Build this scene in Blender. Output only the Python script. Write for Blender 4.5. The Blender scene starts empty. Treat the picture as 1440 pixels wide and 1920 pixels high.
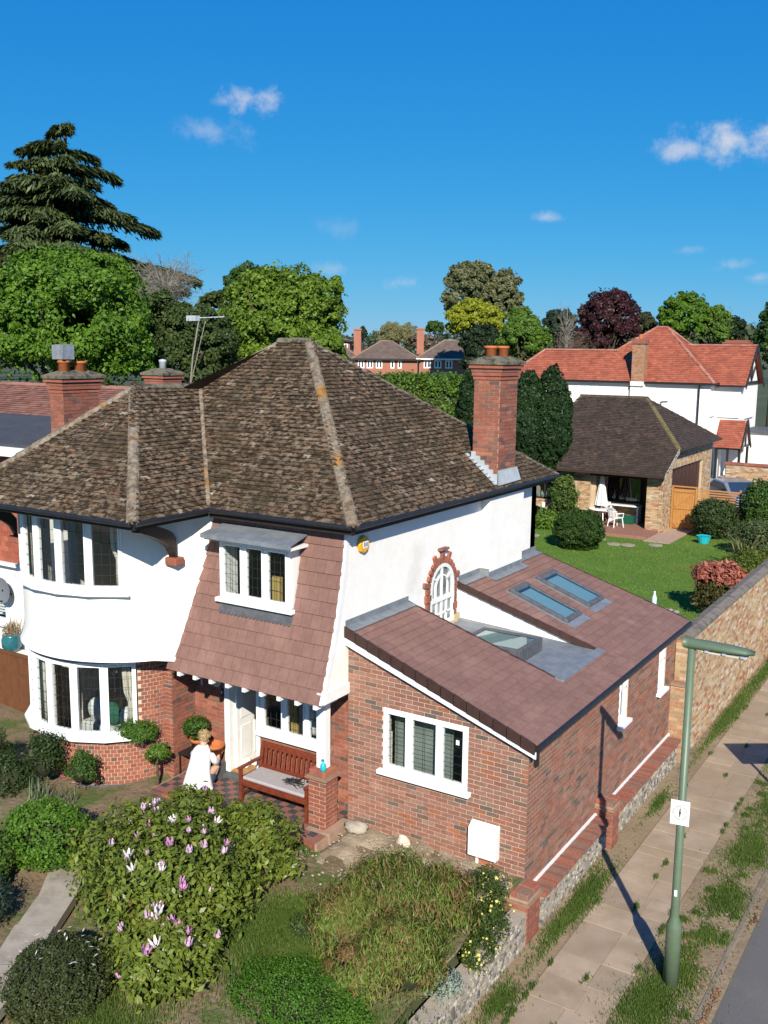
import bpy, math, random
import numpy as np
from mathutils import Vector as V, Matrix
random.seed(7); RNG = np.random.default_rng(11)
S = bpy.context.scene; COL = S.collection
R2D = math.radians
# ---------------------------------------------------------------- camera
FPX, PITCH, ROLL, TH = 1836.8, .1638, .0107, .5639
CAM = V((5.5205, -12.8264, 7.882))
h = V((-math.sin(TH)*math.cos(PITCH), math.cos(TH)*math.cos(PITCH), -math.sin(PITCH)))
rt = V((math.cos(TH), math.sin(TH), 0)); up = rt.cross(h)
CR = math.cos(ROLL)*rt + math.sin(ROLL)*up; CU = -math.sin(ROLL)*rt + math.cos(ROLL)*up
cd = bpy.data.cameras.new('camera'); co = bpy.data.objects.new('camera', cd); COL.objects.link(co)
cd.sensor_fit = 'HORIZONTAL'; cd.sensor_width = 36; cd.lens = 36*FPX/1440; cd.clip_end = 6000; cd.clip_start = .1
co.matrix_world = Matrix(((CR.x, CU.x, -h.x, CAM.x), (CR.y, CU.y, -h.y, CAM.y), (CR.z, CU.z, -h.z, CAM.z), (0, 0, 0, 1)))
S.camera = co
S.render.resolution_x, S.render.resolution_y = 768, 1024
# ---------------------------------------------------------------- light
SUN = V((2.28, -3.31, 2.48)).normalized()
sd = bpy.data.lights.new('sun', 'SUN'); so = bpy.data.objects.new('sun', sd); COL.objects.link(so)
sd.energy = 5.0; sd.angle = R2D(.5); sd.color = (1, .93, .80)
so.rotation_euler = (-SUN).to_track_quat('-Z', 'Y').to_euler(); so.location = (20, -30, 30)
W = bpy.data.worlds.new('World'); S.world = W; W.use_nodes = True
wn, wl = W.node_tree.nodes, W.node_tree.links
bg = wn['Background']; bg.inputs[1].default_value = .1
sky = wn.new('ShaderNodeTexSky'); sky.sky_type = 'NISHITA'; sky.sun_disc = False
sky.sun_elevation = math.asin(SUN.z); sky.sun_rotation = math.atan2(SUN.x, SUN.y)
sky.air_density = 1.0; sky.dust_density = 0; sky.ozone_density = 5; sky.altitude = 300
def clouds():
    tc = wn.new('ShaderNodeTexCoord')
    def math_(op, a, b=None):
        n = wn.new('ShaderNodeMath'); n.operation = op
        for i, x in enumerate((a, b)):
            if x is None: continue
            if isinstance(x, (int, float)): n.inputs[i].default_value = x
            else: wl.new(x, n.inputs[i])
        return n.outputs[0]
    def vm(op, a, b):
        n = wn.new('ShaderNodeVectorMath'); n.operation = op; wl.new(a, n.inputs[0])
        if isinstance(b, (tuple, V)): n.inputs[1].default_value = b
        else: wl.new(b, n.inputs[1])
        return n.outputs['Value' if op in ('DISTANCE', 'DOT_PRODUCT') else 0]
    nz = wn.new('ShaderNodeTexNoise'); nz.inputs['Scale'].default_value = 30; nz.inputs['Detail'].default_value = 8; nz.inputs['Roughness'].default_value = .66
    wl.new(tc.outputs['Generated'], nz.inputs['Vector'])
    v = vm('MULTIPLY', tc.outputs['Generated'], (1, 1, 2.5))       # clouds are about twice as wide as high
    nn = math_('MULTIPLY', math_('SUBTRACT', nz.outputs[0], .5), 3.0)
    def px(x, y): return (h + CR*(x-720)/FPX - CU*(y-960)/FPX).normalized()
    lst = [(px(468, 184), .036, .9), (px(420, 190), .016, .4), (px(392, 248), .038, .36), (px(1385, 262), .062, .95), (px(1290, 280), .036, .75), (px(1430, 250), .042, .9), (px(1022, 408), .018, .5), (px(632, 430), .030, .16), (px(624, 504), .022, .3), (px(755, 530), .027, .55), (px(1292, 468), .014, .3), (px(1378, 496), .022, .45), (px(1425, 520), .018, .4)]
    rg = random.Random(5)
    for k in range(9):
        a = rg.uniform(0, 6.28); e = rg.uniform(.1, .6); d = V((math.cos(a)*math.cos(e), math.sin(a)*math.cos(e), math.sin(e)))
        if d.dot(h) < .7: lst.append((d, rg.uniform(.02, .06), rg.uniform(.3, .9)))
    tot = None
    for d, w_, op in lst:
        x = math_('SUBTRACT', math_('ADD', nn, 1.0), math_('MULTIPLY', vm('DISTANCE', v, (d.x, d.y, d.z*2.5)), 1/w_))
        n = wn.new('ShaderNodeMapRange'); n.interpolation_type = 'SMOOTHSTEP'; n.inputs[1].default_value = 0; n.inputs[2].default_value = 1.25; n.inputs[4].default_value = op
        wl.new(x, n.inputs[0]); tot = n.outputs[0] if tot is None else math_('MAXIMUM', tot, n.outputs[0])
    sp = wn.new('ShaderNodeSeparateColor'); cb = wn.new('ShaderNodeCombineColor'); wl.new(sky.outputs[0], sp.inputs[0])   # deep clear-air grade of the whole sky
    for i, (g_, a_) in enumerate(((1.55, .225), (.66, .382), (.30, .575))):
        wl.new(math_('MULTIPLY', math_('POWER', math_('MULTIPLY', sp.outputs[i], .1), g_), a_*10), cb.inputs[i])
    mx = wn.new('ShaderNodeMix'); mx.data_type = 'RGBA'
    wl.new(tot, mx.inputs[0]); wl.new(cb.outputs[0], mx.inputs[6]); mx.inputs[7].default_value = (4.6, 4.9, 5.6, 1)
    wl.new(mx.outputs[2], bg.inputs[0])
clouds()
S.view_settings.view_transform = 'Standard'; S.view_settings.look = 'None'; S.view_settings.exposure = .5; S.view_settings.gamma = 1
S.view_settings.use_curve_mapping = False
S.render.engine = 'CYCLES'
S.cycles.max_bounces = 4; S.cycles.diffuse_bounces = 2; S.cycles.glossy_bounces = 2; S.cycles.transmission_bounces = 2; S.cycles.transparent_max_bounces = 6
# ---------------------------------------------------------------- materials
MATS = {}
def mat(name, c1, c2=None, sc=8, rough=.8, bump=0, bsc=None, c3=None, sc3=1.2, t3=(.5, .6), metal=0, spec=.3, coat=0, isl=0, c4=None, sc4=.6, t4=(.5, .75), flat=0):
    """two-tone noise colour, optional third tone in patches (c3), noise bump, per-island brightness jitter"""
    if name in MATS: return MATS[name]
    m = bpy.data.materials.new(name); m.use_nodes = True; MATS[name] = m
    n, l = m.node_tree.nodes, m.node_tree.links; b = n['Principled BSDF']
    b.inputs['Roughness'].default_value = rough; b.inputs['Metallic'].default_value = metal; b.inputs['Specular IOR Level'].default_value = spec
    if coat: b.inputs['Coat Weight'].default_value = coat
    g = n.new('ShaderNodeNewGeometry')
    def noise(s, det=5, ro=.6):
        t = n.new('ShaderNodeTexNoise'); t.inputs['Scale'].default_value = s; t.inputs['Detail'].default_value = det; t.inputs['Roughness'].default_value = ro
        if flat and s == sc3:
            vm_ = n.new('ShaderNodeVectorMath'); vm_.operation = 'MULTIPLY'; vm_.inputs[1].default_value = (1, 1, flat); l.new(g.outputs['Position'], vm_.inputs[0]); l.new(vm_.outputs[0], t.inputs['Vector'])
        else: l.new(g.outputs['Position'], t.inputs['Vector'])
        return t.outputs[0]
    def mix(f, a, bb):
        x = n.new('ShaderNodeMix'); x.data_type = 'RGBA'
        if isinstance(f, float): x.inputs[0].default_value = f
        else: l.new(f, x.inputs[0])
        for i, q in ((6, a), (7, bb)):
            if isinstance(q, tuple): x.inputs[i].default_value = (*q, 1)
            else: l.new(q, x.inputs[i])
        return x.outputs[2]
    def rng(v, a, bb, c=0., d=1.):
        x = n.new('ShaderNodeMapRange'); l.new(v, x.inputs[0])
        for i, q in enumerate((a, bb, c, d)): x.inputs[i+1].default_value = q
        return x.outputs[0]
    col = c1
    if c2: col = mix(rng(noise(sc), .35, .65), c1, c2)
    if c3: col = mix(rng(noise(sc3, 6, .65), *t3), col, c3)
    if c4: col = mix(rng(noise(sc4, 4, .6), *t4, 0., .7), col, c4)
    if isl:
        x = n.new('ShaderNodeMix'); x.data_type = 'RGBA'; x.blend_type = 'MULTIPLY'; x.inputs[0].default_value = 1
        cc = n.new('ShaderNodeCombineColor'); r = rng(g.outputs['Random Per Island'], 0, 1, 1-isl, 1+isl)
        for i in range(3): l.new(r, cc.inputs[i])
        if isinstance(col, tuple): x.inputs[6].default_value = (*col, 1)
        else: l.new(col, x.inputs[6])
        l.new(cc.outputs[0], x.inputs[7]); col = x.outputs[2]
    if isinstance(col, tuple): b.inputs['Base Color'].default_value = (*col, 1)
    else: l.new(col, b.inputs['Base Color'])
    if bump:
        bn = n.new('ShaderNodeBump'); bn.inputs['Strength'].default_value = 1; bn.inputs['Distance'].default_value = bump
        l.new(noise(bsc or sc*3, 6), bn.inputs['Height']); l.new(bn.outputs[0], b.inputs['Normal'])
    return m
def leafmat(name, c1, c2, c3=None, trans=.35, sc=.8, rough=.5):
    if name in MATS: return MATS[name]
    m = bpy.data.materials.new(name); m.use_nodes = True; MATS[name] = m
    n, l = m.node_tree.nodes, m.node_tree.links; b = n['Principled BSDF']
    b.inputs['Roughness'].default_value = rough; b.inputs['Specular IOR Level'].default_value = .25
    g = n.new('ShaderNodeNewGeometry')
    cr = n.new('ShaderNodeValToRGB'); e = cr.color_ramp.elements
    e[0].color = (*c1, 1); e[1].color = (*c2, 1)
    if c3: x = e.new(.93); x.color = (*c2, 1); e[-1].color = (*c3, 1)
    t = n.new('ShaderNodeTexNoise'); t.inputs['Scale'].default_value = sc; t.inputs['Detail'].default_value = 3; l.new(g.outputs['Position'], t.inputs['Vector'])
    ad = n.new('ShaderNodeMath'); ad.operation = 'MULTIPLY_ADD'; l.new(g.outputs['Random Per Island'], ad.inputs[0]); ad.inputs[1].default_value = .75
    a2 = n.new('ShaderNodeMath'); a2.operation = 'MULTIPLY_ADD'; l.new(t.outputs[0], a2.inputs[0]); a2.inputs[1].default_value = 1.1; a2.inputs[2].default_value = -.4
    l.new(a2.outputs[0], ad.inputs[2]); l.new(ad.outputs[0], cr.inputs[0]); l.new(cr.outputs[0], b.inputs['Base Color'])
    tr = n.new('ShaderNodeBsdfTranslucent'); mx = n.new('ShaderNodeMixShader'); mx.inputs[0].default_value = trans
    l.new(cr.outputs[0], tr.inputs[0]); l.new(b.outputs[0], mx.inputs[1]); l.new(tr.outputs[0], mx.inputs[2])
    l.new(mx.outputs[0], n['Material Output'].inputs[0])
    return m
def glassmat(name, tint=(.8, .85, .85), refl=.08):
    m = bpy.data.materials.new(name); m.use_nodes = True; MATS[name] = m
    n, l = m.node_tree.nodes, m.node_tree.links; n.remove(n['Principled BSDF'])
    t = n.new('ShaderNodeBsdfTransparent'); t.inputs[0].default_value = (*tint, 1)
    gl = n.new('ShaderNodeBsdfGlossy'); gl.inputs['Roughness'].default_value = .02
    fr = n.new('ShaderNodeLayerWeight'); fr.inputs[0].default_value = .5; pw = n.new('ShaderNodeMath'); pw.operation = 'POWER'; pw.inputs[1].default_value = 5; l.new(fr.outputs['Facing'], pw.inputs[0])
    a = n.new('ShaderNodeMath'); a.operation = 'MULTIPLY_ADD'; a.inputs[1].default_value = .9; a.inputs[2].default_value = .04+refl; l.new(pw.outputs[0], a.inputs[0])
    mx = n.new('ShaderNodeMixShader'); l.new(a.outputs[0], mx.inputs[0]); l.new(t.outputs[0], mx.inputs[1]); l.new(gl.outputs[0], mx.inputs[2])
    l.new(mx.outputs[0], n['Material Output'].inputs[0]); return m
RENDER = mat('white_render', (.84, .82, .77), (.80, .78, .73), sc=3, rough=.9, bump=.006, bsc=45, c3=(.64, .61, .54), sc3=.8, t3=(.56, .82), c4=(.72, .68, .60), sc4=2.6, t4=(.56, .8))
UPVC = mat('white_upvc', (.82, .83, .84), rough=.35, spec=.5)
WPAINT = mat('white_paint', (.80, .80, .79), (.74, .74, .72), sc=6, rough=.5)
GLASS = glassmat('window_glass', (.86, .9, .9), .05)
SKYGLASS = glassmat('rooflight_glass', (.50, .66, .70), .14)
LEADCAME = mat('lead_came', (.03, .033, .035), rough=.6)
LEAD = mat('lead_sheet', (.17, .19, .21), (.24, .26, .28), sc=5, rough=.55, bump=.004, bsc=20, metal=.2)
LEADD = mat('lead_dark', (.07, .075, .085), (.11, .115, .125), sc=9, rough=.6, bump=.003)
LEADL = mat('lead_bright', (.42, .46, .49), (.34, .38, .40), sc=5, rough=.5)
MORTAR = mat('mortar_pale', (.64, .48, .37), (.57, .42, .32), sc=5, rough=.95, bump=.003, bsc=60)
MORTARO = mat('mortar_old', (.40, .27, .19), (.30, .2, .15), sc=4, rough=.95, bump=.003, bsc=60)
MORTARY = mat('mortar_sand', (.50, .40, .27), (.43, .33, .22), sc=4, rough=.95, bump=.003, bsc=60)
def brickset(pre, cols, spread=.25, b=.004):
    return [mat(f'{pre}_{i}', c, tuple(x*(1-spread) for x in c), sc=22, rough=.9, bump=b, bsc=90, c3=tuple(min(.6, x*1.15+.03) for x in c), sc3=2.1, t3=(.55, .8), isl=.14) for i, c in enumerate(cols)]
BR_NEW = brickset('new_red_brick', [(.305, .143, .10), (.285, .15, .108), (.32, .162, .117), (.26, .125, .09), (.29, .172, .126), (.35, .132, .072), (.19, .13, .097), (.14, .115, .092)])
BW_NEW = [.21, .19, .18, .13, .13, .05, .075, .035]
BR_OLD = brickset('old_red_brick', [(.32, .11, .07), (.29, .10, .065), (.26, .105, .075), (.35, .135, .085), (.15, .085, .07), (.21, .115, .085)])
BW_OLD = [.25, .25, .2, .15, .07, .08]
BR_STK = brickset('stock_brick', [(.50, .36, .21), (.46, .31, .18), (.54, .41, .27), (.42, .22, .12), (.36, .24, .15), (.40, .16, .09), (.58, .50, .40)])
BW_STK = [.28, .22, .2, .1, .08, .05, .07]
T_OLD = [mat(f'old_roof_tile_{i}', c, tuple(x*.72 for x in c), sc=14, rough=.95, bump=.014, bsc=34, c3=(.036, .023, .012), sc3=8.5, t3=(.455, .54), isl=.25, c4=(.05, .036, .018), sc4=.85, t4=(.48, .68), flat=2.2) for i, c in enumerate([(.205, .145, .092), (.18, .125, .078), (.24, .18, .122), (.195, .115, .068), (.155, .12, .08), (.36, .305, .225)])]
TW_OLD = [.29, .27, .17, .14, .11, .02]
T_NEW = [mat(f'brown_concrete_tile_{i}', c, tuple(x*.85 for x in c), sc=10, rough=.85, bump=.002, bsc=80, c3=tuple(min(1, x*1.25+.01) for x in c), sc3=1.5, t3=(.5, .8), isl=.035) for i, c in enumerate([(.222, .122, .099), (.21, .115, .094), (.234, .13, .105)])]
TW_NEW = [.4, .3, .3]
T_RED = [mat(f'red_clay_tile_{i}', c, tuple(x*.8 for x in c), sc=6, rough=.85, bump=.004, bsc=30, c3=tuple(x*.6 for x in c), sc3=.5, t3=(.5, .75), isl=.15) for i, c in enumerate([(.36, .105, .062), (.33, .095, .06), (.38, .12, .07)])]
T_DARK = [mat(f'dark_garage_tile_{i}', c, tuple(x*.7 for x in c), sc=8, rough=.95, bump=.008, bsc=30, c3=(.035, .028, .022), sc3=2, t3=(.45, .7), isl=.25) for i, c in enumerate([(.075, .05, .04), (.062, .045, .038), (.09, .06, .045)])]
T_GREY = [mat(f'grey_brown_tile_{i}', c, tuple(x*.8 for x in c), sc=1, rough=.9) for i, c in enumerate([(.15, .11, .09), (.17, .13, .11)])]
VERGE = mat('verge_brown', (.045, .022, .018), (.055, .03, .025), sc=9, rough=.6)
BLACK = mat('black_plastic', (.014, .014, .015), (.02, .02, .022), rough=.4, spec=.5)
DARKWOOD = mat('dark_stained_timber', (.022, .016, .014), (.03, .022, .018), sc=9, rough=.6)
SOFFIT = mat('dark_soffit', (.02, .013, .011), rough=.7)
LICHEN = mat('lichen_ridge', (.17, .115, .07), (.27, .245, .19), sc=11, rough=.95, bump=.03, bsc=30, c3=(.33, .16, .04), sc3=1.9, t3=(.56, .64), isl=.25, c4=(.055, .042, .028), sc4=7, t4=(.50, .64))
LICHENG = mat('mossy_cement', (.12, .105, .075), (.19, .17, .125), sc=12, rough=1, bump=.02, bsc=25, c3=(.04, .04, .025), sc3=5, t3=(.48, .62))
TERRA = mat('terracotta', (.48, .15, .05), (.40, .12, .045), sc=9, rough=.8)
REDTIMBER = mat('varnished_bench', (.20, .045, .018), (.13, .028, .012), sc=14, rough=.4, spec=.5)
OAK = mat('oak_floor', (.40, .20, .07), (.34, .16, .05), sc=6, rough=.35)
CUSHION = mat('grey_cushion', (.40, .37, .37), (.36, .33, .33), sc=12, rough=.95)
GREENP = mat('green_lamp_paint', (.095, .14, .085), (.11, .155, .10), sc=7, rough=.45, spec=.5)
SOIL = mat('bare_soil', (.20, .145, .09), (.26, .195, .125), sc=2.5, rough=1, bump=.03, bsc=14, c3=(.12, .085, .055), sc3=1.3, t3=(.5, .75))
SAND = mat('builders_sand', (.38, .31, .21), (.30, .24, .16), sc=4, rough=1, bump=.03, bsc=14, c3=(.20, .15, .10), sc3=1.6, t3=(.5, .7))
GRASS = mat('grass_sheet', (.085, .17, .02), (.11, .20, .026), sc=1.2, rough=1, bump=.03, bsc=40, c3=(.15, .20, .03), sc3=.35, t3=(.52, .7))
FIELD = mat('far_ground', (.05, .075, .03), (.08, .09, .045), sc=.05, rough=1)
VERGEG = mat('worn_verge', (.30, .225, .135), (.24, .175, .105), sc=1.6, rough=1, bump=.02, bsc=18, c3=(.16, .12, .08), sc3=.9, t3=(.52, .7))
ASPH = mat('asphalt', (.115, .11, .105), (.15, .145, .135), sc=40, rough=.9, bump=.005, bsc=120, c3=(.19, .165, .135), sc3=.9, t3=(.5, .8))
SLABS = [mat(f'paving_slab_{i}', c, tuple(x*.86 for x in c), sc=3, rough=.9, bump=.004, bsc=60, c3=tuple(x*.66 for x in c), sc3=1.7, t3=(.46, .72), c4=(.30, .225, .14), sc4=.9, t4=(.45, .62)) for i, c in enumerate([(.42, .315, .215), (.395, .295, .20), (.43, .33, .23), (.36, .275, .195)])]
CONC = mat('pale_concrete', (.36, .32, .26), (.29, .25, .2), sc=3, rough=.95, bump=.006, bsc=40, c3=(.22, .19, .15), sc3=1.5, t3=(.5, .7))
COPE = mat('weathered_coping', (.22, .19, .155), (.16, .14, .115), sc=6, rough=1, bump=.012, bsc=30, c3=(.09, .085, .07), sc3=3, t3=(.5, .65))
FLINTS = [mat(f'flint_{i}', c, tuple(x*.6 for x in c), sc=16, rough=.7, bump=.01, bsc=40, c3=(.40, .35, .28), sc3=9, t3=(.52, .66)) for i, c in enumerate([(.20, .19, .17), (.34, .30, .25), (.12, .115, .11), (.44, .40, .34), (.28, .22, .16)])]
PERSONSHIRT = mat('white_cotton', (.74, .74, .74), (.68, .69, .70), sc=7, rough=.9, bump=.03, bsc=9)
CURTAIN = mat('cream_curtain', (.66, .62, .52), (.55, .5, .42), sc=3, rough=.95)
ROOMD = mat('room_wall', (.30, .27, .22), rough=.9)
ROOML = mat('pale_room_wall', (.62, .66, .62), rough=.9)
ORANGEWOOD = mat('new_timber', (.45, .22, .065), (.38, .175, .05), sc=9, rough=.7, bump=.003, bsc=50)
FENCEWOOD = mat('brown_fence', (.115, .045, .018), (.15, .06, .024), sc=7, rough=.8, bump=.004, bsc=40)
BARK = mat('bark', (.10, .075, .055), (.07, .052, .04), sc=8, rough=1, bump=.02, bsc=30)
PALEBARK = mat('pale_twigs', (.26, .235, .20), (.20, .18, .15), sc=8, rough=1)
# ---------------------------------------------------------------- helpers
def tag(o, label=None, cat=None, group=None, kind=None):
    for k, x in (('label', label), ('category', cat), ('group', group), ('kind', kind)):
        if x: o[k] = x
    return o
def thing(name, label, cat, loc=(0, 0, 0), rotz=0, group=None, world=True):
    o = bpy.data.objects.new(name, None); COL.objects.link(o); o.empty_display_size = .1
    o.location = loc; o.rotation_euler = (0, 0, rotz); tag(o, label, cat, group)
    if world: o['_w'] = 1
    return o
def link(name, me, parent=None, kind=None, mw=None):
    o = bpy.data.objects.new(name, me); COL.objects.link(o)
    if parent is not None:
        o.parent = parent
        if parent.get('_w'): o.matrix_parent_inverse = Matrix.Translation(-V(parent.location))
    if mw is not None: o.matrix_basis = mw
    if kind: o['kind'] = kind
    return o
class MB:
    def __init__(s): s.v = []; s.f = []; s.m = []
    def add(s, vs, fs, mi=0):
        k = len(s.v); s.v += [tuple(x) for x in vs]; s.f += [tuple(i+k for i in f) for f in fs]; s.m += [mi]*len(fs); return s
    def poly(s, *pts, mi=0): return s.add(pts, [tuple(range(len(pts)))], mi)
    def box(s, lo, hi, mi=0):
        (a, b, c), (d, e, f) = lo, hi
        return s.add([(a, b, c), (d, b, c), (d, e, c), (a, e, c), (a, b, f), (d, b, f), (d, e, f), (a, e, f)], [(0, 3, 2, 1), (4, 5, 6, 7), (0, 1, 5, 4), (1, 2, 6, 5), (2, 3, 7, 6), (3, 0, 4, 7)], mi)
    def obox(s, c, x, y, z, mi=0):
        c, x, y, z = V(c), V(x), V(y), V(z)
        vs = [c+i*x+j*y+k*z for k in (-1, 1) for i, j in ((-1, -1), (1, -1), (1, 1), (-1, 1))]
        return s.add(vs, [(0, 3, 2, 1), (4, 5, 6, 7), (0, 1, 5, 4), (1, 2, 6, 5), (2, 3, 7, 6), (3, 0, 4, 7)], mi)
    def bar(s, p, q, w, t, up=(0, 0, 1), mi=0):
        p, q = V(p), V(q); d = (q-p); L = d.length; d /= L; u = V(up)
        if abs(d.dot(u)) > .98: u = V((0, 1, 0))
        x = d.cross(u).normalized(); z = x.cross(d)
        return s.obox((p+q)/2, d*L/2, x*w/2, z*t/2, mi)
    def prism(s, pts, d, mi=0):
        n = len(pts); d = V(d); a = [V(p) for p in pts]; vs = a+[p+d for p in a]
        return s.add(vs, [tuple(range(n))[::-1], tuple(range(n, 2*n))]+[(i, (i+1) % n, n+(i+1) % n, n+i) for i in range(n)], mi)
    def tube(s, pts, r, n=8, mi=0, cap=True):
        pts = [V(p) for p in pts]; rs = r if isinstance(r, (list, tuple)) else [r]*len(pts); k = len(s.v); vs = []; fs = []
        x0 = None
        for i, p in enumerate(pts):
            d = (pts[min(i+1, len(pts)-1)]-pts[max(i-1, 0)]).normalized()
            x = d.orthogonal().normalized() if x0 is None else (x0-d*x0.dot(d)).normalized()
            x0 = x; y = d.cross(x)
            vs += [p+rs[i]*(math.cos(2*math.pi*j/n)*x+math.sin(2*math.pi*j/n)*y) for j in range(n)]
        for i in range(len(pts)-1):
            fs += [(i*n+j, i*n+(j+1) % n, (i+1)*n+(j+1) % n, (i+1)*n+j) for j in range(n)]
        if cap: fs += [tuple(range(n))[::-1], tuple(range((len(pts)-1)*n, len(pts)*n))]
        return s.add(vs, fs, mi)
    def lathe(s, prof, c=(0, 0, 0), n=16, mi=0):
        return s.tube([V(c)+V((0, 0, z)) for r, z in prof], [max(r, 1e-4) for r, z in prof], n, mi) if False else s._lathe(prof, c, n, mi)
    def _lathe(s, prof, c, n, mi):
        vs = []; fs = []; c = V(c)
        for r, z in prof: vs += [c+V((r*math.cos(2*math.pi*j/n), r*math.sin(2*math.pi*j/n), z)) for j in range(n)]
        for i in range(len(prof)-1): fs += [(i*n+j, i*n+(j+1) % n, (i+1)*n+(j+1) % n, (i+1)*n+j) for j in range(n)]
        fs += [tuple(range(n))[::-1], tuple(range((len(prof)-1)*n, len(prof)*n))]
        return s.add(vs, fs, mi)
    def ball(s, c, r, n=12, k=8, mi=0, jit=0):
        r = (r, r, r) if not isinstance(r, (tuple, list)) else r; vs = []; fs = []
        for i in range(k+1):
            t = math.pi*i/k
            for j in range(n):
                a = 2*math.pi*j/n; q = 1+random.uniform(-jit, jit)
                vs.append((c[0]+r[0]*q*math.sin(t)*math.cos(a), c[1]+r[1]*q*math.sin(t)*math.sin(a), c[2]-r[2]*q*math.cos(t)))
        for i in range(k): fs += [(i*n+j, i*n+(j+1) % n, (i+1)*n+(j+1) % n, (i+1)*n+j) for j in range(n)]
        return s.add(vs, fs, mi)
    def build(s, name, mats, parent=None, smooth=False, kind=None, label=None):
        me = bpy.data.meshes.new(name); me.from_pydata(s.v, [], s.f)
        mats = mats if isinstance(mats, (list, tuple)) else [mats]
        for x in mats: me.materials.append(x)
        if len(mats) > 1: me.polygons.foreach_set('material_index', s.m)
        if smooth: me.polygons.foreach_set('use_smooth', [True]*len(me.polygons))
        me.update(); o = link(name, me, parent, kind)
        if label: o['label'] = label
        return o
def bevel(o, w=.01, seg=2):
    b = o.modifiers.new('bevel', 'BEVEL'); b.width = w; b.segments = seg; b.limit_method = 'ANGLE'; return o
def pick(ws):
    x = random.random()*sum(ws)
    for i, a in enumerate(ws):
        x -= a
        if x <= 0: return i
    return len(ws)-1
def clip(poly, planes):
    """2-D Sutherland-Hodgman, planes (a,b,c): keep a*x+b*y<=c"""
    for a, b, c in planes:
        out = []
        for i in range(len(poly)):
            p, q = poly[i], poly[(i+1) % len(poly)]; dp = a*p[0]+b*p[1]-c; dq = a*q[0]+b*q[1]-c
            if dp <= 0: out.append(p)
            if (dp < 0 < dq) or (dq < 0 < dp):
                t = dp/(dp-dq); out.append((p[0]+t*(q[0]-p[0]), p[1]+t*(q[1]-p[1])))
        poly = out
        if len(poly) < 3: return []
    return poly
class Pieces:
    """collects bricks / tiles: the ones nearest the camera become objects, the rest one joined part"""
    def __init__(s, name, mats, parent, keep, stuffname, depth=.012):
        s.name, s.mats, s.parent, s.keep, s.stuff = name, mats, parent, keep, stuffname; s.full = []; s.mb = MB(); s.meshes = {}
    def piece(s, M, size, mi, tilt=0):   # full box piece, M: matrix with origin at centre of the back face, size (sx,sy,sz) local
        s.full.append((M, size, mi))
    def flush(s):
        s.full.sort(key=lambda q: (q[0].translation-CAM).length)
        for i, (M, size, mi) in enumerate(s.full):
            if i < s.keep:
                k = (tuple(round(x, 4) for x in size), mi)
                if k not in s.meshes:
                    b = MB(); x, y, z = size; c = min(.006, z*.45, x*.1)
                    vs = [(-x/2, -y/2, 0), (x/2, -y/2, 0), (x/2, y/2, 0), (-x/2, y/2, 0), (-x/2+c*.5, -y/2+c*.5, z), (x/2-c*.5, -y/2+c*.5, z), (x/2-c*.5, y/2-c*.5, z), (-x/2+c*.5, y/2-c*.5, z)]
                    b.add(vs, [(4, 5, 6, 7), (0, 1, 5, 4), (1, 2, 6, 5), (2, 3, 7, 6), (3, 0, 4, 7), (3, 2, 1, 0)])
                    me = bpy.data.meshes.new(s.name); me.from_pydata(b.v, [], b.f); me.materials.append(s.mats[mi]); s.meshes[k] = me
                link(s.name, s.meshes[k], s.parent, None, M)
            else:
                x, y, z = size; X, Y, Z = (M.col[j].to_3d() for j in range(3)); c = M.translation
                s.mb.obox(c+Z*z/2, X*x/2, Y*y/2, Z*z/2, mi)
        if s.mb.v: s.mb.build(s.stuff, s.mats, s.parent, kind='stuff')
def frame3(o, X, Y):
    X = V(X).normalized(); Y = V(Y); Y = (Y-X*X.dot(Y)).normalized(); Z = X.cross(Y); o = V(o)
    return Matrix(((X.x, Y.x, Z.x, o.x), (X.y, Y.y, Z.y, o.y), (X.z, Y.z, Z.z, o.z), (0, 0, 0, 1)))
def bricks(pc, o, U, w, h0, planes=(), holes=(), bl=.215, bh=.065, j=.010, d=.012, weights=None, head=False, hfun=None, jitter=.0015):
    """stretcher bond on plane o + u*U + z; out normal = U x Z. holes: (u0,u1,z0,z1)."""
    o, U = V(o), V(U).normalized(); Zv = V((0, 0, 1)); N = U.cross(Zv)
    L = bl+j; H = bh+j; nr = int(h0/H)+1
    for r in range(nr):
        z0 = r*H; off = -(L/2) if r % 2 else 0
        k = 0; u = off
        while u < w:
            segs = [(max(u, 0), min(u+bl, w))]
            for (a, b, c, e) in holes:
                if z0+bh*.5 > c and z0+bh*.5 < e:
                    ns = []
                    for p, q in segs:
                        if q <= a or p >= b: ns.append((p, q))
                        else:
                            if p < a: ns.append((p, a))
                            if q > b: ns.append((b, q))
                    segs = ns
            for p, q in segs:
                if q-p < .03: continue
                mi = pick(weights); z1 = min(z0+bh, h0)
                if z1-z0 < .02: continue
                rect = [(p, z0), (q, z0), (q, z1), (p, z1)]; cl = clip(rect, planes) if planes else rect
                if len(cl) < 3: continue
                dd = d+random.uniform(-jitter, jitter)
                if cl == rect and abs(z1-z0-bh) < 1e-6:
                    ww = round(q-p, 3); c = o+U*(p+q)/2+Zv*(z0+z1)/2
                    pc.piece(frame3(c, U, Zv), (ww, bh, dd), mi)
                else:
                    pc.mb.prism([o+U*x+Zv*y for x, y in cl], N*dd, mi)
            u += L
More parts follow.
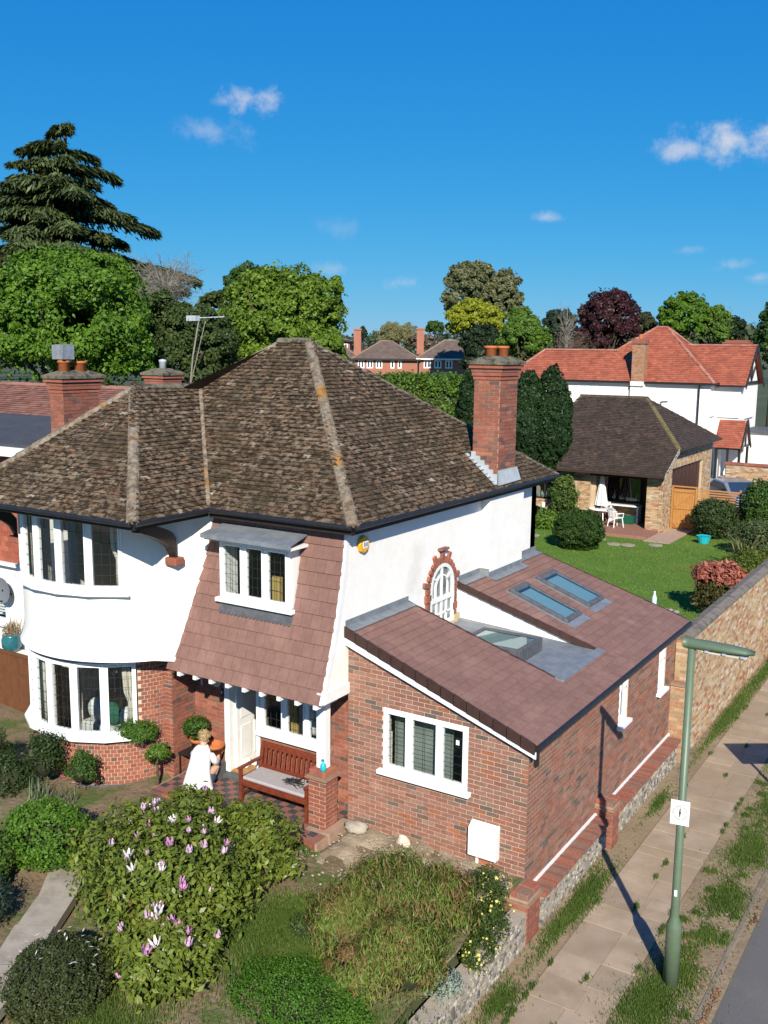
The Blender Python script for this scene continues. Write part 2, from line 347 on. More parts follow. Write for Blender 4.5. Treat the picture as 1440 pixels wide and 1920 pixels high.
def wallpanel(mb, o, U, w, h0, t, holes=(), mi=0):
    """vertical wall slab of thickness t behind plane, with rectangular holes"""
    o, U = V(o), V(U).normalized(); Zv = V((0, 0, 1)); N = U.cross(Zv)
    us = sorted({0, w, *[x for hh in holes for x in hh[:2]]}); zs = sorted({0, h0, *[x for hh in holes for x in hh[2:]]})
    for i in range(len(us)-1):
        for k in range(len(zs)-1):
            cu, cz = (us[i]+us[i+1])/2, (zs[k]+zs[k+1])/2
            if any(a < cu < b and c < cz < e for a, b, c, e in holes): continue
            mb.obox(o+U*cu+Zv*cz-N*t/2, U*(us[i+1]-us[i])/2, Zv*(zs[k+1]-zs[k])/2, N*t/2, mi)
def rooftiles(pc, poly, w, g, weights, th=.014, lift=.026, jit=.004, tj=.0, margin=.02, trim=False):
    """plain tiles on a planar roof face (convex 3-D polygon; first edge = eave, left to right seen from outside)"""
    P = [V(p) for p in poly]; U = (P[1]-P[0]).normalized(); Nn = None
    for k in range(2, len(P)):
        c = U.cross(P[k]-P[0])
        if c.length > 1e-3: Nn = c.normalized(); break
    Vv = Nn.cross(U)
    q = [((p-P[0]).dot(U), (p-P[0]).dot(Vv)) for p in P]
    pl = []
    for i in range(len(q)):
        a, b = q[i], q[(i+1) % len(q)]; dx, dy = b[0]-a[0], b[1]-a[1]; L = math.hypot(dx, dy)
        if L < 1e-6: continue
        pl.append((dy/L, -dx/L, (dy*a[0]-dx*a[1])/L))
    ymax = max(y for x, y in q); x0 = min(x for x, y in q); x1 = max(x for x, y in q)
    r = 0; v = -.03
    ang = math.atan2(lift, g)
    while v < ymax-.02:
        u = x0-(w/2 if r % 2 else 0)
        while u < x1:
            c2 = (u+w/2, v+g*.5); tw = w
            if trim:
                cl = clip([(u, c2[1]), (u+w, c2[1]), (u+w, c2[1]+.001), (u, c2[1]+.001)], pl)
                if len(cl) > 2: ua, ub = min(p[0] for p in cl), max(p[0] for p in cl); tw = round(ub-ua, 2); c2 = ((ua+ub)/2, c2[1])
                else: tw = 0
            if tw > .02 and all(a*c2[0]+b*c2[1] <= c+margin for a, b, c in pl):
                rx = ang+random.uniform(-tj, tj)*.5; mi = pick(weights)
                X = (U+Nn*random.uniform(-tj, tj)*.3+Vv*random.uniform(-tj, tj)*.25).normalized(); Y = (Vv*math.cos(rx)-Nn*math.sin(rx))
                cc = P[0]+U*c2[0]+Vv*(v+g*.6+random.uniform(-jit, jit))+Nn*(lift*.5)
                pc.piece(frame3(cc, X, Y), (tw-.006, g*1.2, th), mi)
            u += w
        v += g; r += 1
def hipcaps(parent, a, b, name, m, r=.12, L=.32, lift=.02):
    """half-round ridge or hip tiles from a (low) to b (high), each its own part"""
    a, b = V(a), V(b); d = (b-a); n = max(1, int(d.length/L)); d = d/n; dn = d.normalized(); s = dn.cross(V((0, 0, 1))).normalized(); u = s.cross(dn)
    for i in range(n):
        mb = MB(); p = a+d*i; vs = []
        for e, rr, ex in ((0, r*1.06, -.02), (1, r*.94, .02)):
            q = p+d*e+dn*ex
            for k in range(7):
                t = math.pi*k/6; vs.append(q+s*rr*math.cos(t)+u*(rr*.8*math.sin(t)-.04+lift+random.uniform(-.006, .006)))
        mb.add(vs, [(k, k+1, 8+k, 7+k) for k in range(6)]+[tuple(range(7)), tuple(range(13, 6, -1))])
        mb.build(name, m, parent, smooth=False)
def window(parent, o, U, N, w, h, parts, fr=.055, cols=3, rows=5, lead=True, sill=.0, depth=.07, name='window', glass=None, mid=None, frmat=None):
    """o: lower left corner of frame outer edge on outer plane; parts: relative widths of lights"""
    o, U, N = V(o), V(U).normalized(), V(N).normalized(); Z = V((0, 0, 1)); frmat = frmat or UPVC
    mb = MB()
    def rect(u0, u1, z0, z1, n0, n1, m=mb): m.obox(o+U*(u0+u1)/2+Z*(z0+z1)/2+N*(n0+n1)/2, U*(u1-u0)/2, Z*(z1-z0)/2, N*(n1-n0)/2)
    rect(0, w, 0, fr, -depth, 0); rect(0, w, h-fr, h, -depth, 0); rect(0, fr, fr, h-fr, -depth, 0); rect(w-fr, w, fr, h-fr, -depth, 0)
    tot = sum(parts); u = fr; iw = w-2*fr; cells = []
    for i, p in enumerate(parts):
        pw = iw*p/tot; a, b = u, u+pw
        if i: rect(a-fr*.55, a+fr*.55, fr, h-fr, -depth, 0); a += fr*.55
        if i < len(parts)-1: b -= fr*.55
        cells.append((a, b)); u += pw
    win = mb.build(name, frmat, parent); bevel(win, .006, 1)
    for i, (a, b) in enumerate(cells):
        c = .030 if b-a > .2 else .02
        sm = MB()
        for (p, q, z0, z1) in ((a, b, fr, fr+c), (a, b, h-fr-c, h-fr), (a, a+c, fr+c, h-fr-c), (b-c, b, fr+c, h-fr-c)): rect(p, q, z0, z1, -depth+.01, .012, sm)
        bevel(sm.build('sash', frmat, win), .005, 1)
        g = MB(); g.poly(*[o+U*x+Z*z-N*.035 for x, z in ((a+c, fr+c), (b-c, fr+c), (b-c, h-fr-c), (a+c, h-fr-c))]); g.build('pane', glass or GLASS, win)
        if lead:
            lm = MB(); cw = (b-a-2*c)/cols; ch = (h-2*fr-2*c)/rows
            for k in range(1, cols): lm.obox(o+U*(a+c+cw*k)+Z*h/2-N*.031, U*.0024, Z*(h/2-fr-c), N*.003)
            for k in range(1, rows): lm.obox(o+U*(a+b)/2+Z*(fr+c+ch*k)-N*.031, U*((b-a)/2-c), Z*.0024, N*.003)
            lm.build('leading', LEADCAME, win)
    if sill:
        sb = MB(); rect(-.07, w+.07, -.075, 0, -.05, sill, sb); bevel(sb.build('sill', frmat, win), .008, 1)
    return win
# foliage ---------------------------------------------------------------------------------
def fastmesh(name, verts, nper, mats, parent=None, kind=None):
    verts = np.asarray(verts, dtype=np.float32); nv = len(verts); nf = nv//nper
    me = bpy.data.meshes.new(name); me.vertices.add(nv); me.vertices.foreach_set('co', verts.ravel())
    me.loops.add(nv); me.loops.foreach_set('vertex_index', np.arange(nv, dtype=np.int32))
    me.polygons.add(nf); me.polygons.foreach_set('loop_start', np.arange(0, nv, nper, dtype=np.int32))
    try: me.polygons.foreach_set('loop_total', np.full(nf, nper, dtype=np.int32))
    except Exception: pass
    me.materials.append(mats); me.update(calc_edges=True)
    return link(name, me, parent, kind)
def unit(a): return a/np.maximum(np.linalg.norm(a, axis=1, keepdims=True), 1e-9)
def leaves(name, pts, nrm, size, m, parent, aspect=.5, spread=.9, kind='stuff', droop=0, along=None):
    """diamond leaf faces at pts, loosely facing nrm"""
    n = len(pts); r = RNG.normal(size=(n, 3)); N = unit(nrm+spread*r*.6); t = RNG.normal(size=(n, 3)) if along is None else along+.35*RNG.normal(size=(n, 3))
    t[:, 2] -= droop; T = unit(t-N*(t*N).sum(1, keepdims=True)); B = np.cross(N, T); L = (size*RNG.uniform(.5, 1.45, n))[:, None]
    a = pts-T*L*.5; b = pts+B*L*aspect*.5+N*L*.06; c = pts+T*L*.5; d = pts-B*L*aspect*.5+N*L*.06
    vs = np.stack([a, d, c, b], 1).reshape(-1, 3)
    return fastmesh(name, vs, 4, m, parent, kind)
def blob(c, r, n, clumps=40, cr=.35, fill=.25, uni=.3):
    """points on leaf clumps spread over an uneven ellipsoid, plus a lumpy shell and stray fringe; returns points and outward normals"""
    c = np.array(c); r = np.array(r, float); d = unit(RNG.normal(size=(clumps, 3))); d[:, 2] = np.where(d[:, 2] < -.55, -d[:, 2], d[:, 2])
    rad = RNG.uniform(1-fill, 1.06, clumps)[:, None]**.8; cc = c+d*r*rad*(1-cr*.6)
    n2 = int(n*uni); n1 = n-n2
    k = RNG.integers(0, clumps, n1); q = unit(RNG.normal(size=(n1, 3))); s = RNG.uniform(.35, 1, n1)[:, None]**.5*(1+.35*(RNG.random((n1, 1)) < .12)*RNG.random((n1, 1)))
    crs = (RNG.uniform(.5, 1.3, clumps)*cr)[k][:, None]
    p = cc[k]+q*s*crs*r.mean()*np.array([1, 1, .8]); nn = unit(q*.8+unit((p-c)/r)*.7+np.array([0, 0, .25]))
    e = unit(RNG.normal(size=(n2, 3))); ph = RNG.uniform(0, 6.28, 6)
    lum = 1+.07*np.sin(e[:, 0]*7+ph[0])+.07*np.sin(e[:, 1]*8+ph[1])+.06*np.sin(e[:, 2]*9+ph[2])+.05*np.sin((e[:, 0]+e[:, 2])*15+ph[3])+.04*np.sin((e[:, 1]-e[:, 2])*19+ph[4])
    f = (lum*(.97-fill*.45*RNG.random(n2)**1.5))[:, None]; p2 = c+e*r*f*.95
    return np.concatenate([p, p2]), np.concatenate([nn, unit(e+.5*RNG.normal(size=(n2, 3))+np.array([0, 0, .2]))])
def limbs(mb, base, c, r, n=6, tr=.25):
    base = V(base); c = V(c); top = V((c.x, c.y, c.z+r[2]*.3)); mb.tube([base, base.lerp(top, .4)+V((random.uniform(-.1, .1), random.uniform(-.1, .1), 0)), base.lerp(top, .75), top], [tr, tr*.75, tr*.5, tr*.15], 8)
    for i in range(n):
        a = 2*math.pi*i/n+random.uniform(-.3, .3); s = base.lerp(top, random.uniform(.35, .7)); e = c+V((math.cos(a)*r[0]*.75, math.sin(a)*r[1]*.75, random.uniform(-.1, .6)*r[2]))
        mb.tube([s, s.lerp(e, .5)+V((0, 0, r[2]*.12)), e], [tr*.4, tr*.25, tr*.06], 6)
def tree(name, label, c, r, n, size, lm, cat='tree', group=None, base_z=0, clumps=60, cr=.3, fill=.3, tr=.3, aspect=.6, extra=(), nl=7):
    t = thing(name, label, cat, (c[0], c[1], base_z), 0, group)
    mb = MB(); limbs(mb, (c[0], c[1], base_z-.3), c, r, nl, tr); mb.build('trunk', BARK, t, True)
    ps, ns = [], []
    for cc, rr, f in [(c, r, 1.0)]+list(extra):
        p, q = blob(cc, rr, int(n*f*2.0), max(8, int(clumps*f*1.7)), cr*.82, .5, .03); ps.append(p); ns.append(q)
    leaves('crown', np.concatenate(ps), np.concatenate(ns), size*.62, lm, t, aspect)
    return t
# ================================================================= SETTING
def sheet(name, pts, m, z=None, kind='structure'):
    mb = MB(); mb.poly(*[(p[0], p[1], p[2] if len(p) > 2 else z) for p in pts]); return tag(mb.build(name, m), kind=kind)
sheet('ground', [(-2500, -60, -.42), (-.02, -60, -.42), (-.02, 40, -.42), (6, 60, -.42), (6, 3000, -.42), (-2500, 3000, -.42)], FIELD)
sheet('driveway', [(-9, 31.3), (14, 31.3), (14, 60), (-30, 60), (-30, 38), (-9, 38)], CONC, -.06)
sheet('verge', [(.2, -40), (3.0, -40), (3.0, 60), (.2, 60)], VERGEG, -.815)
sheet('road', [(2.95, -60), (60, -60), (60, 400), (2.95, 400)], ASPH, -.90)
sheet('rear_lawn', [(-16, 8.2), (.1, 8.2), (.1, 33), (-16, 33)], GRASS, -.01)
fg = MB(); nx, ny = 60, 50   # front garden earth: gentle undulating sheet
gv = lambda x, y: -.03+.05*math.sin(x*.9+.4)*math.cos(y*.8)+.03*math.sin(x*2.3+y*1.7)-.03*max(0, -y-2)-(.12 if -7.1 < x < -3.1 and y > -1.05 else 0)+(.10 if -3.2 < x < -.3 and -.5 < y < .2 else 0)*.5
idx = [[None]*(ny+1) for _ in range(nx+1)]
pts = [(-13+13.0*i/nx, -12+12.9*j/ny) for i in range(nx+1) for j in range(ny+1)]
fg.add([(x, y, gv(x, y)) for x, y in pts], [(i*(ny+1)+j, (i+1)*(ny+1)+j, (i+1)*(ny+1)+j+1, i*(ny+1)+j+1) for i in range(nx) for j in range(ny)])
SOILF = mat('front_garden_earth', (.23, .17, .105), (.17, .12, .075), sc=2.2, rough=1, bump=.04, bsc=12, c3=(.085, .115, .03), sc3=1.5, t3=(.48, .62))
tag(fg.build('front_garden', SOILF, smooth=True), kind='structure')
# sandy bare strip by the extension
sb = MB(); gx, gy = 56, 40; P_ = []
for i in range(gx+1):
    for j in range(gy+1):
        x, y = -4.2+4.15*i/gx, -3.0+3.0*j/gy; d = max(0, math.hypot((x+1.9)/1.75, (y+.55)/.95)-.45); nz_ = .035*math.sin(x*5.1+y*3.3)*math.sin(y*6.2-x*2.1)+.02*math.sin(x*13+y*9)+random.uniform(-.006, .006)
        P_.append((x, y, gv(x, y)+.035-.10*d+nz_-(.2 if x < -3.15 and y > -1.02 else 0)))
sb.add(P_, [(i*(gy+1)+j, (i+1)*(gy+1)+j, (i+1)*(gy+1)+j+1, i*(gy+1)+j+1) for i in range(gx) for j in range(gy)]); tag(sb.build('bare_sandy_ground', SAND, smooth=True), kind='structure')
# curved concrete path at lower left
pm = MB(); c0 = [(-6.3, -3.3), (-5.75, -3.85), (-5.4, -4.3), (-5.05, -4.95), (-4.6, -5.7), (-4.25, -6.3), (-3.9, -7.2), (-3.7, -9)]
for i in range(len(c0)-1):
    (a, b), (c, d) = c0[i], c0[i+1]; w_ = .27
    n1 = V((-(d-b), c-a, 0)).normalized()*w_
    if i == 0: pn = n1
    pm.prism([(a-pn.x, b-pn.y, -.08), (a+pn.x, b+pn.y, -.08), (c+n1.x, d+n1.y, -.12), (c-n1.x, d-n1.y, -.12)], (0, 0, .14)); pn = n1
tag(pm.build('garden_path', CONC), kind='structure')
# pavement: separate slabs
pv = MB(); pv.box((.72, -14, -.86), (1.84, 40, -.8045)); pav = tag(pv.build('pavement', mat('dusty_joint', (.27, .205, .14), (.21, .16, .11), sc=5, rough=1)), kind='structure')
y = -7.0; k = 0
while y < 22:
    L = random.choice((.6, .75, .9)); sp = 1.12*random.choice((.5, .56, .62))
    for a, b in ((.73, .73+sp-.004), (.73+sp, 1.84)):
        for (c, d) in (((y, y+L-.005),) if random.random() < .75 else ((y, y+L*.5-.004), (y+L*.5, y+L-.008))):
            mb = MB(); mb.box((a, c, -.82), (b, d, -.801+random.uniform(-.003, .004))); o = mb.build('paving_slab', SLABS[random.randrange(4)], pav); bevel(o, .005, 1)
    y += L
kb = MB(); kb.box((2.76, -14, -.9), (2.88, 40, -.808)); kerb = tag(bevel(kb.build('kerb', mat('kerb_stone', (.24, .195, .135), (.19, .155, .11), sc=4, rough=1, bump=.012, c3=(.14, .11, .08), sc3=1, t3=(.5, .7))), .03, 2), kind='structure')
# ================================================================= HOUSE
HOUSE = thing('house', 'white rendered brick house with mossy hipped roof, round bay and tiled side extension', 'house', (-5, 3, 0))
XS = -3.25; EZ = 5.15
wm = MB()
wallpanel(wm, (XS, 0.02, 2.30), (0, 1, 0), 7.43, 2.82, .25); wallpanel(wm, (XS, .55, -.3), (0, 1, 0), 6.9, 2.6, .25)
wm.box((XS-.02, 4.72, -.3), (XS+.2, 6.32, 5.13))                     # chimney breast
wm.box((-10.4, 7.2, -.3), (XS, 7.45, 5.1)); wm.box((-10.4, .3, -.3), (-10.15, 7.3, 5.1))
walls = wm.build('wall', RENDER, HOUSE)
fl = MB(); fl.box((-10.2, .3, 2.35), (XS-.25, 7.2, 2.45)); fl.box((-10.2, .3, -.1), (XS-.25, 7.2, .06)); fl.box((-10.2, 3.2, 0), (XS-.25, 3.3, 5.1)); fl.box((-10.2, .25, 5.06), (XS-.25, 7.2, 5.1))
fl.build('interior', ROOMD, HOUSE)
# --- roof
apR, apL = (-6.3, 3.03, 8.03), (-7.02, 3.03, 8.03); RE = (-8.33, .28, 7.13); J = (-8.27, 1.99, 7.13); BC = (-5.98, -2.07, EZ); BLc = (-10.68, -2.07, EZ); V0 = (-6.0, -.3, EZ)
FR = (-2.97, -.3, EZ); BK = (-2.97, 7.9, EZ); FLc = (-10.35, -.3, EZ); BKL = (-10.35, 7.9, EZ)
rf = MB(); faces = dict(right=[FR, BK, apR], front=[V0, FR, apR, apL, J], bayr=[BC, V0, J, RE], bayf=[BLc, BC, RE])
for f_ in list(faces.values())+[[BKL, FLc, apL], [BK, BKL, apL, apR], [FLc, BLc, RE, J, apL]]: rf.poly(*f_)
rf.poly((FR[0], FR[1], EZ-.02), (V0[0], V0[1], EZ-.02), (V0[0], 0.1, EZ-.02), (XS, .1, EZ-.02)); rf.poly((FR[0], FR[1], EZ-.021), (BK[0], BK[1], EZ-.021), (XS-.1, 7.4, EZ-.021), (XS-.1, .0, EZ-.021))
rf.poly((BC[0], BC[1], EZ-.02), (BLc[0], BLc[1], EZ-.02), (BLc[0], .3, EZ-.02), (V0[0], .3, EZ-.02))
roof = rf.build('roof', SOFFIT, HOUSE)
pc = Pieces('roof_tile', T_OLD, roof, 300, 'roof_tiling')
for k_, f_ in faces.items(): rooftiles(pc, f_, .165, .102, TW_OLD, th=.016, lift=.028, jit=.008, tj=.11, margin=.03)
pc.flush()
hipcaps(roof, FR, apR, 'hip_tile', LICHEN, .105, .33); hipcaps(roof, BC, RE, 'hip_tile', LICHEN, .105, .33); hipcaps(roof, BLc, RE, 'hip_tile', LICHEN, .105, .33)
hipcaps(roof, apL, apR, 'ridge_tile', LICHENG, .12, .33); hipcaps(roof, J, apL, 'hip_tile', LICHEN, .085, .3); hipcaps(roof, RE, J, 'ridge_tile', LICHENG, .11, .3); hipcaps(roof, BK, apR, 'hip_tile', LICHENG, .07, .22)
vm = MB(); a, b = V(V0), V(J); u = (b-a).normalized(); s_ = V((1, 0, 0)); n_ = V((0, 0, 1))
vm.bar(a+V((0, 0, .055)), b+V((0, 0, .055)), .07, .03); vm.build('valley', LICHEN, roof)
gm = MB()
for p, q, o_ in ((FR, BK, (.05, 0)), (V0, FR, (0, -.05)), (BC, V0, (.05, 0)), (BLc, BC, (0, -.05))):
    p1 = V((p[0]+o_[0], p[1]+o_[1], EZ-.03)); q1 = V((q[0]+o_[0], q[1]+o_[1], EZ-.03)); gm.tube([p1, q1], .042, 8)
bevel(gm.build('gutter', BLACK, HOUSE), .003, 1)
fm = MB(); fm.box((FR[0]-.06, FR[1]+.03, EZ-.16), (FR[0]-.03, BK[1], EZ-.03)); fm.box((V0[0], FR[1]+.02, EZ-.16), (FR[0]-.03, FR[1]+.05, EZ-.03)); fm.box((BC[0]-.05, BC[1]+.03, EZ-.14), (BC[0]-.02, V0[1], EZ-.03)); fm.box((BLc[0], BC[1]+.02, EZ-.14), (BC[0]-.05, BC[1]+.05, EZ-.03))
fm.build('fascia', DARKWOOD, HOUSE)
for i in range(6):
    x = -5.55+i*.44; mb = MB(); mb.box((x, -.24, EZ-.15), (x+.07, -.1, EZ-.08)); mb.build('rafter_end', WPAINT, HOUSE)
# --- chimneys
def chimney(parent, x0, x1, y0, y1, z0, z1, mats, w, pots, keep=0, name='chimney', cowl=None, capm=None):
    mb = MB(); mb.box((x0, y0, z0), (x1, y1, z1)); ch = mb.build(name, MORTARO, parent); pcx = Pieces('brick', mats, ch, keep, 'brickwork')
    H = z1-z0-.30
    for o_, U, L in (((x0, y0, z0), (1, 0, 0), x1-x0), ((x1, y0, z0), (0, 1, 0), y1-y0), ((x1, y1, z0), (-1, 0, 0), x1-x0), ((x0, y1, z0), (0, -1, 0), y1-y0)): bricks(pcx, o_, U, L, H, weights=w, d=.008)
    pcx.flush()
    for i in range(4):
        e = .022+.024*i if i != 2 else .055; zz = z1-.30+.075*i; mb = MB(); mb.box((x0-e, y0-e, zz), (x1+e, y1+e, zz+.066)); mb.build('corbel_course', mats[i % 3], ch)
    mb = MB(); e = .125; zc = z1; mb.add([(x0-e, y0-e, zc), (x1+e, y0-e, zc), (x1+e, y1+e, zc), (x0-e, y1+e, zc), (x0-e, y0-e, zc+.06), (x1+e, y0-e, zc+.06), (x1+e, y1+e, zc+.06), (x0-e, y1+e, zc+.06), (x0+.15, y0+.15, zc+.17), (x1-.15, y0+.15, zc+.17), (x1-.15, y1-.15, zc+.17), (x0+.15, y1-.15, zc+.17)],
        [(3, 2, 1, 0), (0, 1, 5, 4), (1, 2, 6, 5), (2, 3, 7, 6), (3, 0, 4, 7), (4, 5, 9, 8), (5, 6, 10, 9), (6, 7, 11, 10), (7, 4, 8, 11), (8, 9, 10, 11)])
    mb.build('cap', capm or LICHENG, ch)
    for (px_, py_, r_, h_) in pots:
        mb = MB(); mb.lathe([(r_, zc+.1), (r_*.92, zc+.1+h_*.8), (r_*1.08, zc+.1+h_*.82), (r_*1.08, zc+.1+h_), (r_*.8, zc+.1+h_), (r_*.75, zc+.1)], (px_, py_, 0), 14); mb.build('pot', TERRA, ch, True)
    return ch
ch = chimney(HOUSE, -3.60, -3.03, 4.96, 5.76, 5.05, 7.62, BR_OLD, BW_OLD, [(-3.40, 5.25, .13, .27), (-3.25, 5.5, .12, .27)], keep=50)
lf = MB(); lf.poly((-3.0, 4.92, 5.52), (-3.0, 5.83, 5.50), (-2.95, 5.92, 5.24), (-2.95, 4.84, 5.22)); lf.box((-3.01, 4.93, 5.2), (-2.995, 5.82, 5.52)); lf.build('apron_flashing', LEADL, ch)
st = MB()
for i in range(6):
    x = -3.62+.1*i; zb = 5.15+(-2.97-x)*.865; st.box((x, 4.925, zb-.05), (x+.1, 4.945, zb+.16))
st.poly((-3.72, 4.94, 5.85), (-3.0, 4.94, 5.23), (-3.0, 4.80, 5.23), (-3.72, 4.80, 5.85)); st.build('stepped_flashing', LEADL, ch)
ch2 = chimney(HOUSE, -11.58, -11.17, .97, 1.92, 4.0, 7.22, BR_OLD, BW_OLD, [(-11.38, 1.2, .13, .28), (-11.36, 1.62, .13, .26)])
cw = MB(); cw.box((-11.56, 1.05, 7.62), (-11.22, 1.35, 7.92)); cw.box((-11.42, 1.02, 7.62), (-11.36, 1.38, 7.93)); cw.build('cowl', mat('galvanised', (.45, .47, .48), (.3, .31, .33), sc=8, rough=.4, metal=.5), ch2)
ch3 = chimney(HOUSE, -12.85, -12.3, 5.0, 5.55, 5.0, 7.2, BR_OLD, BW_OLD, [])
cw = MB(); cw.lathe([(.09, 7.3), (.09, 7.52), (.1, 7.53), (.1, 7.58), (.02, 7.6)], (-12.58, 5.28, 0), 12); cw.build('flue', LEADL, ch3, True)
# --- extension
ET = lambda x: 3.22-.333*(x+3.25)           # underside of verge on the front wall
em = MB(); zb = -.3; hl, hr, hz0, hz1 = -2.56, -1.0, 1.12, 2.18
for a, b, z0, z1 in ((-3.25, hl, zb, None), (hl, hr, zb, hz0), (hl, hr, hz1, None), (hr, 0, zb, None)):
    em.prism([(a, 0, z0), (b, 0, z0), (b, 0, z1 or ET(b)), (a, 0, z1 or ET(a))], (0, .25, 0))
sideh = [(4.06, 4.56, 1.07-zb, 2.03-zb), (6.47, 6.95, .99-zb, 1.99-zb)]
wallpanel(em, (0, .25, zb), (0, 1, 0), 7.5, 2.12-zb, .25, [(a-.25, b-.25, c, d) for a, b, c, d in sideh]); em.prism([(-3.25, 7.4, zb), (-.25, 7.4, zb), (-.25, 7.4, 2.15), (-3.25, 7.4, 3.2)], (0, .2, 0))
EXTW = em.build('extension_wall', MORTAR, HOUSE)
pc = Pieces('brick', BR_NEW, EXTW, 270, 'brickwork')
bricks(pc, (-3.25, 0, zb), (1, 0, 0), 3.262, 3.6, planes=[(.333, 1, 3.22-zb-.01)], holes=[(hl+3.25, hr+3.25, hz0-zb, hz1-zb)], weights=BW_NEW, d=.007)
bricks(pc, (0, .001, zb), (0, 1, 0), 7.75, 2.42, holes=sideh, weights=BW_NEW, d=.007)
pc.flush()
ir = MB(); ir.box((-3.2, .3, -.05), (-.3, 7.4, .02)); ir.box((-3.2, 1.0, 0), (-.3, 1.04, 2.35)); ir.box((-3.24, .3, 0), (-3.23, 7.4, 2.6)); ir.build('extension_interior', ROOML, HOUSE)
w1 = window(EXTW, (hl+.005, -.012, hz0+.005), (1, 0, 0), (0, -1, 0), hr-hl-.01, hz1-hz0-.01, (.95, 1.25, 1.0), fr=.06, cols=2, rows=6, sill=.10, depth=.08)
for a, b, c, d in sideh:
    w2 = window(EXTW, (-.012, a+.005, c+zb+.005), (0, 1, 0), (1, 0, 0), b-a-.01, d-c-.01, (1,), fr=.07, lead=False, sill=.11, depth=.08)
    mb = MB(); mb.box((-.07, a+.08, c+zb+.62), (-.0, b-.08, c+zb+.68)); mb.build('transom', UPVC, w2)
mb = MB(); mb.box((hl+.05, .29, 1.0), (hr-.42, .295, 2.3)); mb.build('pane_backing', mat('added_pale_sheet', (.22, .25, .225), (.13, .155, .145), sc=1.3, rough=.95), w1)  # pale sheet added behind the panes to catch sun and brighten the window
# flat white hatch sticker on the window
mb = MB(); mb.box((-1.23, .016, 1.83), (-1.17, .0175, 1.91)); mb.build('sticker', WPAINT, w1)
# extension roof
RZ = lambda x: 3.40-.362*(x+3.25)
def rp(x, y, dz=0): return (x, y, RZ(x)+dz)
n1, n2, n3, n4 = (-3.25, 1.88), (-.52, 2.2), (-.52, 4.2), (-3.25, 3.78)
ER = MB()
R1 = [(-.52, -.1), n2, n1, (-3.25, -.1)]; R2_ = [(.14, -.1), (.14, 8.05), (-.52, 7.94), (-.52, -.1)]; R3 = [n3, (-.52, 7.94), (-3.25, 7.5), n4]
for q in (R1, R2_, R3): ER.prism([rp(x, y) for x, y in q], (0, 0, -.09))
EROOF = ER.build('extension_roof', VERGE, HOUSE)
pc = Pieces('extension_tile', T_NEW, EROOF, 300, 'extension_tiling')
for q in (R1, R2_, R3): rooftiles(pc, [rp(x, y, .004) for x, y in q], .2, .1755, TW_NEW, th=.013, lift=.014, jit=.001, tj=.004, margin=.01, trim=True)
pc.flush()
def verge(p, q, off, n, drop=.14):
    p, q = V(p), V(q); d = (q-p)/n; o_ = V(off)
    for i in range(n):
        mb = MB(); a = p+d*i-d*.04; b = p+d*(i+1); w_ = V((0, 0, 1)); e = .006*(1)
        mb.prism([a+V((0, 0, .034+e)), b+V((0, 0, .030)), b+V((0, 0, -drop+.01)), a+V((0, 0, -drop))], o_); mb.build('verge_unit', VERGE, EROOF)
verge(rp(-3.25, -.10), rp(.15, -.10), (0, -.035, 0), 15)
verge(rp(n4[0], n4[1]), rp(*n3), (0, -.03, 0), 12, .1); verge(rp(n1[0], n1[1]+.03), rp(n2[0], n2[1]+.03), (0, -.03, 0), 12, .05)
verge(rp(-3.25, 7.53), rp(.14, 8.08), (0, -.03, 0), 15, .06)
bb = MB(); bb.prism([rp(-3.25, -.115, -.10), rp(.16, -.115, -.10), rp(.16, -.115, -.20), rp(-3.25, -.115, -.27)], (0, .03, 0)); bb.build('barge_board', UPVC, EROOF)
bb = MB(); bb.prism([rp(-3.25, -.11, -.26), rp(.05, -.11, -.19), rp(.05, 0, -.19), rp(-3.25, 0, -.26)], (0, 0, -.015)); bb.build('verge_soffit', BLACK, EROOF)
ck = MB(); ck.prism([(-3.25, 3.82, 2.66), (-.52, 4.24, 2.38), rp(-.52, 4.24, -.03), rp(-3.25, 3.82, -.03)], (0, .06, 0)); ck.build('cheek', WPAINT, EROOF); ck = MB(); ck.prism([(-3.25, 1.84, 2.40), (-.52, 2.16, 2.40), rp(-.52, 2.16, -.03), rp(-3.25, 1.84, -.03)], (0, -.06, 0)); ck.build('cheek', WPAINT, EROOF)
ft = MB(); ft.prism([(-3.25, 1.86, 2.70), (-.50, 2.19, 2.40), (-.50, 4.22, 2.40), (-3.25, 3.82, 2.70)], (0, 0, -.05)); ft.prism([(-.52, 2.16, 2.412), (-.36, 2.2, 2.385), (-.36, 4.24, 2.385), (-.52, 4.22, 2.412)], (0, 0, .03)); ft.build('flat_roof', LEAD, EROOF)
fk = MB(); fk.box((-2.45, 2.35, 2.44), (-1.25, 2.43, 2.74)); fk.box((-2.45, 3.27, 2.44), (-1.25, 3.35, 2.74)); fk.box((-2.45, 2.43, 2.44), (-2.37, 3.27, 2.74)); fk.box((-1.33, 2.43, 2.44), (-1.25, 3.27, 2.74))
fk = bevel(fk.build('flat_rooflight', LEADD, EROOF), .01, 1)
mb = MB(); mb.poly((-2.37, 2.43, 2.72), (-1.33, 2.43, 2.72), (-1.33, 3.27, 2.72), (-2.37, 3.27, 2.72)); mb.build('pane', SKYGLASS, fk)
mb = MB(); mb.box((-2.37, 2.43, 2.69), (-1.33, 3.27, 2.695)); mb.build('pane_backing', mat('cream_blind', (.72, .70, .60), rough=.9), fk)
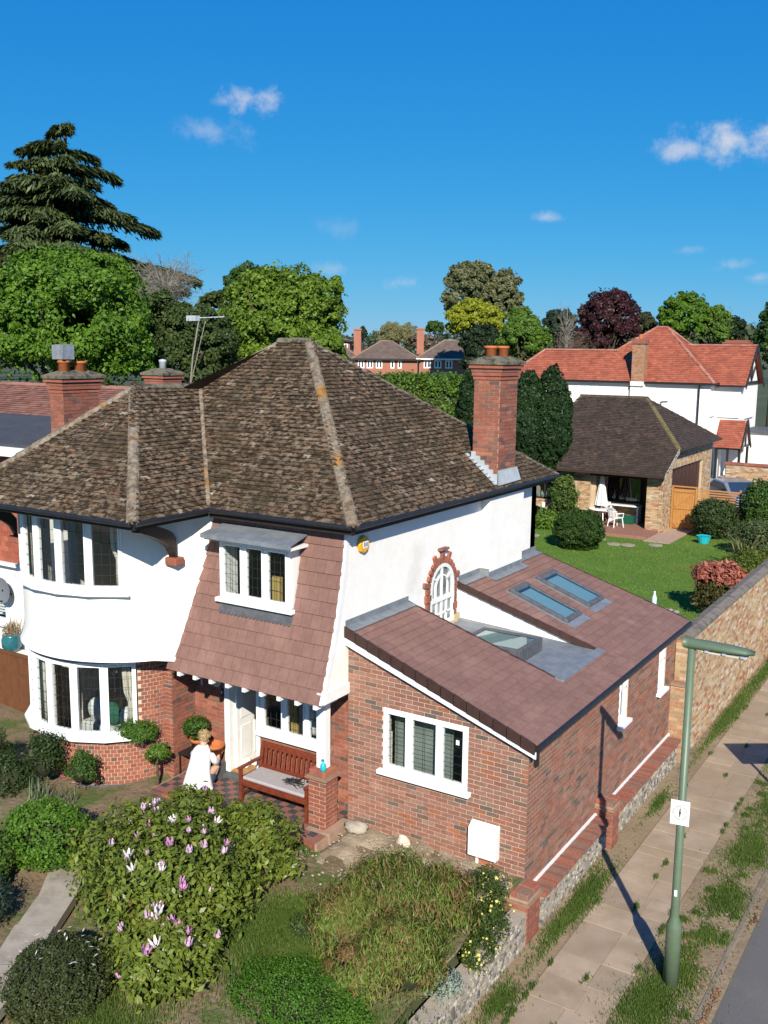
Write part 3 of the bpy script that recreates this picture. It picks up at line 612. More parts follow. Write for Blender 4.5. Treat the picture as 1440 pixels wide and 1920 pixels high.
for (xa, xb, ya, yb) in ((-2.5, -1.25, 4.55, 5.32), (-2.5, -1.3, 5.86, 6.74)):
    fm = MB()
    def rb(x0, x1, y0, y1, h0, h1, m_=fm): m_.prism([rp(x0, y0, h0), rp(x1, y0, h0), rp(x1, y1, h0), rp(x0, y1, h0)], (0, 0, h1-h0))
    rb(xa, xa+.13, ya, yb, .0, .115); rb(xb-.09, xb, ya, yb, .0, .10); rb(xa+.13, xb-.09, ya, ya+.09, 0, .105); rb(xa+.13, xb-.09, yb-.09, yb, 0, .105)
    rw = bevel(fm.build('roof_window', LEADD, EROOF), .012, 1)
    mb = MB(); mb.poly(*[rp(x, y, .085) for x, y in ((xa+.13, ya+.09), (xb-.09, ya+.09), (xb-.09, yb-.09), (xa+.13, yb-.09))]); mb.build('pane', SKYGLASS, rw)
    mb = MB(); rb(xa+.17, xb-.11, ya+.12, yb-.12, .058, .062, mb); mb.build('pale_reveal', ROOML, rw)
    mb = MB(); rb(xb, xb+.16, ya-.03, yb+.05, .03, .04, mb); rb(xa-.05, xb, ya-.07, ya, .03, .038, mb); rb(xa-.05, xb, yb, yb+.07, .03, .038, mb); mb.build('flashing', LEAD, rw)
for a, b, x in ((-.1, 1.88, XS), (3.78, 4.72, XS), (4.72, 6.32, XS+.2), (6.32, 7.5, XS)):
    lf = MB(); lf.prism([(x, a, RZ(x)+.02), (x+.18, a, RZ(x+.18)+.045), (x+.18, b, RZ(x+.18)+.045), (x, b, RZ(x)+.02)], (0, 0, .012)); lf.box((x, a, RZ(x)), (x+.012, b, RZ(x)+.13)); lf.build('wall_flashing', LEAD, EROOF)
lf = MB(); lf.box((XS, 4.70, RZ(XS)-.1), (XS+.21, 4.715, RZ(XS)+.13)); lf.build('wall_flashing', LEAD, EROOF)
gt = MB(); gt.tube([(.17, -.09, RZ(.14)-.045), (.17, 8.07, RZ(.14)-.055)], .055, 8); gt.build('gutter', BLACK, EROOF)
gt = MB(); gt.box((.02, -.06, 1.98), (.125, 8.0, 2.08)); gt.build('fascia', BLACK, EROOF)
mb = MB(); mb.box((.01, .18, 1.72), (.07, .25, 2.08)); mb.build('gutter_outlet', BLACK, EROOF)
wp = MB(); wp.box((.008, .30, -.27), (.05, 7.5, -.205)); wp.build('damp_course', WPAINT, EXTW)
mbx = MB(); mbx.box((-.9, -.14, .17), (-.42, -.01, .62)); mbx.prism([(-.9, -.14, .62), (-.42, -.14, .62), (-.42, -.01, .70), (-.9, -.01, .70)][::1], (0, .0, .004)); mbx.add([(-.9, -.14, .62), (-.42, -.14, .62), (-.42, -.01, .70), (-.9, -.01, .70), (-.9, -.01, .62), (-.42, -.01, .62)], [(0, 1, 2, 3), (0, 3, 4), (1, 5, 2)])
mtr = thing('meter_box', 'white plastic meter box on the new brick front wall', 'meter box', (-.66, -.08, -.1))
bevel(mbx.build('case', UPVC, mtr), .018, 2)
mb = MB(); mb.box((-.86, -.148, .20), (-.46, -.141, .6)); bevel(mb.build('door', UPVC, mtr), .004, 1)
mb = MB(); mb.box((-.80, -.06, -.1), (-.765, -.02, .17)); mb.build('conduit', WPAINT, mtr)
# --- arched stair window on the side wall
AW = MB(); yc, zs, rr, z0 = 3.08, 3.46, .46, 2.72
def arc(r, n=14, a0=0, a1=math.pi): return [(yc+r*math.cos(a0+(a1-a0)*i/n), zs+r*math.sin(a0+(a1-a0)*i/n)) for i in range(n+1)]
def ring(mb, ro, ri, x, t, base):
    o_ = [(yc+ro, base)]+arc(ro)+[(yc-ro, base)]; i_ = [(yc+ri, base)]+arc(ri)+[(yc-ri, base)]
    for k in range(len(o_)-1): mb.prism([(x, *o_[k]), (x, *o_[k+1]), (x, *i_[k+1]), (x, *i_[k])], (t, 0, 0))
ring(AW, rr, rr-.07, XS, .05, z0); AW.box((XS, yc-rr, 3.20), (XS+.055, yc+rr, 3.28)); AW.box((XS, yc-rr, z0), (XS+.06, yc+rr, z0+.06))
ring(AW, .25, .215, XS+.005, .035, 3.28)
for yy in (yc-.19, yc+.19): AW.box((XS, yy-.018, z0), (XS+.04, yy+.018, 3.2))
AW.box((XS, yc-.018, z0), (XS+.042, yc+.018, zs+rr-.05)); AW.box((XS, yc-rr, 2.93), (XS+.04, yc+rr, 2.96))
for a in (R2D(35), R2D(145)): AW.bar((XS+.02, yc+.23*math.cos(a), zs+.23*math.sin(a)), (XS+.02, yc+rr*math.cos(a), zs+rr*math.sin(a)), .035, .04, (1, 0, 0))
aw = AW.build('arched_window', WPAINT, HOUSE)
mb = MB(); mb.poly(*[(XS+.012, y, z) for y, z in [(yc+rr-.02, z0)]+arc(rr-.02)+[(yc-rr+.02, z0)]]); mb.build('pane', GLASS, aw)
mb = MB(); mb.poly(*[(XS+.004, y, z) for y, z in [(yc+rr-.02, z0)]+arc(rr-.02)+[(yc-rr+.02, z0)]]); mb.build('net_curtain', mat('net_curtain', (.42, .42, .38), (.22, .23, .22), sc=5, rough=.9, c3=(.08, .09, .09), sc3=3, t3=(.52, .6)), aw)
for i in range(23):                                    # brick surround, every fourth brick long
    if i < 4: c, ang, L = (yc-rr-.06, 2.83+.165*i), 0, (.19 if i in (0, 1, 3) else .12)
    elif i >= 19: c, ang, L = (yc+rr+.06, 2.83+.165*(22-i)), 0, (.19 if i == 21 else .12)
    else:
        a = math.pi-(i-4)*math.pi/14; L = .24 if (i-4) % 4 == 1 else .13; c = (yc+(rr+L/2)*math.cos(a), zs+(rr+L/2)*math.sin(a)); ang = a
    mb = MB(); U_ = V((0, math.cos(ang), math.sin(ang))); W_ = V((0, -math.sin(ang), math.cos(ang))); hw = .072 if ang == 0 and (i < 4 or i >= 19) else .046
    mb.obox((XS+.02, *c), U_*L/2, W_*hw, V((.03, 0, 0))); bevel(mb.build('brick', BR_OLD[i % 3], aw), .004, 1)
mb = MB(); mb.box((XS, yc-.14, zs+rr+.26), (XS+.10, yc+.14, zs+rr+.30)); mb.box((XS, yc-.05, zs+rr+.10), (XS+.06, yc+.05, zs+rr+.26)); mb.build('keystone', BR_OLD[2], aw)
mb = MB(); mb.box((XS, yc+rr+.0, 2.6), (XS+.065, yc+rr+.24, 2.82)); mb.box((XS, yc-rr-.05, 2.6), (XS+.12, yc+rr+.05, 2.72)); mb.build('stone_sill', mat('yellow_stone', (.52, .42, .25), (.45, .36, .22), sc=6, rough=.9), aw)
# --- tile hung front with flare
PF = [(4.98, -.05), (4.53, -.11), (4.11, -.19), (3.69, -.29), (3.27, -.41), (2.78, -.57), (2.29, -.75)]
def prof(z):
    for (a, b), (c, d) in zip(PF, PF[1:]):
        if a >= z >= c: return b+(d-b)*(a-z)/(a-c)
    return PF[0][1] if z > PF[0][0] else PF[-1][1]
XL = lambda z: -6.12-.40*max(0, (4.95-z)/2.65)+(0 if z > 2.72 else -.12)
ORL = (-5.70, -4.13, 3.62, 4.72)                       # oriel opening
hm = MB(); zr = [4.98-(4.98-2.29)*i/24 for i in range(25)]
for a, b in zip(zr, zr[1:]):
    for u0, u1 in ((XL((a+b)/2), ORL[0]), (ORL[0], ORL[1]), (ORL[1], -3.27)):
        if u0 == ORL[0] and ORL[2] < (a+b)/2 < ORL[3]: continue
        hm.prism([(u0, prof(a)+.02, a), (u1, prof(a)+.02, a), (u1, prof(b)+.02, b), (u0, prof(b)+.02, b)], (0, .08, 0))
HUNG = hm.build('tile_hanging', VERGE, HOUSE)
pc = Pieces('hanging_tile', T_NEW, HUNG, 400, 'tile_cuts')
rows = 12; zt = 4.97; dz = (zt-2.27)/rows
for r in range(rows):
    z1 = zt-r*dz; z0_ = z1-dz; ya, yb = prof(min(z1, 4.97)), prof(z0_); Y = V((0, ya-yb, z1-z0_)).normalized(); N_ = V((1, 0, 0)).cross(Y)
    x = XL((z0_+z1)/2)-(.1 if r % 2 else 0); xe = -3.262
    while x < xe:
        a, b = max(x, XL((z0_+z1)/2)), min(x+.2, xe); zm = (z0_+z1)/2; x += .2
        segs = [(a, b)]
        if z0_ < ORL[3]-.02 and z1 > ORL[2]+.02: segs = [(p, q) for p, q in ((a, min(b, ORL[0]-.0)), (max(a, ORL[1]), b)) if q-p > .02]
        for p, q in segs:
            if q-p < .03: continue
            Yt = (Y*dz*1.08+N_*-.022).normalized(); c = V(((p+q)/2, (ya+yb)/2, (z0_+z1)/2))+N_*.014
            pc.piece(frame3(c, (1, 0, 0), Yt), (round(q-p-.004, 3), round(dz*1.08+.02, 3), .014), pick(TW_NEW))
pc.flush()
# white cheek, edge trim, beam
ckm = MB(); 
for (a, b), (c, d) in zip(PF, PF[1:]): ckm.prism([(XS, b, a), (XS, .018, a), (XS, .018, c), (XS, d, c)], (-.03, 0, 0))
ckm.build('flare_cheek', RENDER, HOUSE)
tr_ = MB()
for (a, b), (c, d) in zip(PF, PF[1:]): tr_.prism([(XS-.03, b-.035, a), (XS+.02, b-.035, a), (XS+.02, d-.035, c), (XS-.03, d-.035, c)], (0, .09, 0))
tr_.build('edge_trim', WPAINT, HOUSE)
bm = MB(); bm.box((XS-.12, -.72, 2.28), (XS+.03, .02, 2.46)); bm.build('porch_beam', WPAINT, HOUSE)
for i in range(9):
    x = -6.35+i*.37; mb = MB(); mb.box((x, -.80, 2.20), (x+.07, -.2, 2.27)); mb.build('rafter_end', WPAINT, HOUSE)
sf = MB(); sf.box((-6.7, -.70, 2.272), (-3.3, .32, 2.285)); sf.build('porch_ceiling', SOFFIT, HOUSE)
# oriel window
ow = window(HOUSE, (ORL[0]+.02, -.40, ORL[2]+.02), (1, 0, 0), (0, -1, 0), ORL[1]-ORL[0]-.04, 1.02, (1, 1, 1), fr=.065, cols=3, rows=5, sill=.06, depth=.08)
mb = MB(); 
for xa in (ORL[0]+.02, ORL[1]-.08): mb.prism([(xa, -.32, ORL[2]), (xa, -.32, ORL[3]), (xa, 0.0, ORL[3]), (xa, 0.0, ORL[2])], (.06, 0, 0))
mb.box((ORL[0]-.05, -.36, 4.66), (ORL[1]+.1, -.02, 4.70)); mb.build('oriel_side', WPAINT, ow)
mb = MB(); mb.prism([(ORL[0]-.16, -.62, 4.72), (ORL[1]+.16, -.62, 4.72), (ORL[1]+.16, -.62, 4.75), (ORL[0]-.16, -.62, 4.75)], (0, .03, 0)); mb.box((ORL[0]-.14, -.60, 4.67), (ORL[1]+.14, -.08, 4.72)); mb.build('oriel_fascia', WPAINT, ow)
mb = MB(); mb.prism([(ORL[0]-.18, -.64, 4.75), (ORL[1]+.18, -.64, 4.75), (ORL[1]+.12, -.05, 4.87), (ORL[0]-.12, -.05, 4.87)], (0, 0, .025)); mb.prism([(ORL[0]-.18, -.64, 4.70), (ORL[1]+.18, -.64, 4.70), (ORL[1]+.18, -.64, 4.77), (ORL[0]-.18, -.64, 4.77)], (0, -.01, 0)); mb.build('oriel_roof', LEAD, ow)
mb = MB(); yq = lambda z: prof(z)-.035
mb.prism([(ORL[0], yq(3.64), 3.64), (ORL[1]+.02, yq(3.64), 3.64), (ORL[1]+.02, yq(3.42), 3.42), (ORL[0], yq(3.42), 3.42)], (0, -.015, 0))
for i in range(19):
    x = ORL[0]+.042+i*.083; mb.add([(x-.04, yq(3.42)-.015, 3.42), (x+.04, yq(3.42)-.015, 3.42), (x+.034, yq(3.38)-.015, 3.38), (x, yq(3.36)-.015, 3.36), (x-.034, yq(3.38)-.015, 3.38)], [(0, 4, 3, 2, 1)])
mb.build('lead_apron', LEADD, ow)
mb = MB(); mb.box((-5.6, .15, 4.45), (-4.25, .17, 4.66)); mb.build('roller_blind', WPAINT, ow)
mb = MB(); 
for i in range(5): mb.tube([(-5.6+.045*i, .1+.02*(i % 2), 4.6), (-5.6+.03*i, .1, 3.65)], .03, 6)
mb.build('curtain', CURTAIN, ow, True)
mb = MB(); mb.box((-4.98, .0, 3.5), (-4.7, .12, 4.02)); bevel(mb.build('chair_back', mat('mustard_card', (.42, .30, .10), rough=.8), ow), .01)
mb = MB(); mb.ball((-4.4, .25, 3.55), (.28, .2, .2)); mb.build('pillow', WPAINT, ow, True)
# --- bay: upper rendered bow
UC, UR = V((-8.55, .43, 0)), 2.12
def ringpt(c, r, deg, z): a = R2D(deg); return V((c.x+r*math.cos(a), c.y+r*math.sin(a), z))
US = 230; UE = 310; UN = 5
def upline(z):
    dr = .09*max(0, min(1, (2.75-z)/.33))**1.5
    l = [ringpt(UC, UR+dr, d, z) for d in range(190, 323, 4)]+[ringpt(UC, UR+dr, 323, z)]
    return l+[V((-6.48-dr*0, -.66-dr, z)), V((-6.33, -.36-dr*.5, z)), V((-6.0, .02, z))]
bw = MB(); zl = [2.42, 2.45, 2.5, 2.56, 2.64, 2.75, 3.0, 3.3, 3.66, 4.94, 5.12]
L_ = [upline(z) for z in zl]; nA = len(L_[0]); bw.v = [tuple(p) for l in L_ for p in l]
for k in range(len(zl)-1):
    for i in range(nA-1):
        ang = math.degrees(math.atan2(L_[k][i].y-UC.y, L_[k][i].x-UC.x)) % 360
        if zl[k] >= 3.6 and zl[k] < 4.9 and US-3 < ang < UE-.5 and i < nA-4: continue
        bw.f.append((k*nA+i, k*nA+i+1, (k+1)*nA+i+1, (k+1)*nA+i)); bw.m.append(0)
bow = bw.build('bay_wall', RENDER, HOUSE, True)
bw = MB(); bw.poly(*[p-V((0, 0, -.004)) for p in L_[0]], V((-10.5, .6, 2.424))); bw.build('bay_soffit', RENDER, HOUSE)
def baywin(c, r, a0, a1, n, z0, z1, cols, rows, sillr, curt):
    first = None
    for i in range(n):
        p, q = ringpt(c, r, a0+(a1-a0)*i/n, z0), ringpt(c, r, a0+(a1-a0)*(i+1)/n, z0); U = (q-p); w_ = U.length; U.normalize(); N = U.cross(V((0, 0, 1)))
        w = window(HOUSE, p+U*.002, U, N, w_-.004, z1-z0, (1,), fr=.045, cols=cols, rows=rows, depth=.09, name='bay_window')
        if i in curt:
            mb = MB(); s = curt[i]
            for k in range(6):
                t0 = .08+.07*k if s > 0 else .92-.07*k; t1 = .08+.035*k if s > 0 else .92-.035*k
                a = p+U*w_*t0-N*(.18+.03*(k % 2)); b = p+U*w_*t1-N*(.18+.03*(k % 2)); mb.tube([a+V((0, 0, z1-z0)), a.lerp(b, .35)+V((0, 0, (z1-z0)*.55)), b+V((0, 0, (z1-z0)*.4)), b+V((0, 0, .0))], [.028, .03, .022, .034], 6)
            mb.build('curtain', CURTAIN, w, True)
        if first is None: first = w
    sl = MB()
    for i in range(n):
        p, q = ringpt(c, r-.05, a0+(a1-a0)*i/n, z0), ringpt(c, r-.05, a0+(a1-a0)*(i+1)/n, z0)
        p2, q2 = ringpt(c, r+sillr, a0+(a1-a0)*i/n-(1.5 if i == 0 else 0), z0-.03), ringpt(c, r+sillr, a0+(a1-a0)*(i+1)/n+(2.5 if i == n-1 else 0), z0-.03)
        sl.prism([p, q, q2, p2], (0, 0, -.055))
    sl.build('sill', UPVC, first); return first
baywin(UC, UR+.03, US, UE, 5, 3.70, 4.98, 3, 6, .12, {4: -1, 1: 1, 0: -1})
LC, LR = V((-8.75, .12, 0)), 1.66
baywin(LC, LR+.06, 212, 326, 6, .92, 2.28, 4, 6, .12, {5: -1, 2: 1, 1: 1})
# lower brick bay
bb_ = MB()
def arcwall(mb, c, r, a0, a1, z0, z1, n=30):
    for i in range(n): mb.poly(ringpt(c, r, a0+(a1-a0)*i/n, z0), ringpt(c, r, a0+(a1-a0)*(i+1)/n, z0), ringpt(c, r, a0+(a1-a0)*(i+1)/n, z1), ringpt(c, r, a0+(a1-a0)*i/n, z1))
arcwall(bb_, LC, LR, 190, 345, -.3, .86); arcwall(bb_, LC, LR, 327, 345, .86, 2.45, 6); arcwall(bb_, LC, LR, 190, 211, .86, 2.45, 6); arcwall(bb_, LC, LR, 190, 345, 2.28, 2.45)
e_ = ringpt(LC, LR, 345, 0); bb_.prism([(e_.x, e_.y, -.3), (-6.98, -.31, -.3), (-6.98, -.31, 2.45), (e_.x, e_.y, 2.45)], (0, .1, 0)); bb_.box((-7.1, -.3, -.3), (-6.985, .3, 2.45))
bay = bb_.build('bay_brickwork', MORTAR, HOUSE)
pc = Pieces('brick', BR_OLD, bay, 60, 'brickwork'); st_ = math.degrees(.115/LR)
for r in range(int(2.6/.075)):
    z = -.26+.075*r; a = 190+(st_/2 if r % 2 else 0)
    while a < 345:
        if z < .80 or (a > 327.5 or a < 210) or z > 2.3:
            c = ringpt(LC, LR, a, z+.0325); ra = R2D(a); pc.piece(frame3(c, (-math.sin(ra), math.cos(ra), 0), (0, 0, 1)), (.105, .065, .008), pick(BW_OLD))
        a += st_
bricks(pc, (-6.98, -.31, -.26), (0, 1, 0), .62, 2.6, weights=BW_OLD, d=.008); bricks(pc, (e_.x, e_.y, -.26), V((-6.98-e_.x, -.31-e_.y, 0)), math.hypot(-6.98-e_.x, -.31-e_.y), 2.6, weights=BW_OLD, d=.008)
pc.flush()
cr = MB()
for i in range(22):
    a = 212+i*6; c = ringpt(LC, LR+.04, a, 2.385); ra = R2D(a); cr.obox(c, V((-math.sin(ra), math.cos(ra), 0))*.085, V((math.cos(ra), math.sin(ra), 0))*.06, V((0, 0, .045)), i % 3)
cr.build('tile_creasing', BR_OLD[:3], bay)
pl = MB(); arcwall(pl, LC, LR+.05, 215, 345, -.3, -.02); pl.build('dark_plinth', LEADD, bay)
mb = MB(); mb.box((-10.3, .9, -.05), (-6.9, 3.1, .08)); mb.build('bay_floor', ROOMD, HOUSE)
so_ = thing('sofa', 'white and green cushions on a sofa inside the ground floor bay window', 'sofa', (-8.6, .1, .08))
mb = MB(); mb.box((-9.5, -.35, .1), (-7.7, .35, .55)); bevel(mb.build('seat', mat('pale_sofa', (.62, .62, .60), rough=.95), so_), .08, 3)
for x, m_ in ((-9.2, 'w'), (-8.75, 'g'), (-8.3, 'w'), (-7.95, 'g')):
    mb = MB(); mb.ball((x, -.15, .78), (.22, .14, .24)); mb.build('scatter_cushion', WPAINT if m_ == 'w' else mat('green_cloth', (.03, .12, .08), rough=.9), so_, True)
# eave brackets
for p, q in (((-6.45, -.72, 4.32), (-6.12, -1.88, 5.08)), ((-10.3, -1.0, 4.32), (-10.5, -1.9, 5.08))):
    p, q = V(p), V(q); mb = MB(); s_ = V((-(q-p).y, (q-p).x, 0)).normalized()*.07; n = 9; lo = []; hi = []
    for i in range(n+1):
        t = i/n; b = p.lerp(q, t); hi.append(V((b.x, b.y, p.z+.32+(q.z-p.z-.30)*t**.6))); lo.append(V((b.x, b.y, p.z+(q.z-p.z-.1)*t**.55*1.0-.04+.0*t)))
    for i in range(n): mb.prism([lo[i]-s_, lo[i+1]-s_, hi[i+1]-s_, hi[i]-s_], s_*2)
    mb.build('eave_bracket', DARKWOOD, HOUSE)
    mb = MB(); mb.box((p.x-.13, p.y-.08, p.z-.16), (p.x+.13, p.y+.14, p.z-.02)); bevel(mb.build('corbel', BR_OLD[0], HOUSE), .02)
# --- porch
pw = MB(); PY = .30
wallpanel(pw, (-7.0, PY, -.3), (1, 0, 0), 3.75, 2.75, .22, [(.80, 1.58, .33, 2.36), (1.62, 3.10, 1.33, 2.40)])
pwall = pw.build('porch_wall', MORTARO, HOUSE)
pc = Pieces('brick', BR_OLD, pwall, 0, 'brickwork'); bricks(pc, (-7.0, PY, -.3), (1, 0, 0), 3.75, 2.7, holes=[(.74, 3.14, 1.30, 2.7), (.74, 1.62, .3, 2.7)], weights=[.34, .3, .18, .12, .03, .03], d=.007); pc.flush()
pwn = window(HOUSE, (-5.38, PY-.02, 1.05), (1, 0, 0), (0, -1, 0), 1.50, 1.05, (1, 1, .8), fr=.065, cols=3, rows=5, sill=.09, depth=.08)
mb = MB(); mb.box((-5.2, .75, .9), (-4.9, .8, 1.55)); mb.build('yellow_card', mat('mustard_card', (.42, .30, .10)), pwn)
mb = MB(); mb.ball((-4.55, .8, 1.25), (.2, .12, .3)); mb.ball((-4.1, .8, 1.15), (.15, .12, .22)); mb.build('linen', WPAINT, pwn, True)
df = MB(); df.box((-6.22, PY-.04, 0), (-6.10, PY+.22, 2.1)); df.box((-5.46, PY-.04, 0), (-5.39, PY+.2, 2.1)); df.box((-6.22, PY-.04, 2.05), (-5.39, PY+.2, 2.13)); dfr = bevel(df.build('door_frame', WPAINT, HOUSE), .008, 1)
dm = MB(); dm.box((-6.10, PY+.12, .1), (-6.055, PY+1.0, 2.03)); dm.box((-6.05, PY+.22, .25), (-6.04, PY+.52, .9)); dm.box((-6.05, PY+.6, .25), (-6.04, PY+.9, .9)); dm.box((-6.05, PY+.22, 1.05), (-6.04, PY+.9, 1.9)); bevel(dm.build('open_door', WPAINT, HOUSE), .008, 1)
hf = MB(); hf.box((-6.3, PY+.0, .04), (-4.2, 2.9, .095)); hf.build('hall_floor', OAK, HOUSE)
mb = MB(); mb.box((-6.3, 2.2, .1), (-5.75, 2.22, 2.3)); mb.build('hall_wall', ROOML, HOUSE)
mb = MB(); mb.box((-6.3, PY-.16, -.06), (-5.38, PY+.0, .075)); bevel(mb.build('door_step', LEADD, HOUSE), .01)
# porch pier and post
px0, px1, py0, py1 = -3.70, -3.36, -.50, -.16
pm_ = MB(); pm_.box((px0, py0, -.2), (px1, py1, .88)); pier = pm_.build('porch_pier', MORTAR, HOUSE)
pc = Pieces('brick', BR_OLD, pier, 60, 'brickwork')
for o_, U, L in (((px0, py0, -.15), (1, 0, 0), px1-px0), ((px1, py0, -.15), (0, 1, 0), py1-py0), ((px0, py1, -.15), (0, -1, 0), py1-py0)): bricks(pc, o_, U, L, 1.02, weights=[.3, .3, .2, .16, .02, .02], d=.008, bl=.218 if L > .3 else .1)
pc.flush()
mb = MB(); mb.box((px0-.05, py0-.05, .87), (px1+.05, py1+.05, .895)); mb.box((px0-.03, py0-.03, .895), (px1+.03, py1+.03, .915)); mb.build('tile_course', mat('creasing_tile', (.30, .19, .13), (.24, .15, .1), sc=8, rough=.9), pier)
for i in range(4): mb = MB(); mb.box((px0+.01+.083*i, py0+.0, .915), (px0+.085+.083*i, py1, 1.02)); bevel(mb.build('cap_brick', BR_OLD[i % 4], pier), .006, 1)
mb = MB(); mb.box((-3.62, -.40, 1.02), (-3.44, -.24, 2.30)); mb.box((-3.60, -.72, 2.22), (-3.36, -.2, 2.30)); bevel(mb.build('porch_post', WPAINT, HOUSE), .008, 1)
# porch floor of red and black quarries
pf = MB(); pf.box((-6.95, -.92, -.25), (-3.22, PY, -.015)); pf.box((-3.36, -.6, -.14), (-3.2, 0, .03)); pfl = pf.build('porch_floor', MORTARO, HOUSE)
QR = [mat('red_quarry', (.27, .125, .095), (.24, .11, .085), sc=8, rough=.6), mat('black_quarry', (.055, .055, .06), (.075, .075, .08), sc=8, rough=.5)]
qm = [None, None]; s_ = .152
for k in range(2):
    b = MB(); b.box((-s_/2+.003, -s_/2+.003, 0), (s_/2-.003, s_/2-.003, .012)); me = bpy.data.meshes.new('floor_tile'); me.from_pydata(b.v, [], b.f); me.materials.append(QR[k]); qm[k] = me
for i in range(24):
    for k in range(8):
        x, y = -6.90+s_*(i+.5), -.92+s_*(k+.5)
        if x > -3.25 or (px0-.07 < x < px1+.07 and py0-.07 < y < py1+.07): continue
        link('floor_tile', qm[1 if (i+k) % 2 and k > 0 else 0], pfl, None, Matrix.Translation((x, y, -.014)))
for i in range(14):
    mb = MB(); mb.box((-6.9+.26*i, -.98, -.2), (-6.9+.26*i+.25, -.922, .0)); mb.build('edge_brick', BR_OLD[i % 4 if i % 5 else 4], pfl)
ab = MB(); ab.box((-3.5, PY-.012, -.02), (-3.27, PY, .13)); ab.build('air_brick', LEADD, HOUSE)
# ================================================================= BOUNDARY WALLS
GW = thing('flint_garden_wall', 'low flint garden wall with brick coping and brick piers along the pavement', 'wall', (.15, 2, -.8))
m = MB(); m.box((.02, -9, -.95), (.24, 7.4, -.305)); m.box((.0, -9, -.31), (.245, -.42, -.29)); gcore = m.build('wall_core', mat('lime_mortar', (.40, .35, .28), (.33, .28, .22), sc=6, rough=1, bump=.01, bsc=40), GW)
fb = MB(); meshes = []
for k in range(14):
    b = MB(); b.ball((0, 0, 0), (.055, .03, .04), 7, 5, 0, .28); me = bpy.data.meshes.new('flint'); me.from_pydata(b.v, [], b.f); me.materials.append(FLINTS[k % 5]); meshes.append((me, b, k % 5))
cnt = 0; stuff = MB()
for yi in range(150):
    for zi in range(7):
        y = -4.6+yi*.083+random.uniform(-.025, .025); z = -.78+zi*.073+random.uniform(-.02, .02)
        if (-.5 < y < .12) or (3.0 < y < 3.42) or y > 7.35 or random.random() < .2: continue
        me, b, mi = meshes[random.randrange(14)]; s = random.uniform(.55, 1.3); M = Matrix.Translation((.236, y, z)) @ Matrix.Rotation(random.uniform(-.6, .6), 4, 'X') @ Matrix.Rotation(math.pi/2, 4, 'Z') @ Matrix.Diagonal((s, .7, s*random.uniform(.8, 1.1), 1))
        if -2.5 < y < 2.4 and cnt < 290 and random.random() < .9: link('flint', me, gcore, None, M); cnt += 1
        else: stuff.add([M @ V(p) for p in b.v], b.f, mi)
stuff.build('flint_facing', FLINTS, gcore, kind='stuff')
COPB = [BR_OLD[0], BR_OLD[3], BR_OLD[2], mat('worn_coping_brick', (.26, .15, .105), (.2, .12, .09), sc=9, rough=.95, bump=.008)]
y = .12
cme = []
for c_ in COPB:
    b = MB(); b.box((-.15, 0, 0), (.15, .068, .07)); me = bpy.data.meshes.new('coping_brick'); me.from_pydata(b.v, [], b.f); me.materials.append(c_); cme.append(me)
while y < 7.3:
    if not (2.95 < y < 3.42):
        link('coping_brick', cme[pick((.2, .2, .2, .4))], GW, None, Matrix.Translation((.17, y, -.30+random.uniform(-.004, .004))) @ Matrix.Rotation(random.uniform(-.02, .02), 4, 'Y'))
    y += .073
cm = MB(); cm.box((.02, .1, -.33), (.285, 7.35, -.302)); cm.build('coping_bed', MORTARO, GW)
def gpier(x0, x1, y0, y1, z0, z1, capm=None):
    m = MB(); m.box((x0, y0, z0), (x1, y1, z1-.09)); p = m.build('pier', MORTARO, GW); pc = Pieces('brick', BR_OLD, p, 60, 'brickwork')
    for o_, U, L in (((x0, y0, z0), (1, 0, 0), x1-x0), ((x1, y0, z0), (0, 1, 0), y1-y0), ((x0, y1, z0), (0, -1, 0), y1-y0)): bricks(pc, o_, U, L, z1-.17-z0, weights=[.25, .25, .25, .2, .03, .02], d=.008)
    pc.flush(); m = MB(); m.box((x0-.035, y0-.035, z1-.165), (x1+.035, y1+.035, z1-.13)); m.build('creasing', mat('creasing_tile', (.3, .19, .13)), p)
    for i in range(2):
        for k in range(2):
            m = MB(); xa, xb = x0+(x1-x0)*i/2, x0+(x1-x0)*(i+1)/2; ya, yb = y0+(y1-y0)*k/2, y0+(y1-y0)*(k+1)/2; m.box((xa+.003, ya+.003, z1-.13), (xb-.003, yb-.003, z1)); bevel(m.build('cap_brick', COPB[3] if (i+k) % 2 else BR_OLD[0], p), .008, 1)
    return p
gpier(-.17, .25, -.42, .05, -.9, -.03); gpier(-.0, .33, 3.02, 3.38, -.9, .06)
RW = thing('rear_boundary_wall', 'tall yellow stock brick boundary wall with mossy coping beside the pavement', 'wall', (.15, 16, -.8))
m = MB(); m.box((.0, 7.9, -1.0), (.27, 40, 1.86)); m.box((-.02, 7.45, -1), (.33, 7.95, .9)); m.box((.02, 7.62, .9), (.30, 7.95, 1.9)); rwc = m.build('wall_core', MORTARY, RW)
pc = Pieces('brick', BR_STK, rwc, 290, 'brickwork'); bricks(pc, (.27, 7.9, -.95), (0, 1, 0), 17, 2.78, weights=BW_STK, d=.014, jitter=.008)
bricks(pc, (-.02, 7.45, -.95), (1, 0, 0), .35, 1.8, weights=[.1, .3, 0, .3, .3, 0, 0], d=.008); bricks(pc, (.33, 7.45, -.95), (0, 1, 0), .5, 1.8, weights=[.0, .1, 0, .5, .2, .2, 0], d=.01); bricks(pc, (.02, 7.62, .9), (1, 0, 0), .28, .98, weights=[.3, .3, .1, .2, .1, 0, 0], d=.008); pc.flush()
m = MB(); m.box((-.06, 7.42, .88), (.37, 7.66, .95)); m.build('pier_cap', MATS['creasing_tile'], RW)
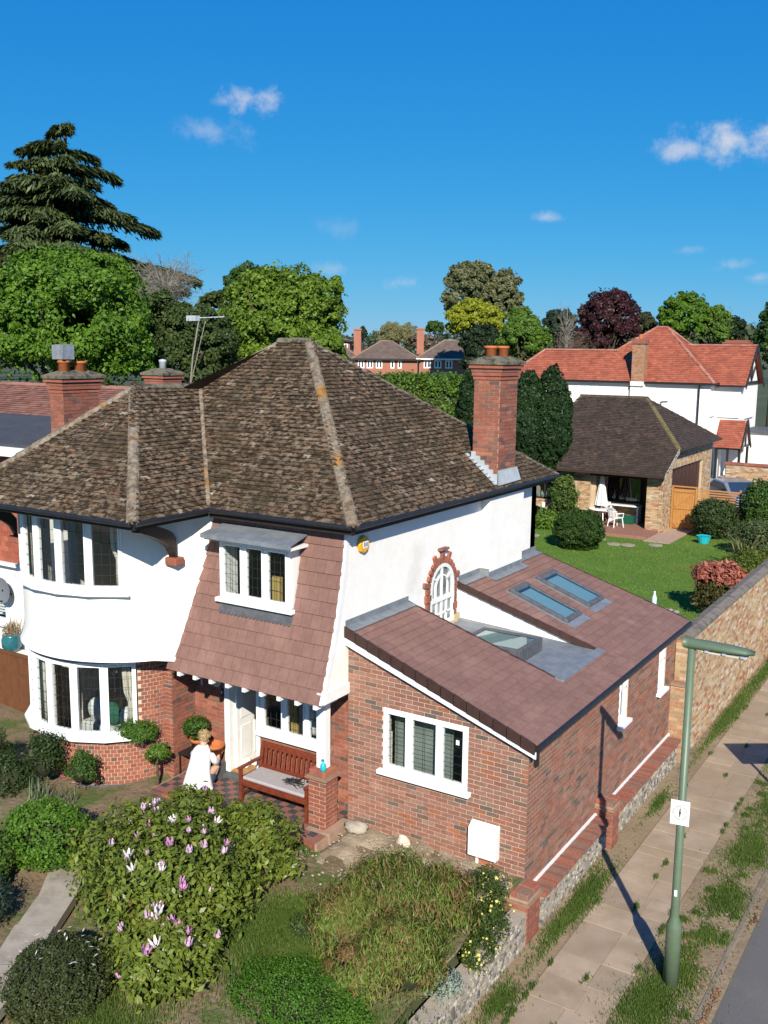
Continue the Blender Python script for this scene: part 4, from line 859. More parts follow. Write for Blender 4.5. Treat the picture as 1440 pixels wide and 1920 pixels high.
for i in range(40):
    m = MB(); y0 = 7.6+.8*i; m.prism([(-.05, y0, 1.86), (.33, y0, 1.86), (.33, y0, 1.92), (.14, y0, 1.97), (-.05, y0, 1.92)], (0, .79, 0)); m.build('coping_stone', COPE, RW)
# ================================================================= STREET LAMP
LP = thing('lamp_post', 'green steel lamp post on the grass verge with a small white sign', 'street lamp', (2.31, -.12, -.82))
m = MB(); m.lathe([(.105, -.9), (.105, .02), (.10, .10), (.062, .20), (.058, .25), (.050, 4.05)], (2.31, -.12, 0), 20); m.build('column', GREENP, LP, True)
m = MB(); m.box((2.20, -.215, -.55), (2.42, -.21, .0)); 
m = MB()
secs = [(2.20, .055, .075), (2.28, .075, .085), (2.5, .105, .075), (2.8, .11, .065), (3.0, .095, .05), (3.1, .05, .03)]
vs = []; fs = []
for x, w_, t in secs:
    for j in range(12): a = 2*math.pi*j/12; vs.append((x, -.12+w_*math.cos(a), 4.10+(t if math.sin(a) > 0 else t*.75)*math.sin(a)+(.01 if x > 2.4 else 0)))
for i in range(len(secs)-1): fs += [(i*12+j, i*12+(j+1) % 12, (i+1)*12+(j+1) % 12, (i+1)*12+j) for j in range(12)]
fs += [tuple(range(12)), tuple(range(71, 59, -1))]; m.add(vs, fs); lh = m.build('lantern', GREENP, LP, True)
m = MB(); m.box((2.45, -.20, 4.028), (3.02, -.04, 4.055)); bevel(m.build('lens', mat('lamp_lens', (.5, .46, .38), rough=.3), lh), .01)
for x in (2.5, 2.72, 2.95): m = MB(); m.box((x, -.235, 4.05), (x+.05, -.215, 4.075)); m.build('clip', LEADL, lh)
sg = thing('lamp_post_sign', 'white sheet sign with a round torch emblem fixed to the green lamp post', 'sign', (2.3, -.19, 1.76))
dN = (CAM-V((2.3, -.12, 1.76))); dN.z = 0; dN.normalize(); dN = (dN*.8+V((-.1, -.9, 0))*.4).normalized(); dU = V((-dN.y, dN.x, 0)); c0_ = V((2.30, -.12, 1.76))+dN*.075
m = MB(); m.obox(c0_, dU*.125, V((0, 0, .175)), dN*.003); bevel(m.build('plate', WPAINT, sg), .002, 1)
INK = mat('sign_ink', (.05, .055, .07), rough=.6)
m = MB(); f_ = c0_+dN*.0045; 
for i in range(40):
    if i % 8 == 7: continue
    a = 2*math.pi*i/40; r0, r1 = .088, .10
    m.poly(f_+dU*r0*math.cos(a)+V((0, 0, r0*math.sin(a))), f_+dU*r1*math.cos(a)+V((0, 0, r1*math.sin(a))), f_+dU*r1*math.cos(a+.09)+V((0, 0, r1*math.sin(a+.09))), f_+dU*r0*math.cos(a+.09)+V((0, 0, r0*math.sin(a+.09))))
for i in range(48):
    a = 2*math.pi*i/48; r0, r1 = .078, .081; m.poly(*[f_+dU*r*math.cos(b)+V((0, 0, r*math.sin(b))) for r, b in ((r0, a), (r1, a), (r1, a+.131), (r0, a+.131))])
m.poly(*[f_+dU*x+V((0, 0, z)) for x, z in ((-.004, -.065), (.004, -.065), (.017, .022), (-.017, .022))]); m.poly(*[f_+dU*x+V((0, 0, z)) for x, z in ((-.013, .026), (.013, .026), (.006, .045), (.011, .055), (0, .072), (-.010, .055), (-.006, .045))])
m.build('torch_emblem', INK, sg)
m = MB(); m.obox(V((2.31, -.12, .58))+dN*.062, dU*.02, V((0, 0, .045)), dN*.003); m.build('number_tag', WPAINT, LP)
# guessed board out of frame, added to cast the dark shadow on the pavement
ob = thing('shadow_board', 'unseen black board on two posts, added to cast the pavement shadow', 'sign', (3.6, 6.0, -.9))
m = MB(); dS = V((SUN.x, SUN.y, 0)).normalized(); uS = V((-dS.y, dS.x, 0)); c_ = V((3.75, 5.75, 1.55)); m.obox(c_, uS*.55, V((0, 0, .34)), dS*.015); bevel(m.build('board', BLACK, ob), .01)
for s in (-.35, .35): m = MB(); m.tube([c_+uS*s+V((0, 0, -2.5)), c_+uS*s+V((0, 0, -.3))], .035, 8); m.build('post', BLACK, ob)
# ================================================================= FRONT OBJECTS
BN = thing('garden_bench', 'reddish brown slatted wooden bench on the tiled porch', 'bench', (-4.5, -.15, 0), 0, world=False)
def lb(name, lo, hi, m_=REDTIMBER, p=BN, bv=.008): m = MB(); m.box(lo, hi); return bevel(m.build(name, m_, p), bv, 1)
L2 = .72
for s in (-1, 1):
    m = MB(); m.bar((s*L2, -.30, 0), (s*L2, -.30, .62), .06, .06); bevel(m.build('leg', REDTIMBER, BN), .006, 1)
    m = MB(); m.bar((s*L2, .22, 0), (s*L2, .22, .42), .06, .06); m.bar((s*L2, .22, .40), (s*L2, .32, .90), .06, .05); bevel(m.build('leg', REDTIMBER, BN), .006, 1)
    m = MB(); m.box((s*L2-.04, -.36, .62), (s*L2+.04, .27, .655)); bevel(m.build('armrest', REDTIMBER, BN), .012, 2)
    lb('side_rail', (s*L2-.02, -.28, .14), (s*L2+.02, .2, .20)); lb('side_rail', (s*L2-.02, -.28, .34), (s*L2+.02, .2, .41))
lb('front_rail', (-L2+.03, -.33, .33), (L2-.03, -.29, .41)); 
for i in range(5): lb('seat_slat', (-L2, -.32+.11*i, .41), (L2, -.32+.11*i+.085, .435))
m = MB(); m.bar((-L2, .315, .87), (L2, .315, .87), .05, .11); bevel(m.build('top_rail', REDTIMBER, BN), .01, 1)
m = MB(); m.bar((-L2, .24, .50), (L2, .24, .50), .045, .06); bevel(m.build('lower_rail', REDTIMBER, BN), .006, 1)
for i in range(13): x = -L2+.09+i*(2*L2-.18)/12; m = MB(); m.bar((x, .245, .50), (x, .305, .84), .06, .018, (0, 1, 0)); bevel(m.build('back_slat', REDTIMBER, BN), .004, 1)
CU_ = thing('seat_cushion', 'flat grey cushion lying along the bench seat', 'cushion', (-4.5, -.2, .44))
m = MB(); m.box((-5.17, -.47, .437), (-3.83, .04, .50)); bevel(m.build('pad', CUSHION, CU_), .025, 3)
CB = thing('cable_tangle', 'loose tangle of thin black cable on the grey bench cushion', 'cable', (-4.08, -.2, .5))
m = MB(); rg = random.Random(3); P_ = [V((-4.25+rg.gauss(0, .11), -.18+rg.gauss(0, .075), .51+rg.random()*.04)) for _ in range(70)]
m.tube([P_[i].lerp(P_[i+1], t) for i in range(69) for t in (0, .5)], .005, 5); m.build('cable', BLACK, CB)
SB = thing('spray_bottle', 'turquoise bottle standing on the porch pier cap', 'bottle', (-3.46, -.46, 1.02))
m = MB(); m.lathe([(.045, 1.022), (.05, 1.05), (.05, 1.12), (.03, 1.15), (.018, 1.16), (.018, 1.19)], (-3.44, -.45, 0), 14); m.build('body', mat('turquoise_plastic', (.02, .42, .50), rough=.25, spec=.5), SB, True)
m = MB(); m.box((-3.475, -.46, 1.19), (-3.42, -.44, 1.215)); m.lathe([(.012, 1.185), (.012, 1.225)], (-3.44, -.45, 0), 8); m.build('pump', mat('blue_plastic', (.03, .25, .45), rough=.3), SB)
for i, (x, y, a, l_) in enumerate(((-5.98, .62, .3, 'front'), (-5.90, .80, .1, 'second'), (-5.80, .98, -.2, 'third'))):
    sh = thing('shoe', f'white shoe inside the open front door, {("nearest the step", "in the middle of the row", "farthest from the step")[i]}', 'shoe', (x, y, .1), a, 'white shoes by the door', world=False)
    m = MB(); m.ball((0, 0, .05), (.05, .13, .05), 10, 6); m.ball((0, .06, .08), (.045, .06, .06), 10, 6); m.build('upper', WPAINT, sh, True); m = MB(); m.box((-.045, -.12, 0), (.045, .12, .02)); bevel(m.build('sole', UPVC, sh), .01, 2)
WN = PY-.012
pq = thing('house_plaque', 'round pale ceramic house plate on the porch brickwork', 'plaque', (-6.42, WN, 1.78))
m = MB(); m.tube([(-6.42, WN, 1.78), (-6.42, WN-.02, 1.78)], .115, 24); m.build('plate', mat('pale_ceramic', (.62, .58, .50), (.45, .42, .38), sc=30, rough=.4), pq); m = MB(); m.tube([(-6.42, WN-.02, 1.78), (-6.42, WN-.024, 1.78)], .075, 20); m.build('motif', mat('grey_motif', (.34, .33, .31), (.55, .5, .45), sc=40, rough=.5), pq)
th_ = thing('wall_thermometer', 'narrow pale thermometer plate on the shaded porch wall', 'thermometer', (-6.78, WN, 1.76))
m = MB(); m.box((-6.81, WN-.015, 1.62), (-6.755, WN, 1.90)); bevel(m.build('plate', LEADL, th_), .02, 2); m = MB(); m.box((-6.787, WN-.019, 1.66), (-6.778, WN-.015, 1.86)); m.build('tube', WPAINT, th_)
db = thing('door_bell', 'small black doorbell beside the front door frame', 'doorbell', (-6.27, WN, 1.58))
m = MB(); m.box((-6.295, WN-.03, 1.5), (-6.245, WN, 1.66)); bevel(m.build('case', BLACK, db), .01); m = MB(); m.box((-6.28, WN-.034, 1.57), (-6.26, WN-.03, 1.62)); m.build('button', WPAINT, db)
al = thing('alarm_box', 'yellow burglar alarm box high on the white side wall', 'alarm', (XS, .36, 4.73))
m = MB(); ap = [(.36+.15*math.cos(R2D(a)), 4.73+(.15 if math.sin(R2D(a)) > 0 else .15)*math.sin(R2D(a))) for a in range(0, 360, 45)]; m.prism([(XS, y, z) for y, z in ap], (.07, 0, 0)); bevel(m.build('case', mat('alarm_yellow', (.72, .38, .02), rough=.4), al), .02, 2)
m = MB(); m.box((XS+.07, .30, 4.67), (XS+.074, .44, 4.79)); m.build('logo_patch', WPAINT, al); m = MB()
for y, z, a, b in ((.325, 4.69, .02, .08), (.365, 4.69, .015, .06), (.395, 4.69, .03, .07)): m.box((XS+.074, y, z), (XS+.0755, y+a, z+b))
m.build('logo_marks', mat('logo_purple', (.05, .03, .16), rough=.5), al)
# plant stand and pot by the bay
ps = thing('plant_stand', 'dark metal plant stand beside the bay brickwork', 'plant stand', (-6.72, -.02, 0))
m = MB(); m.box((-6.95, -.22, .40), (-6.45, .2, .425)); m.build('top', BLACK, ps)
for x in (-6.93, -6.47):
    for y in (-.2, .18): m = MB(); m.tube([(x, y, 0), (x, y, .41)], .012, 6); m.build('leg', BLACK, ps)
pt = thing('terracotta_pot', 'terracotta pot of bushy green pelargonium on the plant stand', 'plant pot', (-6.62, .0, .42))
m = MB(); m.lathe([(.10, .43), (.15, .66), (.17, .66), (.17, .72), (.14, .72), (.13, .68)], (-6.62, 0, 0), 16); m.build('pot', TERRA, pt, True)
p_, n_ = blob((-6.66, -.02, .92), (.27, .25, .24), 900, 22, .4, .4); leaves('foliage', p_, n_, .055, leafmat('pelargonium', (.03, .075, .012), (.075, .15, .025)), pt, .9)
tt = thing('terracotta_bowl', 'second terracotta pot tilted behind the crouching person', 'plant pot', (-6.28, .05, .3))
m = MB(); m.lathe([(.11, .32), (.19, .60), (.20, .60), (.20, .66), (.17, .66), (.10, .4)], (-6.30, .06, 0), 14); m.build('pot', TERRA, tt, True)
m = MB(); m.box((-6.45, -.08, .0), (-6.15, .2, .31)); bevel(m.build('block', LEADD, tt), .01)
# person crouching with the back to the street
PE = thing('person', 'person with fair hair in a white shirt, crouching by the porch, back turned', 'person', (-6.22, -.42, -.02))
def skin(name, joints, edges, m_, parent, sub=2):
    me = bpy.data.meshes.new(name); me.from_pydata([j[:3] for j in joints], edges, []); me.materials.append(m_); o = link(name, me, parent)
    o.modifiers.new('skin', 'SKIN').use_smooth_shade = True
    for i, j in enumerate(joints): me.skin_vertices[0].data[i].radius = (j[3], j[4] if len(j) > 4 else j[3])
    me.skin_vertices[0].data[0].use_root = True
    s = o.modifiers.new('sub', 'SUBSURF'); s.levels = sub; s.render_levels = sub; return o
SKIN = mat('skin', (.55, .33, .24), rough=.6); TRS = mat('blue_trousers', (.05, .07, .12), rough=.9)
bx, by = -6.22, -.46     # pelvis above heels; facing the pot (towards +y, -x)
J_ = [(bx+.02, by-.02, .24, .14), (bx-.01, by+.06, .42, .10), (bx-.04, by+.15, .58, .085), (bx-.06, by+.20, .70, .06), (bx-.08, by+.25, .78, .07), (bx-.10, by+.29, .86, .085),
      (bx-.20, by+.13, .56, .045), (bx-.31, by+.26, .38, .042), (bx-.38, by+.44, .52, .032), (bx+.11, by+.23, .55, .045), (bx+.13, by+.38, .36, .042), (bx+.02, by+.52, .50, .032),
      (bx-.10, by+.05, .24, .10), (bx-.16, by+.36, .36, .07), (bx-.14, by+.10, .06, .05), (bx-.16, by+.26, .03, .04), (bx+.14, by+.06, .22, .10), (bx+.12, by+.38, .33, .07), (bx+.14, by+.12, .06, .05), (bx+.12, by+.28, .03, .04)]
skin('body', J_, [(0, 1), (1, 2), (2, 3), (3, 4), (4, 5), (2, 6), (6, 7), (7, 8), (2, 9), (9, 10), (10, 11), (0, 12), (12, 13), (13, 14), (14, 15), (0, 16), (16, 17), (17, 18), (18, 19)], SKIN, PE)
# head: rounded, with face, ears; hair cap
hc = V((bx-.10, by+.29, .87)); m = MB(); m.ball(hc, (.078, .09, .11), 14, 10); m.ball(hc+V((-.03, .092, -.01)), (.014, .022, .018), 8, 6)
for s in (-1, 1): m.ball(hc+V((s*.08, .0, -.005)), (.012, .025, .03), 8, 6)
m.build('head', SKIN, PE, True)
m = MB(); 
for s in (-1, 1): m.ball(hc+V((-.02+s*.03, .085, .02)), (.01, .008, .007), 8, 6)
m.build('eyes', BLACK, PE, True); m = MB(); m.ball(hc+V((-.03, .085, -.05)), (.022, .008, .007), 8, 6); m.build('mouth', mat('lips', (.4, .14, .12)), PE, True)
p_, n_ = blob(tuple(hc+V((.012, -.022, .018))), (.098, .098, .118), 2600, 60, .25, .1); k_ = (p_[:, 1] < hc.y+.05) | (p_[:, 2] > hc.z+.05); leaves('hair', p_[k_], n_[k_], .06, leafmat('fair_hair', (.30, .19, .09), (.52, .38, .22), trans=.1, sc=20), PE, .25, .5, None, .6)
m = MB(); m.ball(hc+V((.008, -.014, .014)), (.086, .094, .112), 14, 10); m.build('hair_base', mat('hair_base', (.34, .22, .11), (.45, .32, .18), sc=30, rough=.8), PE, True)
# shirt as cloth: lofted rings with folds
m = MB(); n = 28; rings = [(bx+.00, by-.02, .02, .29, .27), (bx-.00, by-.01, .18, .26, .23), (bx-.015, by+.05, .36, .215, .185), (bx-.035, by+.11, .52, .205, .165), (bx-.05, by+.155, .62, .20, .14), (bx-.06, by+.185, .70, .15, .11), (bx-.07, by+.22, .745, .075, .068)]
vs = []
for k, (x, y, z, rx, ry) in enumerate(rings):
    for j in range(n):
        a = 2*math.pi*j/n; f = 1+(.07 if k < 3 else .03)*math.sin(5*a+k*.7)+.03*math.sin(9*a+1.3*k); vs.append((x+rx*f*math.cos(a), y+ry*f*math.sin(a), z+(.03*math.sin(3*a) if k == 0 else 0)))
fs = [(k*n+j, k*n+(j+1) % n, (k+1)*n+(j+1) % n, (k+1)*n+j) for k in range(len(rings)-1) for j in range(n)]
m.add(vs, fs); sh_ = m.build('shirt', PERSONSHIRT, PE, True); s = sh_.modifiers.new('s', 'SUBSURF'); s.levels = s.render_levels = 2
for a in ((2, 6, 7), (2, 9, 10)):
    p, q, r = [V(J_[i][:3]) for i in a]; m = MB(); m.tube([p.lerp(q, .45)+V((0, -.01, .0)), q, q.lerp(r, .5), q.lerp(r, .9)], [.085, .08, .07, .06], 14); m.build('sleeve', PERSONSHIRT, PE, True)
m = MB(); m.ball((bx+.01, by+.12, .18), (.24, .24, .17), 14, 8); m.build('trousers', TRS, PE, True)
for s, w_ in ((8, (-.01, .04, .0)), (11, (-.03, .03, 0))):            # hands: palm and five bent fingers
    p = V(J_[s][:3]); m = MB(); m.ball(p+V((0, .03, 0)), (.035, .045, .018), 8, 6)
    for f in range(4): b = p+V((-.027+.018*f, .07, 0)); m.tube([b, b+V((0, .035, .004)), b+V((0, .055, -.02))], [.009, .008, .006], 6)
    m.tube([p+V((.03, .02, 0)), p+V((.05, .045, -.005)), p+V((.048, .065, -.02))], [.010, .009, .007], 6); m.build('hand', SKIN, PE, True)
# builders' rubble by the wall
for i, (x, y, r_, l_) in enumerate(((-2.95, -.2, .22, 'pale grey mound of dried cement at the foot of the extension wall'), (-2.02, -.22, .13, 'crumpled cream sack lying at the foot of the extension wall'))):
    m = MB(); m.ball((x, y, .06), (r_, r_*.7, r_*(.45 if i == 0 else 1.0)), 12, 7, 0, .16); tag(m.build('cement_mound' if i == 0 else 'cement_sack', mat('dry_cement', (.42, .38, .31), (.33, .29, .23), sc=8, rough=1, bump=.02) if i == 0 else mat('cream_sack', (.62, .55, .44), (.5, .43, .33), sc=9, rough=.9), None, True), l_, 'rubble')
st = MB(); me_ = None
for i in range(260):
    x, y = random.uniform(-3.3, -.2), random.uniform(-2.0, -.05); s = random.uniform(.008, .03); st.ball((x, y, gv(x, y)+.06), (s, s*.8, s*.6), 5, 4, i % 3, .3)
tag(st.build('rubble_crumbs', [FLINTS[3], FLINTS[1], SLABS[2]], None), 'scattered pale crumbs of mortar and stone on the sandy ground', 'rubble', None, 'stuff')
# ================================================================= NEIGHBOUR ON THE LEFT
NB = thing('neighbour_house', 'white neighbouring house with red hung tiles and a dark flat roof at the left edge', 'house', (-16, 3, 0))
m = MB(); wallpanel(m, (-24, .85, -.3), (1, 0, 0), 11.9, 3.35, .25, [(10.1, 10.85, 1.95, 2.95)]); m.box((-12.35, 1.1, -.3), (-12.1, 9, 5.0)); m.box((-24, .9, 2.95), (-12.12, 1.0, 5.9)); m.build('wall', RENDER, NB)
m = MB(); m.box((-24, .68, 3.05), (-12.1, .86, 3.13)); m.build('string_course', WPAINT, NB)
m = MB(); m.box((-24, .78, 3.13), (-12.1, .9, 5.7)); hg = m.build('tile_hanging', VERGE, NB); pc = Pieces('hanging_tile', T_RED, hg, 120, 'hanging_tiling')
for r in range(22):
    for i in range(44): pc.piece(frame3((-19.3+.165*i+(.08 if r % 2 else 0), .77, 3.2+.115*r), (1, 0, 0), V((0, .06, 1))), (.16, .13, .014), pick((.4, .3, .3)))
pc.flush()
window(NB, (-13.9, .84, 1.66), (1, 0, 0), (0, -1, 0), .74, .98, (1,), fr=.07, lead=False, sill=.1)
m = MB(); 
for i in range(12): m.box((-13.8, .98, 1.78+.065*i), (-13.24, 1.0, 1.82+.065*i))
m.build('shutter', WPAINT, NB)
m = MB(); m.prism([(-24, .35, 5.78), (-11.35, .35, 5.78), (-11.25, 3.2, 6.15), (-24, 3.2, 6.15)], (0, 0, .07)); m.build('flat_roof', mat('roof_felt', (.05, .055, .065), (.065, .07, .08), sc=3, rough=.85), NB)
m = MB(); m.box((-24, .30, 5.58), (-11.3, .36, 5.78)); m.box((-24, .36, 5.6), (-11.4, .9, 5.64)); m.build('fascia', WPAINT, NB)
m = MB(); f1 = [(-24, 2.9, 6.1), (-10.9, 2.9, 6.1), (-11.6, 4.6, 6.86), (-24, 4.6, 6.86)]; m.poly(*f1); m.poly((-24, 7, 5.2), (-24, 4.6, 6.86), (-11.6, 4.6, 6.86), (-10.9, 7, 5.2)); nr = m.build('roof', T_RED[1], NB)
T_PINK = [mat(f'pink_tile_{i}', c, tuple(x*.75 for x in c), sc=5, rough=.95, bump=.006, c3=tuple(x*.55 for x in c), sc3=1, t3=(.5, .75), isl=.2) for i, c in enumerate([(.27, .125, .09), (.24, .11, .085), (.30, .15, .115)])]
pc = Pieces('roof_tile', T_PINK, nr, 100, 'roof_tiling'); rooftiles(pc, [(-19, 2.9, 6.1), (-10.9, 2.9, 6.1), (-11.6, 4.6, 6.86), (-19, 4.6, 6.86)], .165, .11, (.4, .3, .3), tj=.05); pc.flush(); hipcaps(nr, (-18, 4.6, 6.86), (-11.6, 4.6, 6.86), 'ridge_tile', T_PINK[2], .1, .4)
sd_ = thing('satellite_dish', 'grey satellite dish on the neighbouring white wall', 'satellite dish', (-13.05, .6, 2.5))
m = MB(); vs = []; fs = []
for i in range(6):
    for j in range(20): a = 2*math.pi*j/20; r_ = .28*i/5+1e-3; vs.append((-13.05+r_*math.cos(a), .55-.35*(r_**2)+.08, 2.5+r_*1.05*math.sin(a)))
for i in range(5): fs += [(i*20+j, i*20+(j+1) % 20, (i+1)*20+(j+1) % 20, (i+1)*20+j) for j in range(20)]
m.add(vs, fs); m.build('dish', mat('dish_grey', (.17, .18, .20), rough=.5), sd_, True); m = MB(); m.tube([(-13.05, .6, 2.25), (-13.05, .3, 2.3)], .02, 6); m.box((-13.09, .25, 2.26), (-13.01, .33, 2.34)); m.build('arm', BLACK, sd_); m = MB(); m.tube([(-13.05, .62, 2.5), (-13.05, .86, 2.35)], .025, 6); m.build('bracket', BLACK, sd_)
FE = thing('timber_fence', 'brown close boarded timber fence between the two houses', 'fence', (-12, .25, 0))
for i in range(34):
    m = MB(); x = -14.6+.13*i; zt = 1.22+(.06 if x > -11.2 else 0); m.box((x, .22+.012*(i % 2), -.3), (x+.145, .245+.012*(i % 2), zt)); bevel(m.build('board', FENCEWOOD, FE), .004, 1)
m = MB(); m.box((-14.6, .2, 1.24), (-11.3, .29, 1.29)); m.build('capping', FENCEWOOD, FE)
m = MB(); m.box((-10.9, .15, -.3), (-10.78, .3, 1.36)); m.build('post', FENCEWOOD, FE)
gp = thing('glazed_pot', 'blue green glazed pot of dry grass on top of the fence pillar', 'plant pot', (-12.9, .75, 1.0))
m = MB(); m.lathe([(.12, 1.16), (.21, 1.28), (.22, 1.45), (.19, 1.52), (.2, 1.55), (.17, 1.55)], (-12.72, .55, 0), 18); m.build('pot', mat('teal_glaze', (.02, .10, .13), (.03, .16, .18), sc=5, rough=.2, spec=.6), gp, True)
pp = np.array([(-12.72, .55, 1.68)])+RNG.normal(size=(160, 3))*np.array([.1, .1, .07]); leaves('dry_grass', pp, RNG.normal(size=(160, 3)), .3, leafmat('dry_grass', (.25, .16, .08), (.35, .25, .13)), gp, .05, .5, 'stuff', 0, np.tile([0, 0, 1.], (160, 1)))
m = MB(); m.box((-12.98, .32, -.3), (-12.46, .78, 1.155)); m.build('pillar', WPAINT, gp)
# TV aerial on a pole
ae = thing('tv_aerial', 'television aerial on a thin stayed pole above the roofs', 'aerial', (-15.7, 9.7, 5.5))
m = MB(); m.tube([(-15.62, 9.9, 8.75), (-15.72, 9.7, 7.6), (-15.9, 9.5, 5.2)], .025, 6); m.build('pole', PALEBARK, ae); m = MB(); m.tube([(-15.5, 10.05, 8.7), (-16.0, 9.3, 5.2)], .012, 5); m.build('stay', PALEBARK, ae)
m = MB(); a_ = V((-15.9, 9.75, 8.78)); b_ = V((-14.95, 10.3, 8.83)); m.tube([a_, b_], .018, 6)
for t in (0, .12, .25, .4, .55, .7, .85, 1): p = a_.lerp(b_, t); m.tube([p+V((-.08, .14, 0)), p+V((.08, -.14, 0))], .008, 5)
m.box((-15.98, 9.72, 8.70), (-15.6, 9.92, 8.86)); m.build('array', LEADL, ae)
# ================================================================= GARAGE / SUMMER HOUSE AT THE END OF THE GARDEN
GA = thing('garden_building', 'yellow brick garage and summer house with a dark hipped tile roof', 'garage', (-9.5, 33, 0))
m = MB(); gx0, gx1, gy0, gy1 = -13.2, -6.9, 29.7, 37.6
m.box((gx0, gy0, -.1), (-11.75, gy0+.22, 1.05)); m.box((-11.75, gy0, -.1), (-10.25, gy0+.22, 2.6)); m.box((-7.62, gy0, -.1), (gx1, gy0+.25, 2.6)); m.box((-10.25, gy0+.2, -.1), (-10.05, 31.5, 2.6)); m.box((-10.25, 31.5, -.1), (-8.45, 31.7, .95)); m.box((-7.62, gy0+.25, -.1), (-7.4, 31.7, 2.6))
m.box((gx0, gy0+.2, -.1), (gx0+.2, gy1, 3)); m.box((gx0, gy1, -.1), (gx1, gy1+.2, 3.5)); gaw = m.build('wall', MORTARY, GA)
m = MB(); wallpanel(m, (gx1, gy0+1.25, -.1), (0, 1, 0), 6.7, 3.72, .25, [(.0, 5.1, 0, 2.85)]); m.prism([(gx1, gy0, -.1), (gx1, gy0+1.25, -.1), (gx1, gy0+1.25, 3.62), (gx1, gy0, 2.6)], (-.2, 0, 0)); m.build('side_wall', MORTARY, GA)
pc = Pieces('brick', BR_STK, gaw, 120, 'brickwork')
bricks(pc, (gx0, gy0, -.1), (1, 0, 0), 1.45, 1.13, weights=BW_STK, d=.012); bricks(pc, (-11.75, gy0, -.1), (1, 0, 0), 1.5, 2.7, weights=BW_STK, d=.012); bricks(pc, (-7.62, gy0, -.1), (1, 0, 0), .73, 2.7, weights=BW_STK, d=.012); bricks(pc, (-10.25, 31.5, -.1), (1, 0, 0), 1.8, 1.0, weights=BW_STK, d=.012); bricks(pc, (-10.05, gy0+.2, -.1), (0, 1, 0), 1.6, 2.7, weights=BW_STK, d=.012)
bricks(pc, (gx1, gy0, -.1), (0, 1, 0), 7.9, 3.75, planes=[(-.75, 1, 2.72)], holes=[(1.25, 6.35, 0, 3.08)], weights=BW_STK, d=.012)
for i in range(74): pc.piece(frame3((gx1, gy0+1.1+.075*i, 2.87), (0, 1, 0), (0, 0, 1)), (.065, .21, .02), pick(BW_STK))
pc.flush()
m = MB(); m.box((gx1-.2, gy0+1.25, 0), (gx1-.12, gy0+6.35, 2.76)); gd = m.build('garage_door', mat('brown_garage_door', (.055, .022, .016), (.065, .028, .02), sc=4, rough=.5), GA)
for r in range(4):
    for i in range(8): m = MB(); y0 = gy0+1.32+.63*i; m.box((gx1-.12, y0, .06+.68*r), (gx1-.10, y0+.56, .06+.68*r+.60)); bevel(m.build('panel', MATS['brown_garage_door'], gd), .02, 1)
for x0_, x1_, y_, z0_, z1_ in ((gx0, -11.78, gy0+.1, 1.08, 2.45), (-10.0, -8.45, 31.6, .98, 2.4)):
    m = MB(); 
    for a, b, c, d in ((x0_, x1_, z0_, z0_+.06), (x0_, x1_, z1_-.06, z1_), (x0_, x0_+.06, z0_, z1_), (x1_-.06, x1_, z0_, z1_), ((x0_+x1_)/2-.03, (x0_+x1_)/2+.03, z0_, z1_)): m.box((a, y_-.04, c), (b, y_+.04, d))
    w_ = m.build('window', DARKWOOD, GA); m = MB(); m.poly((x0_, y_, z0_), (x1_, y_, z0_), (x1_, y_, z1_), (x0_, y_, z1_)); m.build('pane', GLASS, w_)
    m = MB()
    for i in range(5): m.lathe([(.05, z0_+.06), (.06, z0_+.2), (.03, z0_+.26+.1*random.random())], (x0_+.25+i*.26, y_+.12, 0), 8)
    m.build('sill_bottles', mat('bottle_blue', (.10, .28, .36), rough=.3), w_, True)
m = MB(); m.box((gx0+.2, 33, -.05), (gx1-.25, 33.1, 3)); m.box((gx0, gy0+.25, 2.55), (gx1-.1, 31.6, 2.6)); m.box((-8.45, 31.62, 0), (-7.6, 31.68, 2.5)); m.build('interior', SOFFIT, GA)
# roof
rl, rr_ = (-12.2, 33.3, 5.75), (-8.95, 33.3, 5.75); k1 = (-6.55, 30.55, 3.7); k2 = (-6.55, 37.9, 3.7); fe0, fe1 = (-13.9, 29.15, 2.62), (-6.7, 29.15, 2.62)
m = MB(); F1 = [fe0, fe1, k1, rr_, rl]; F2 = [k1, k2, rr_]; m.poly(*F1); m.poly(*F2); m.poly(k2, (-13.9, 37.9, 2.62), rl, rr_); m.poly((-13.9, 37.9, 2.62), fe0, rl); gr = m.build('roof', SOFFIT, GA)
pc = Pieces('roof_tile', T_DARK, gr, 200, 'roof_tiling'); rooftiles(pc, F1, .17, .11, (.4, .35, .25), tj=.03); rooftiles(pc, F2, .17, .11, (.4, .35, .25), tj=.05); pc.flush()
MOSSH = mat('mossy_hip', (.10, .085, .04), (.17, .14, .06), sc=6, rough=1, bump=.03, c3=(.25, .15, .04), sc3=2, t3=(.55, .7))
hipcaps(gr, k1, rr_, 'hip_tile', MOSSH, .13, .3); hipcaps(gr, rl, rr_, 'ridge_tile', MOSSH, .12, .33); hipcaps(gr, (-13.9, 29.15, 2.62), rl, 'hip_tile', MOSSH, .12, .3); hipcaps(gr, k2, rr_, 'hip_tile', T_DARK[2], .06, .2)
m = MB(); m.bar((-13.9, 29.1, 2.58), (-6.7, 29.1, 2.58), .11, .1); m.bar((-6.5, 30.5, 3.66), (-6.5, 37.9, 3.66), .1, .09); m.build('gutter', mat('brown_gutter', (.045, .028, .022), rough=.5), GA)
m = MB(); m.prism([(-6.7, 29.15, 2.5), (-6.7, 29.15, 2.66), (-6.53, 30.55, 3.74), (-6.53, 30.55, 3.55)], (.04, 0, 0)); m.build('barge_board', mat('grey_barge', (.33, .29, .25), rough=.7), GA)
for i in range(26): m = MB(); m.box((-10.25+.102*i, gy0-.02, 2.34+.02*(i % 2)), (-10.25+.102*i+.09, gy0, 2.6)); m.build('valance_board', DARKWOOD, GA)
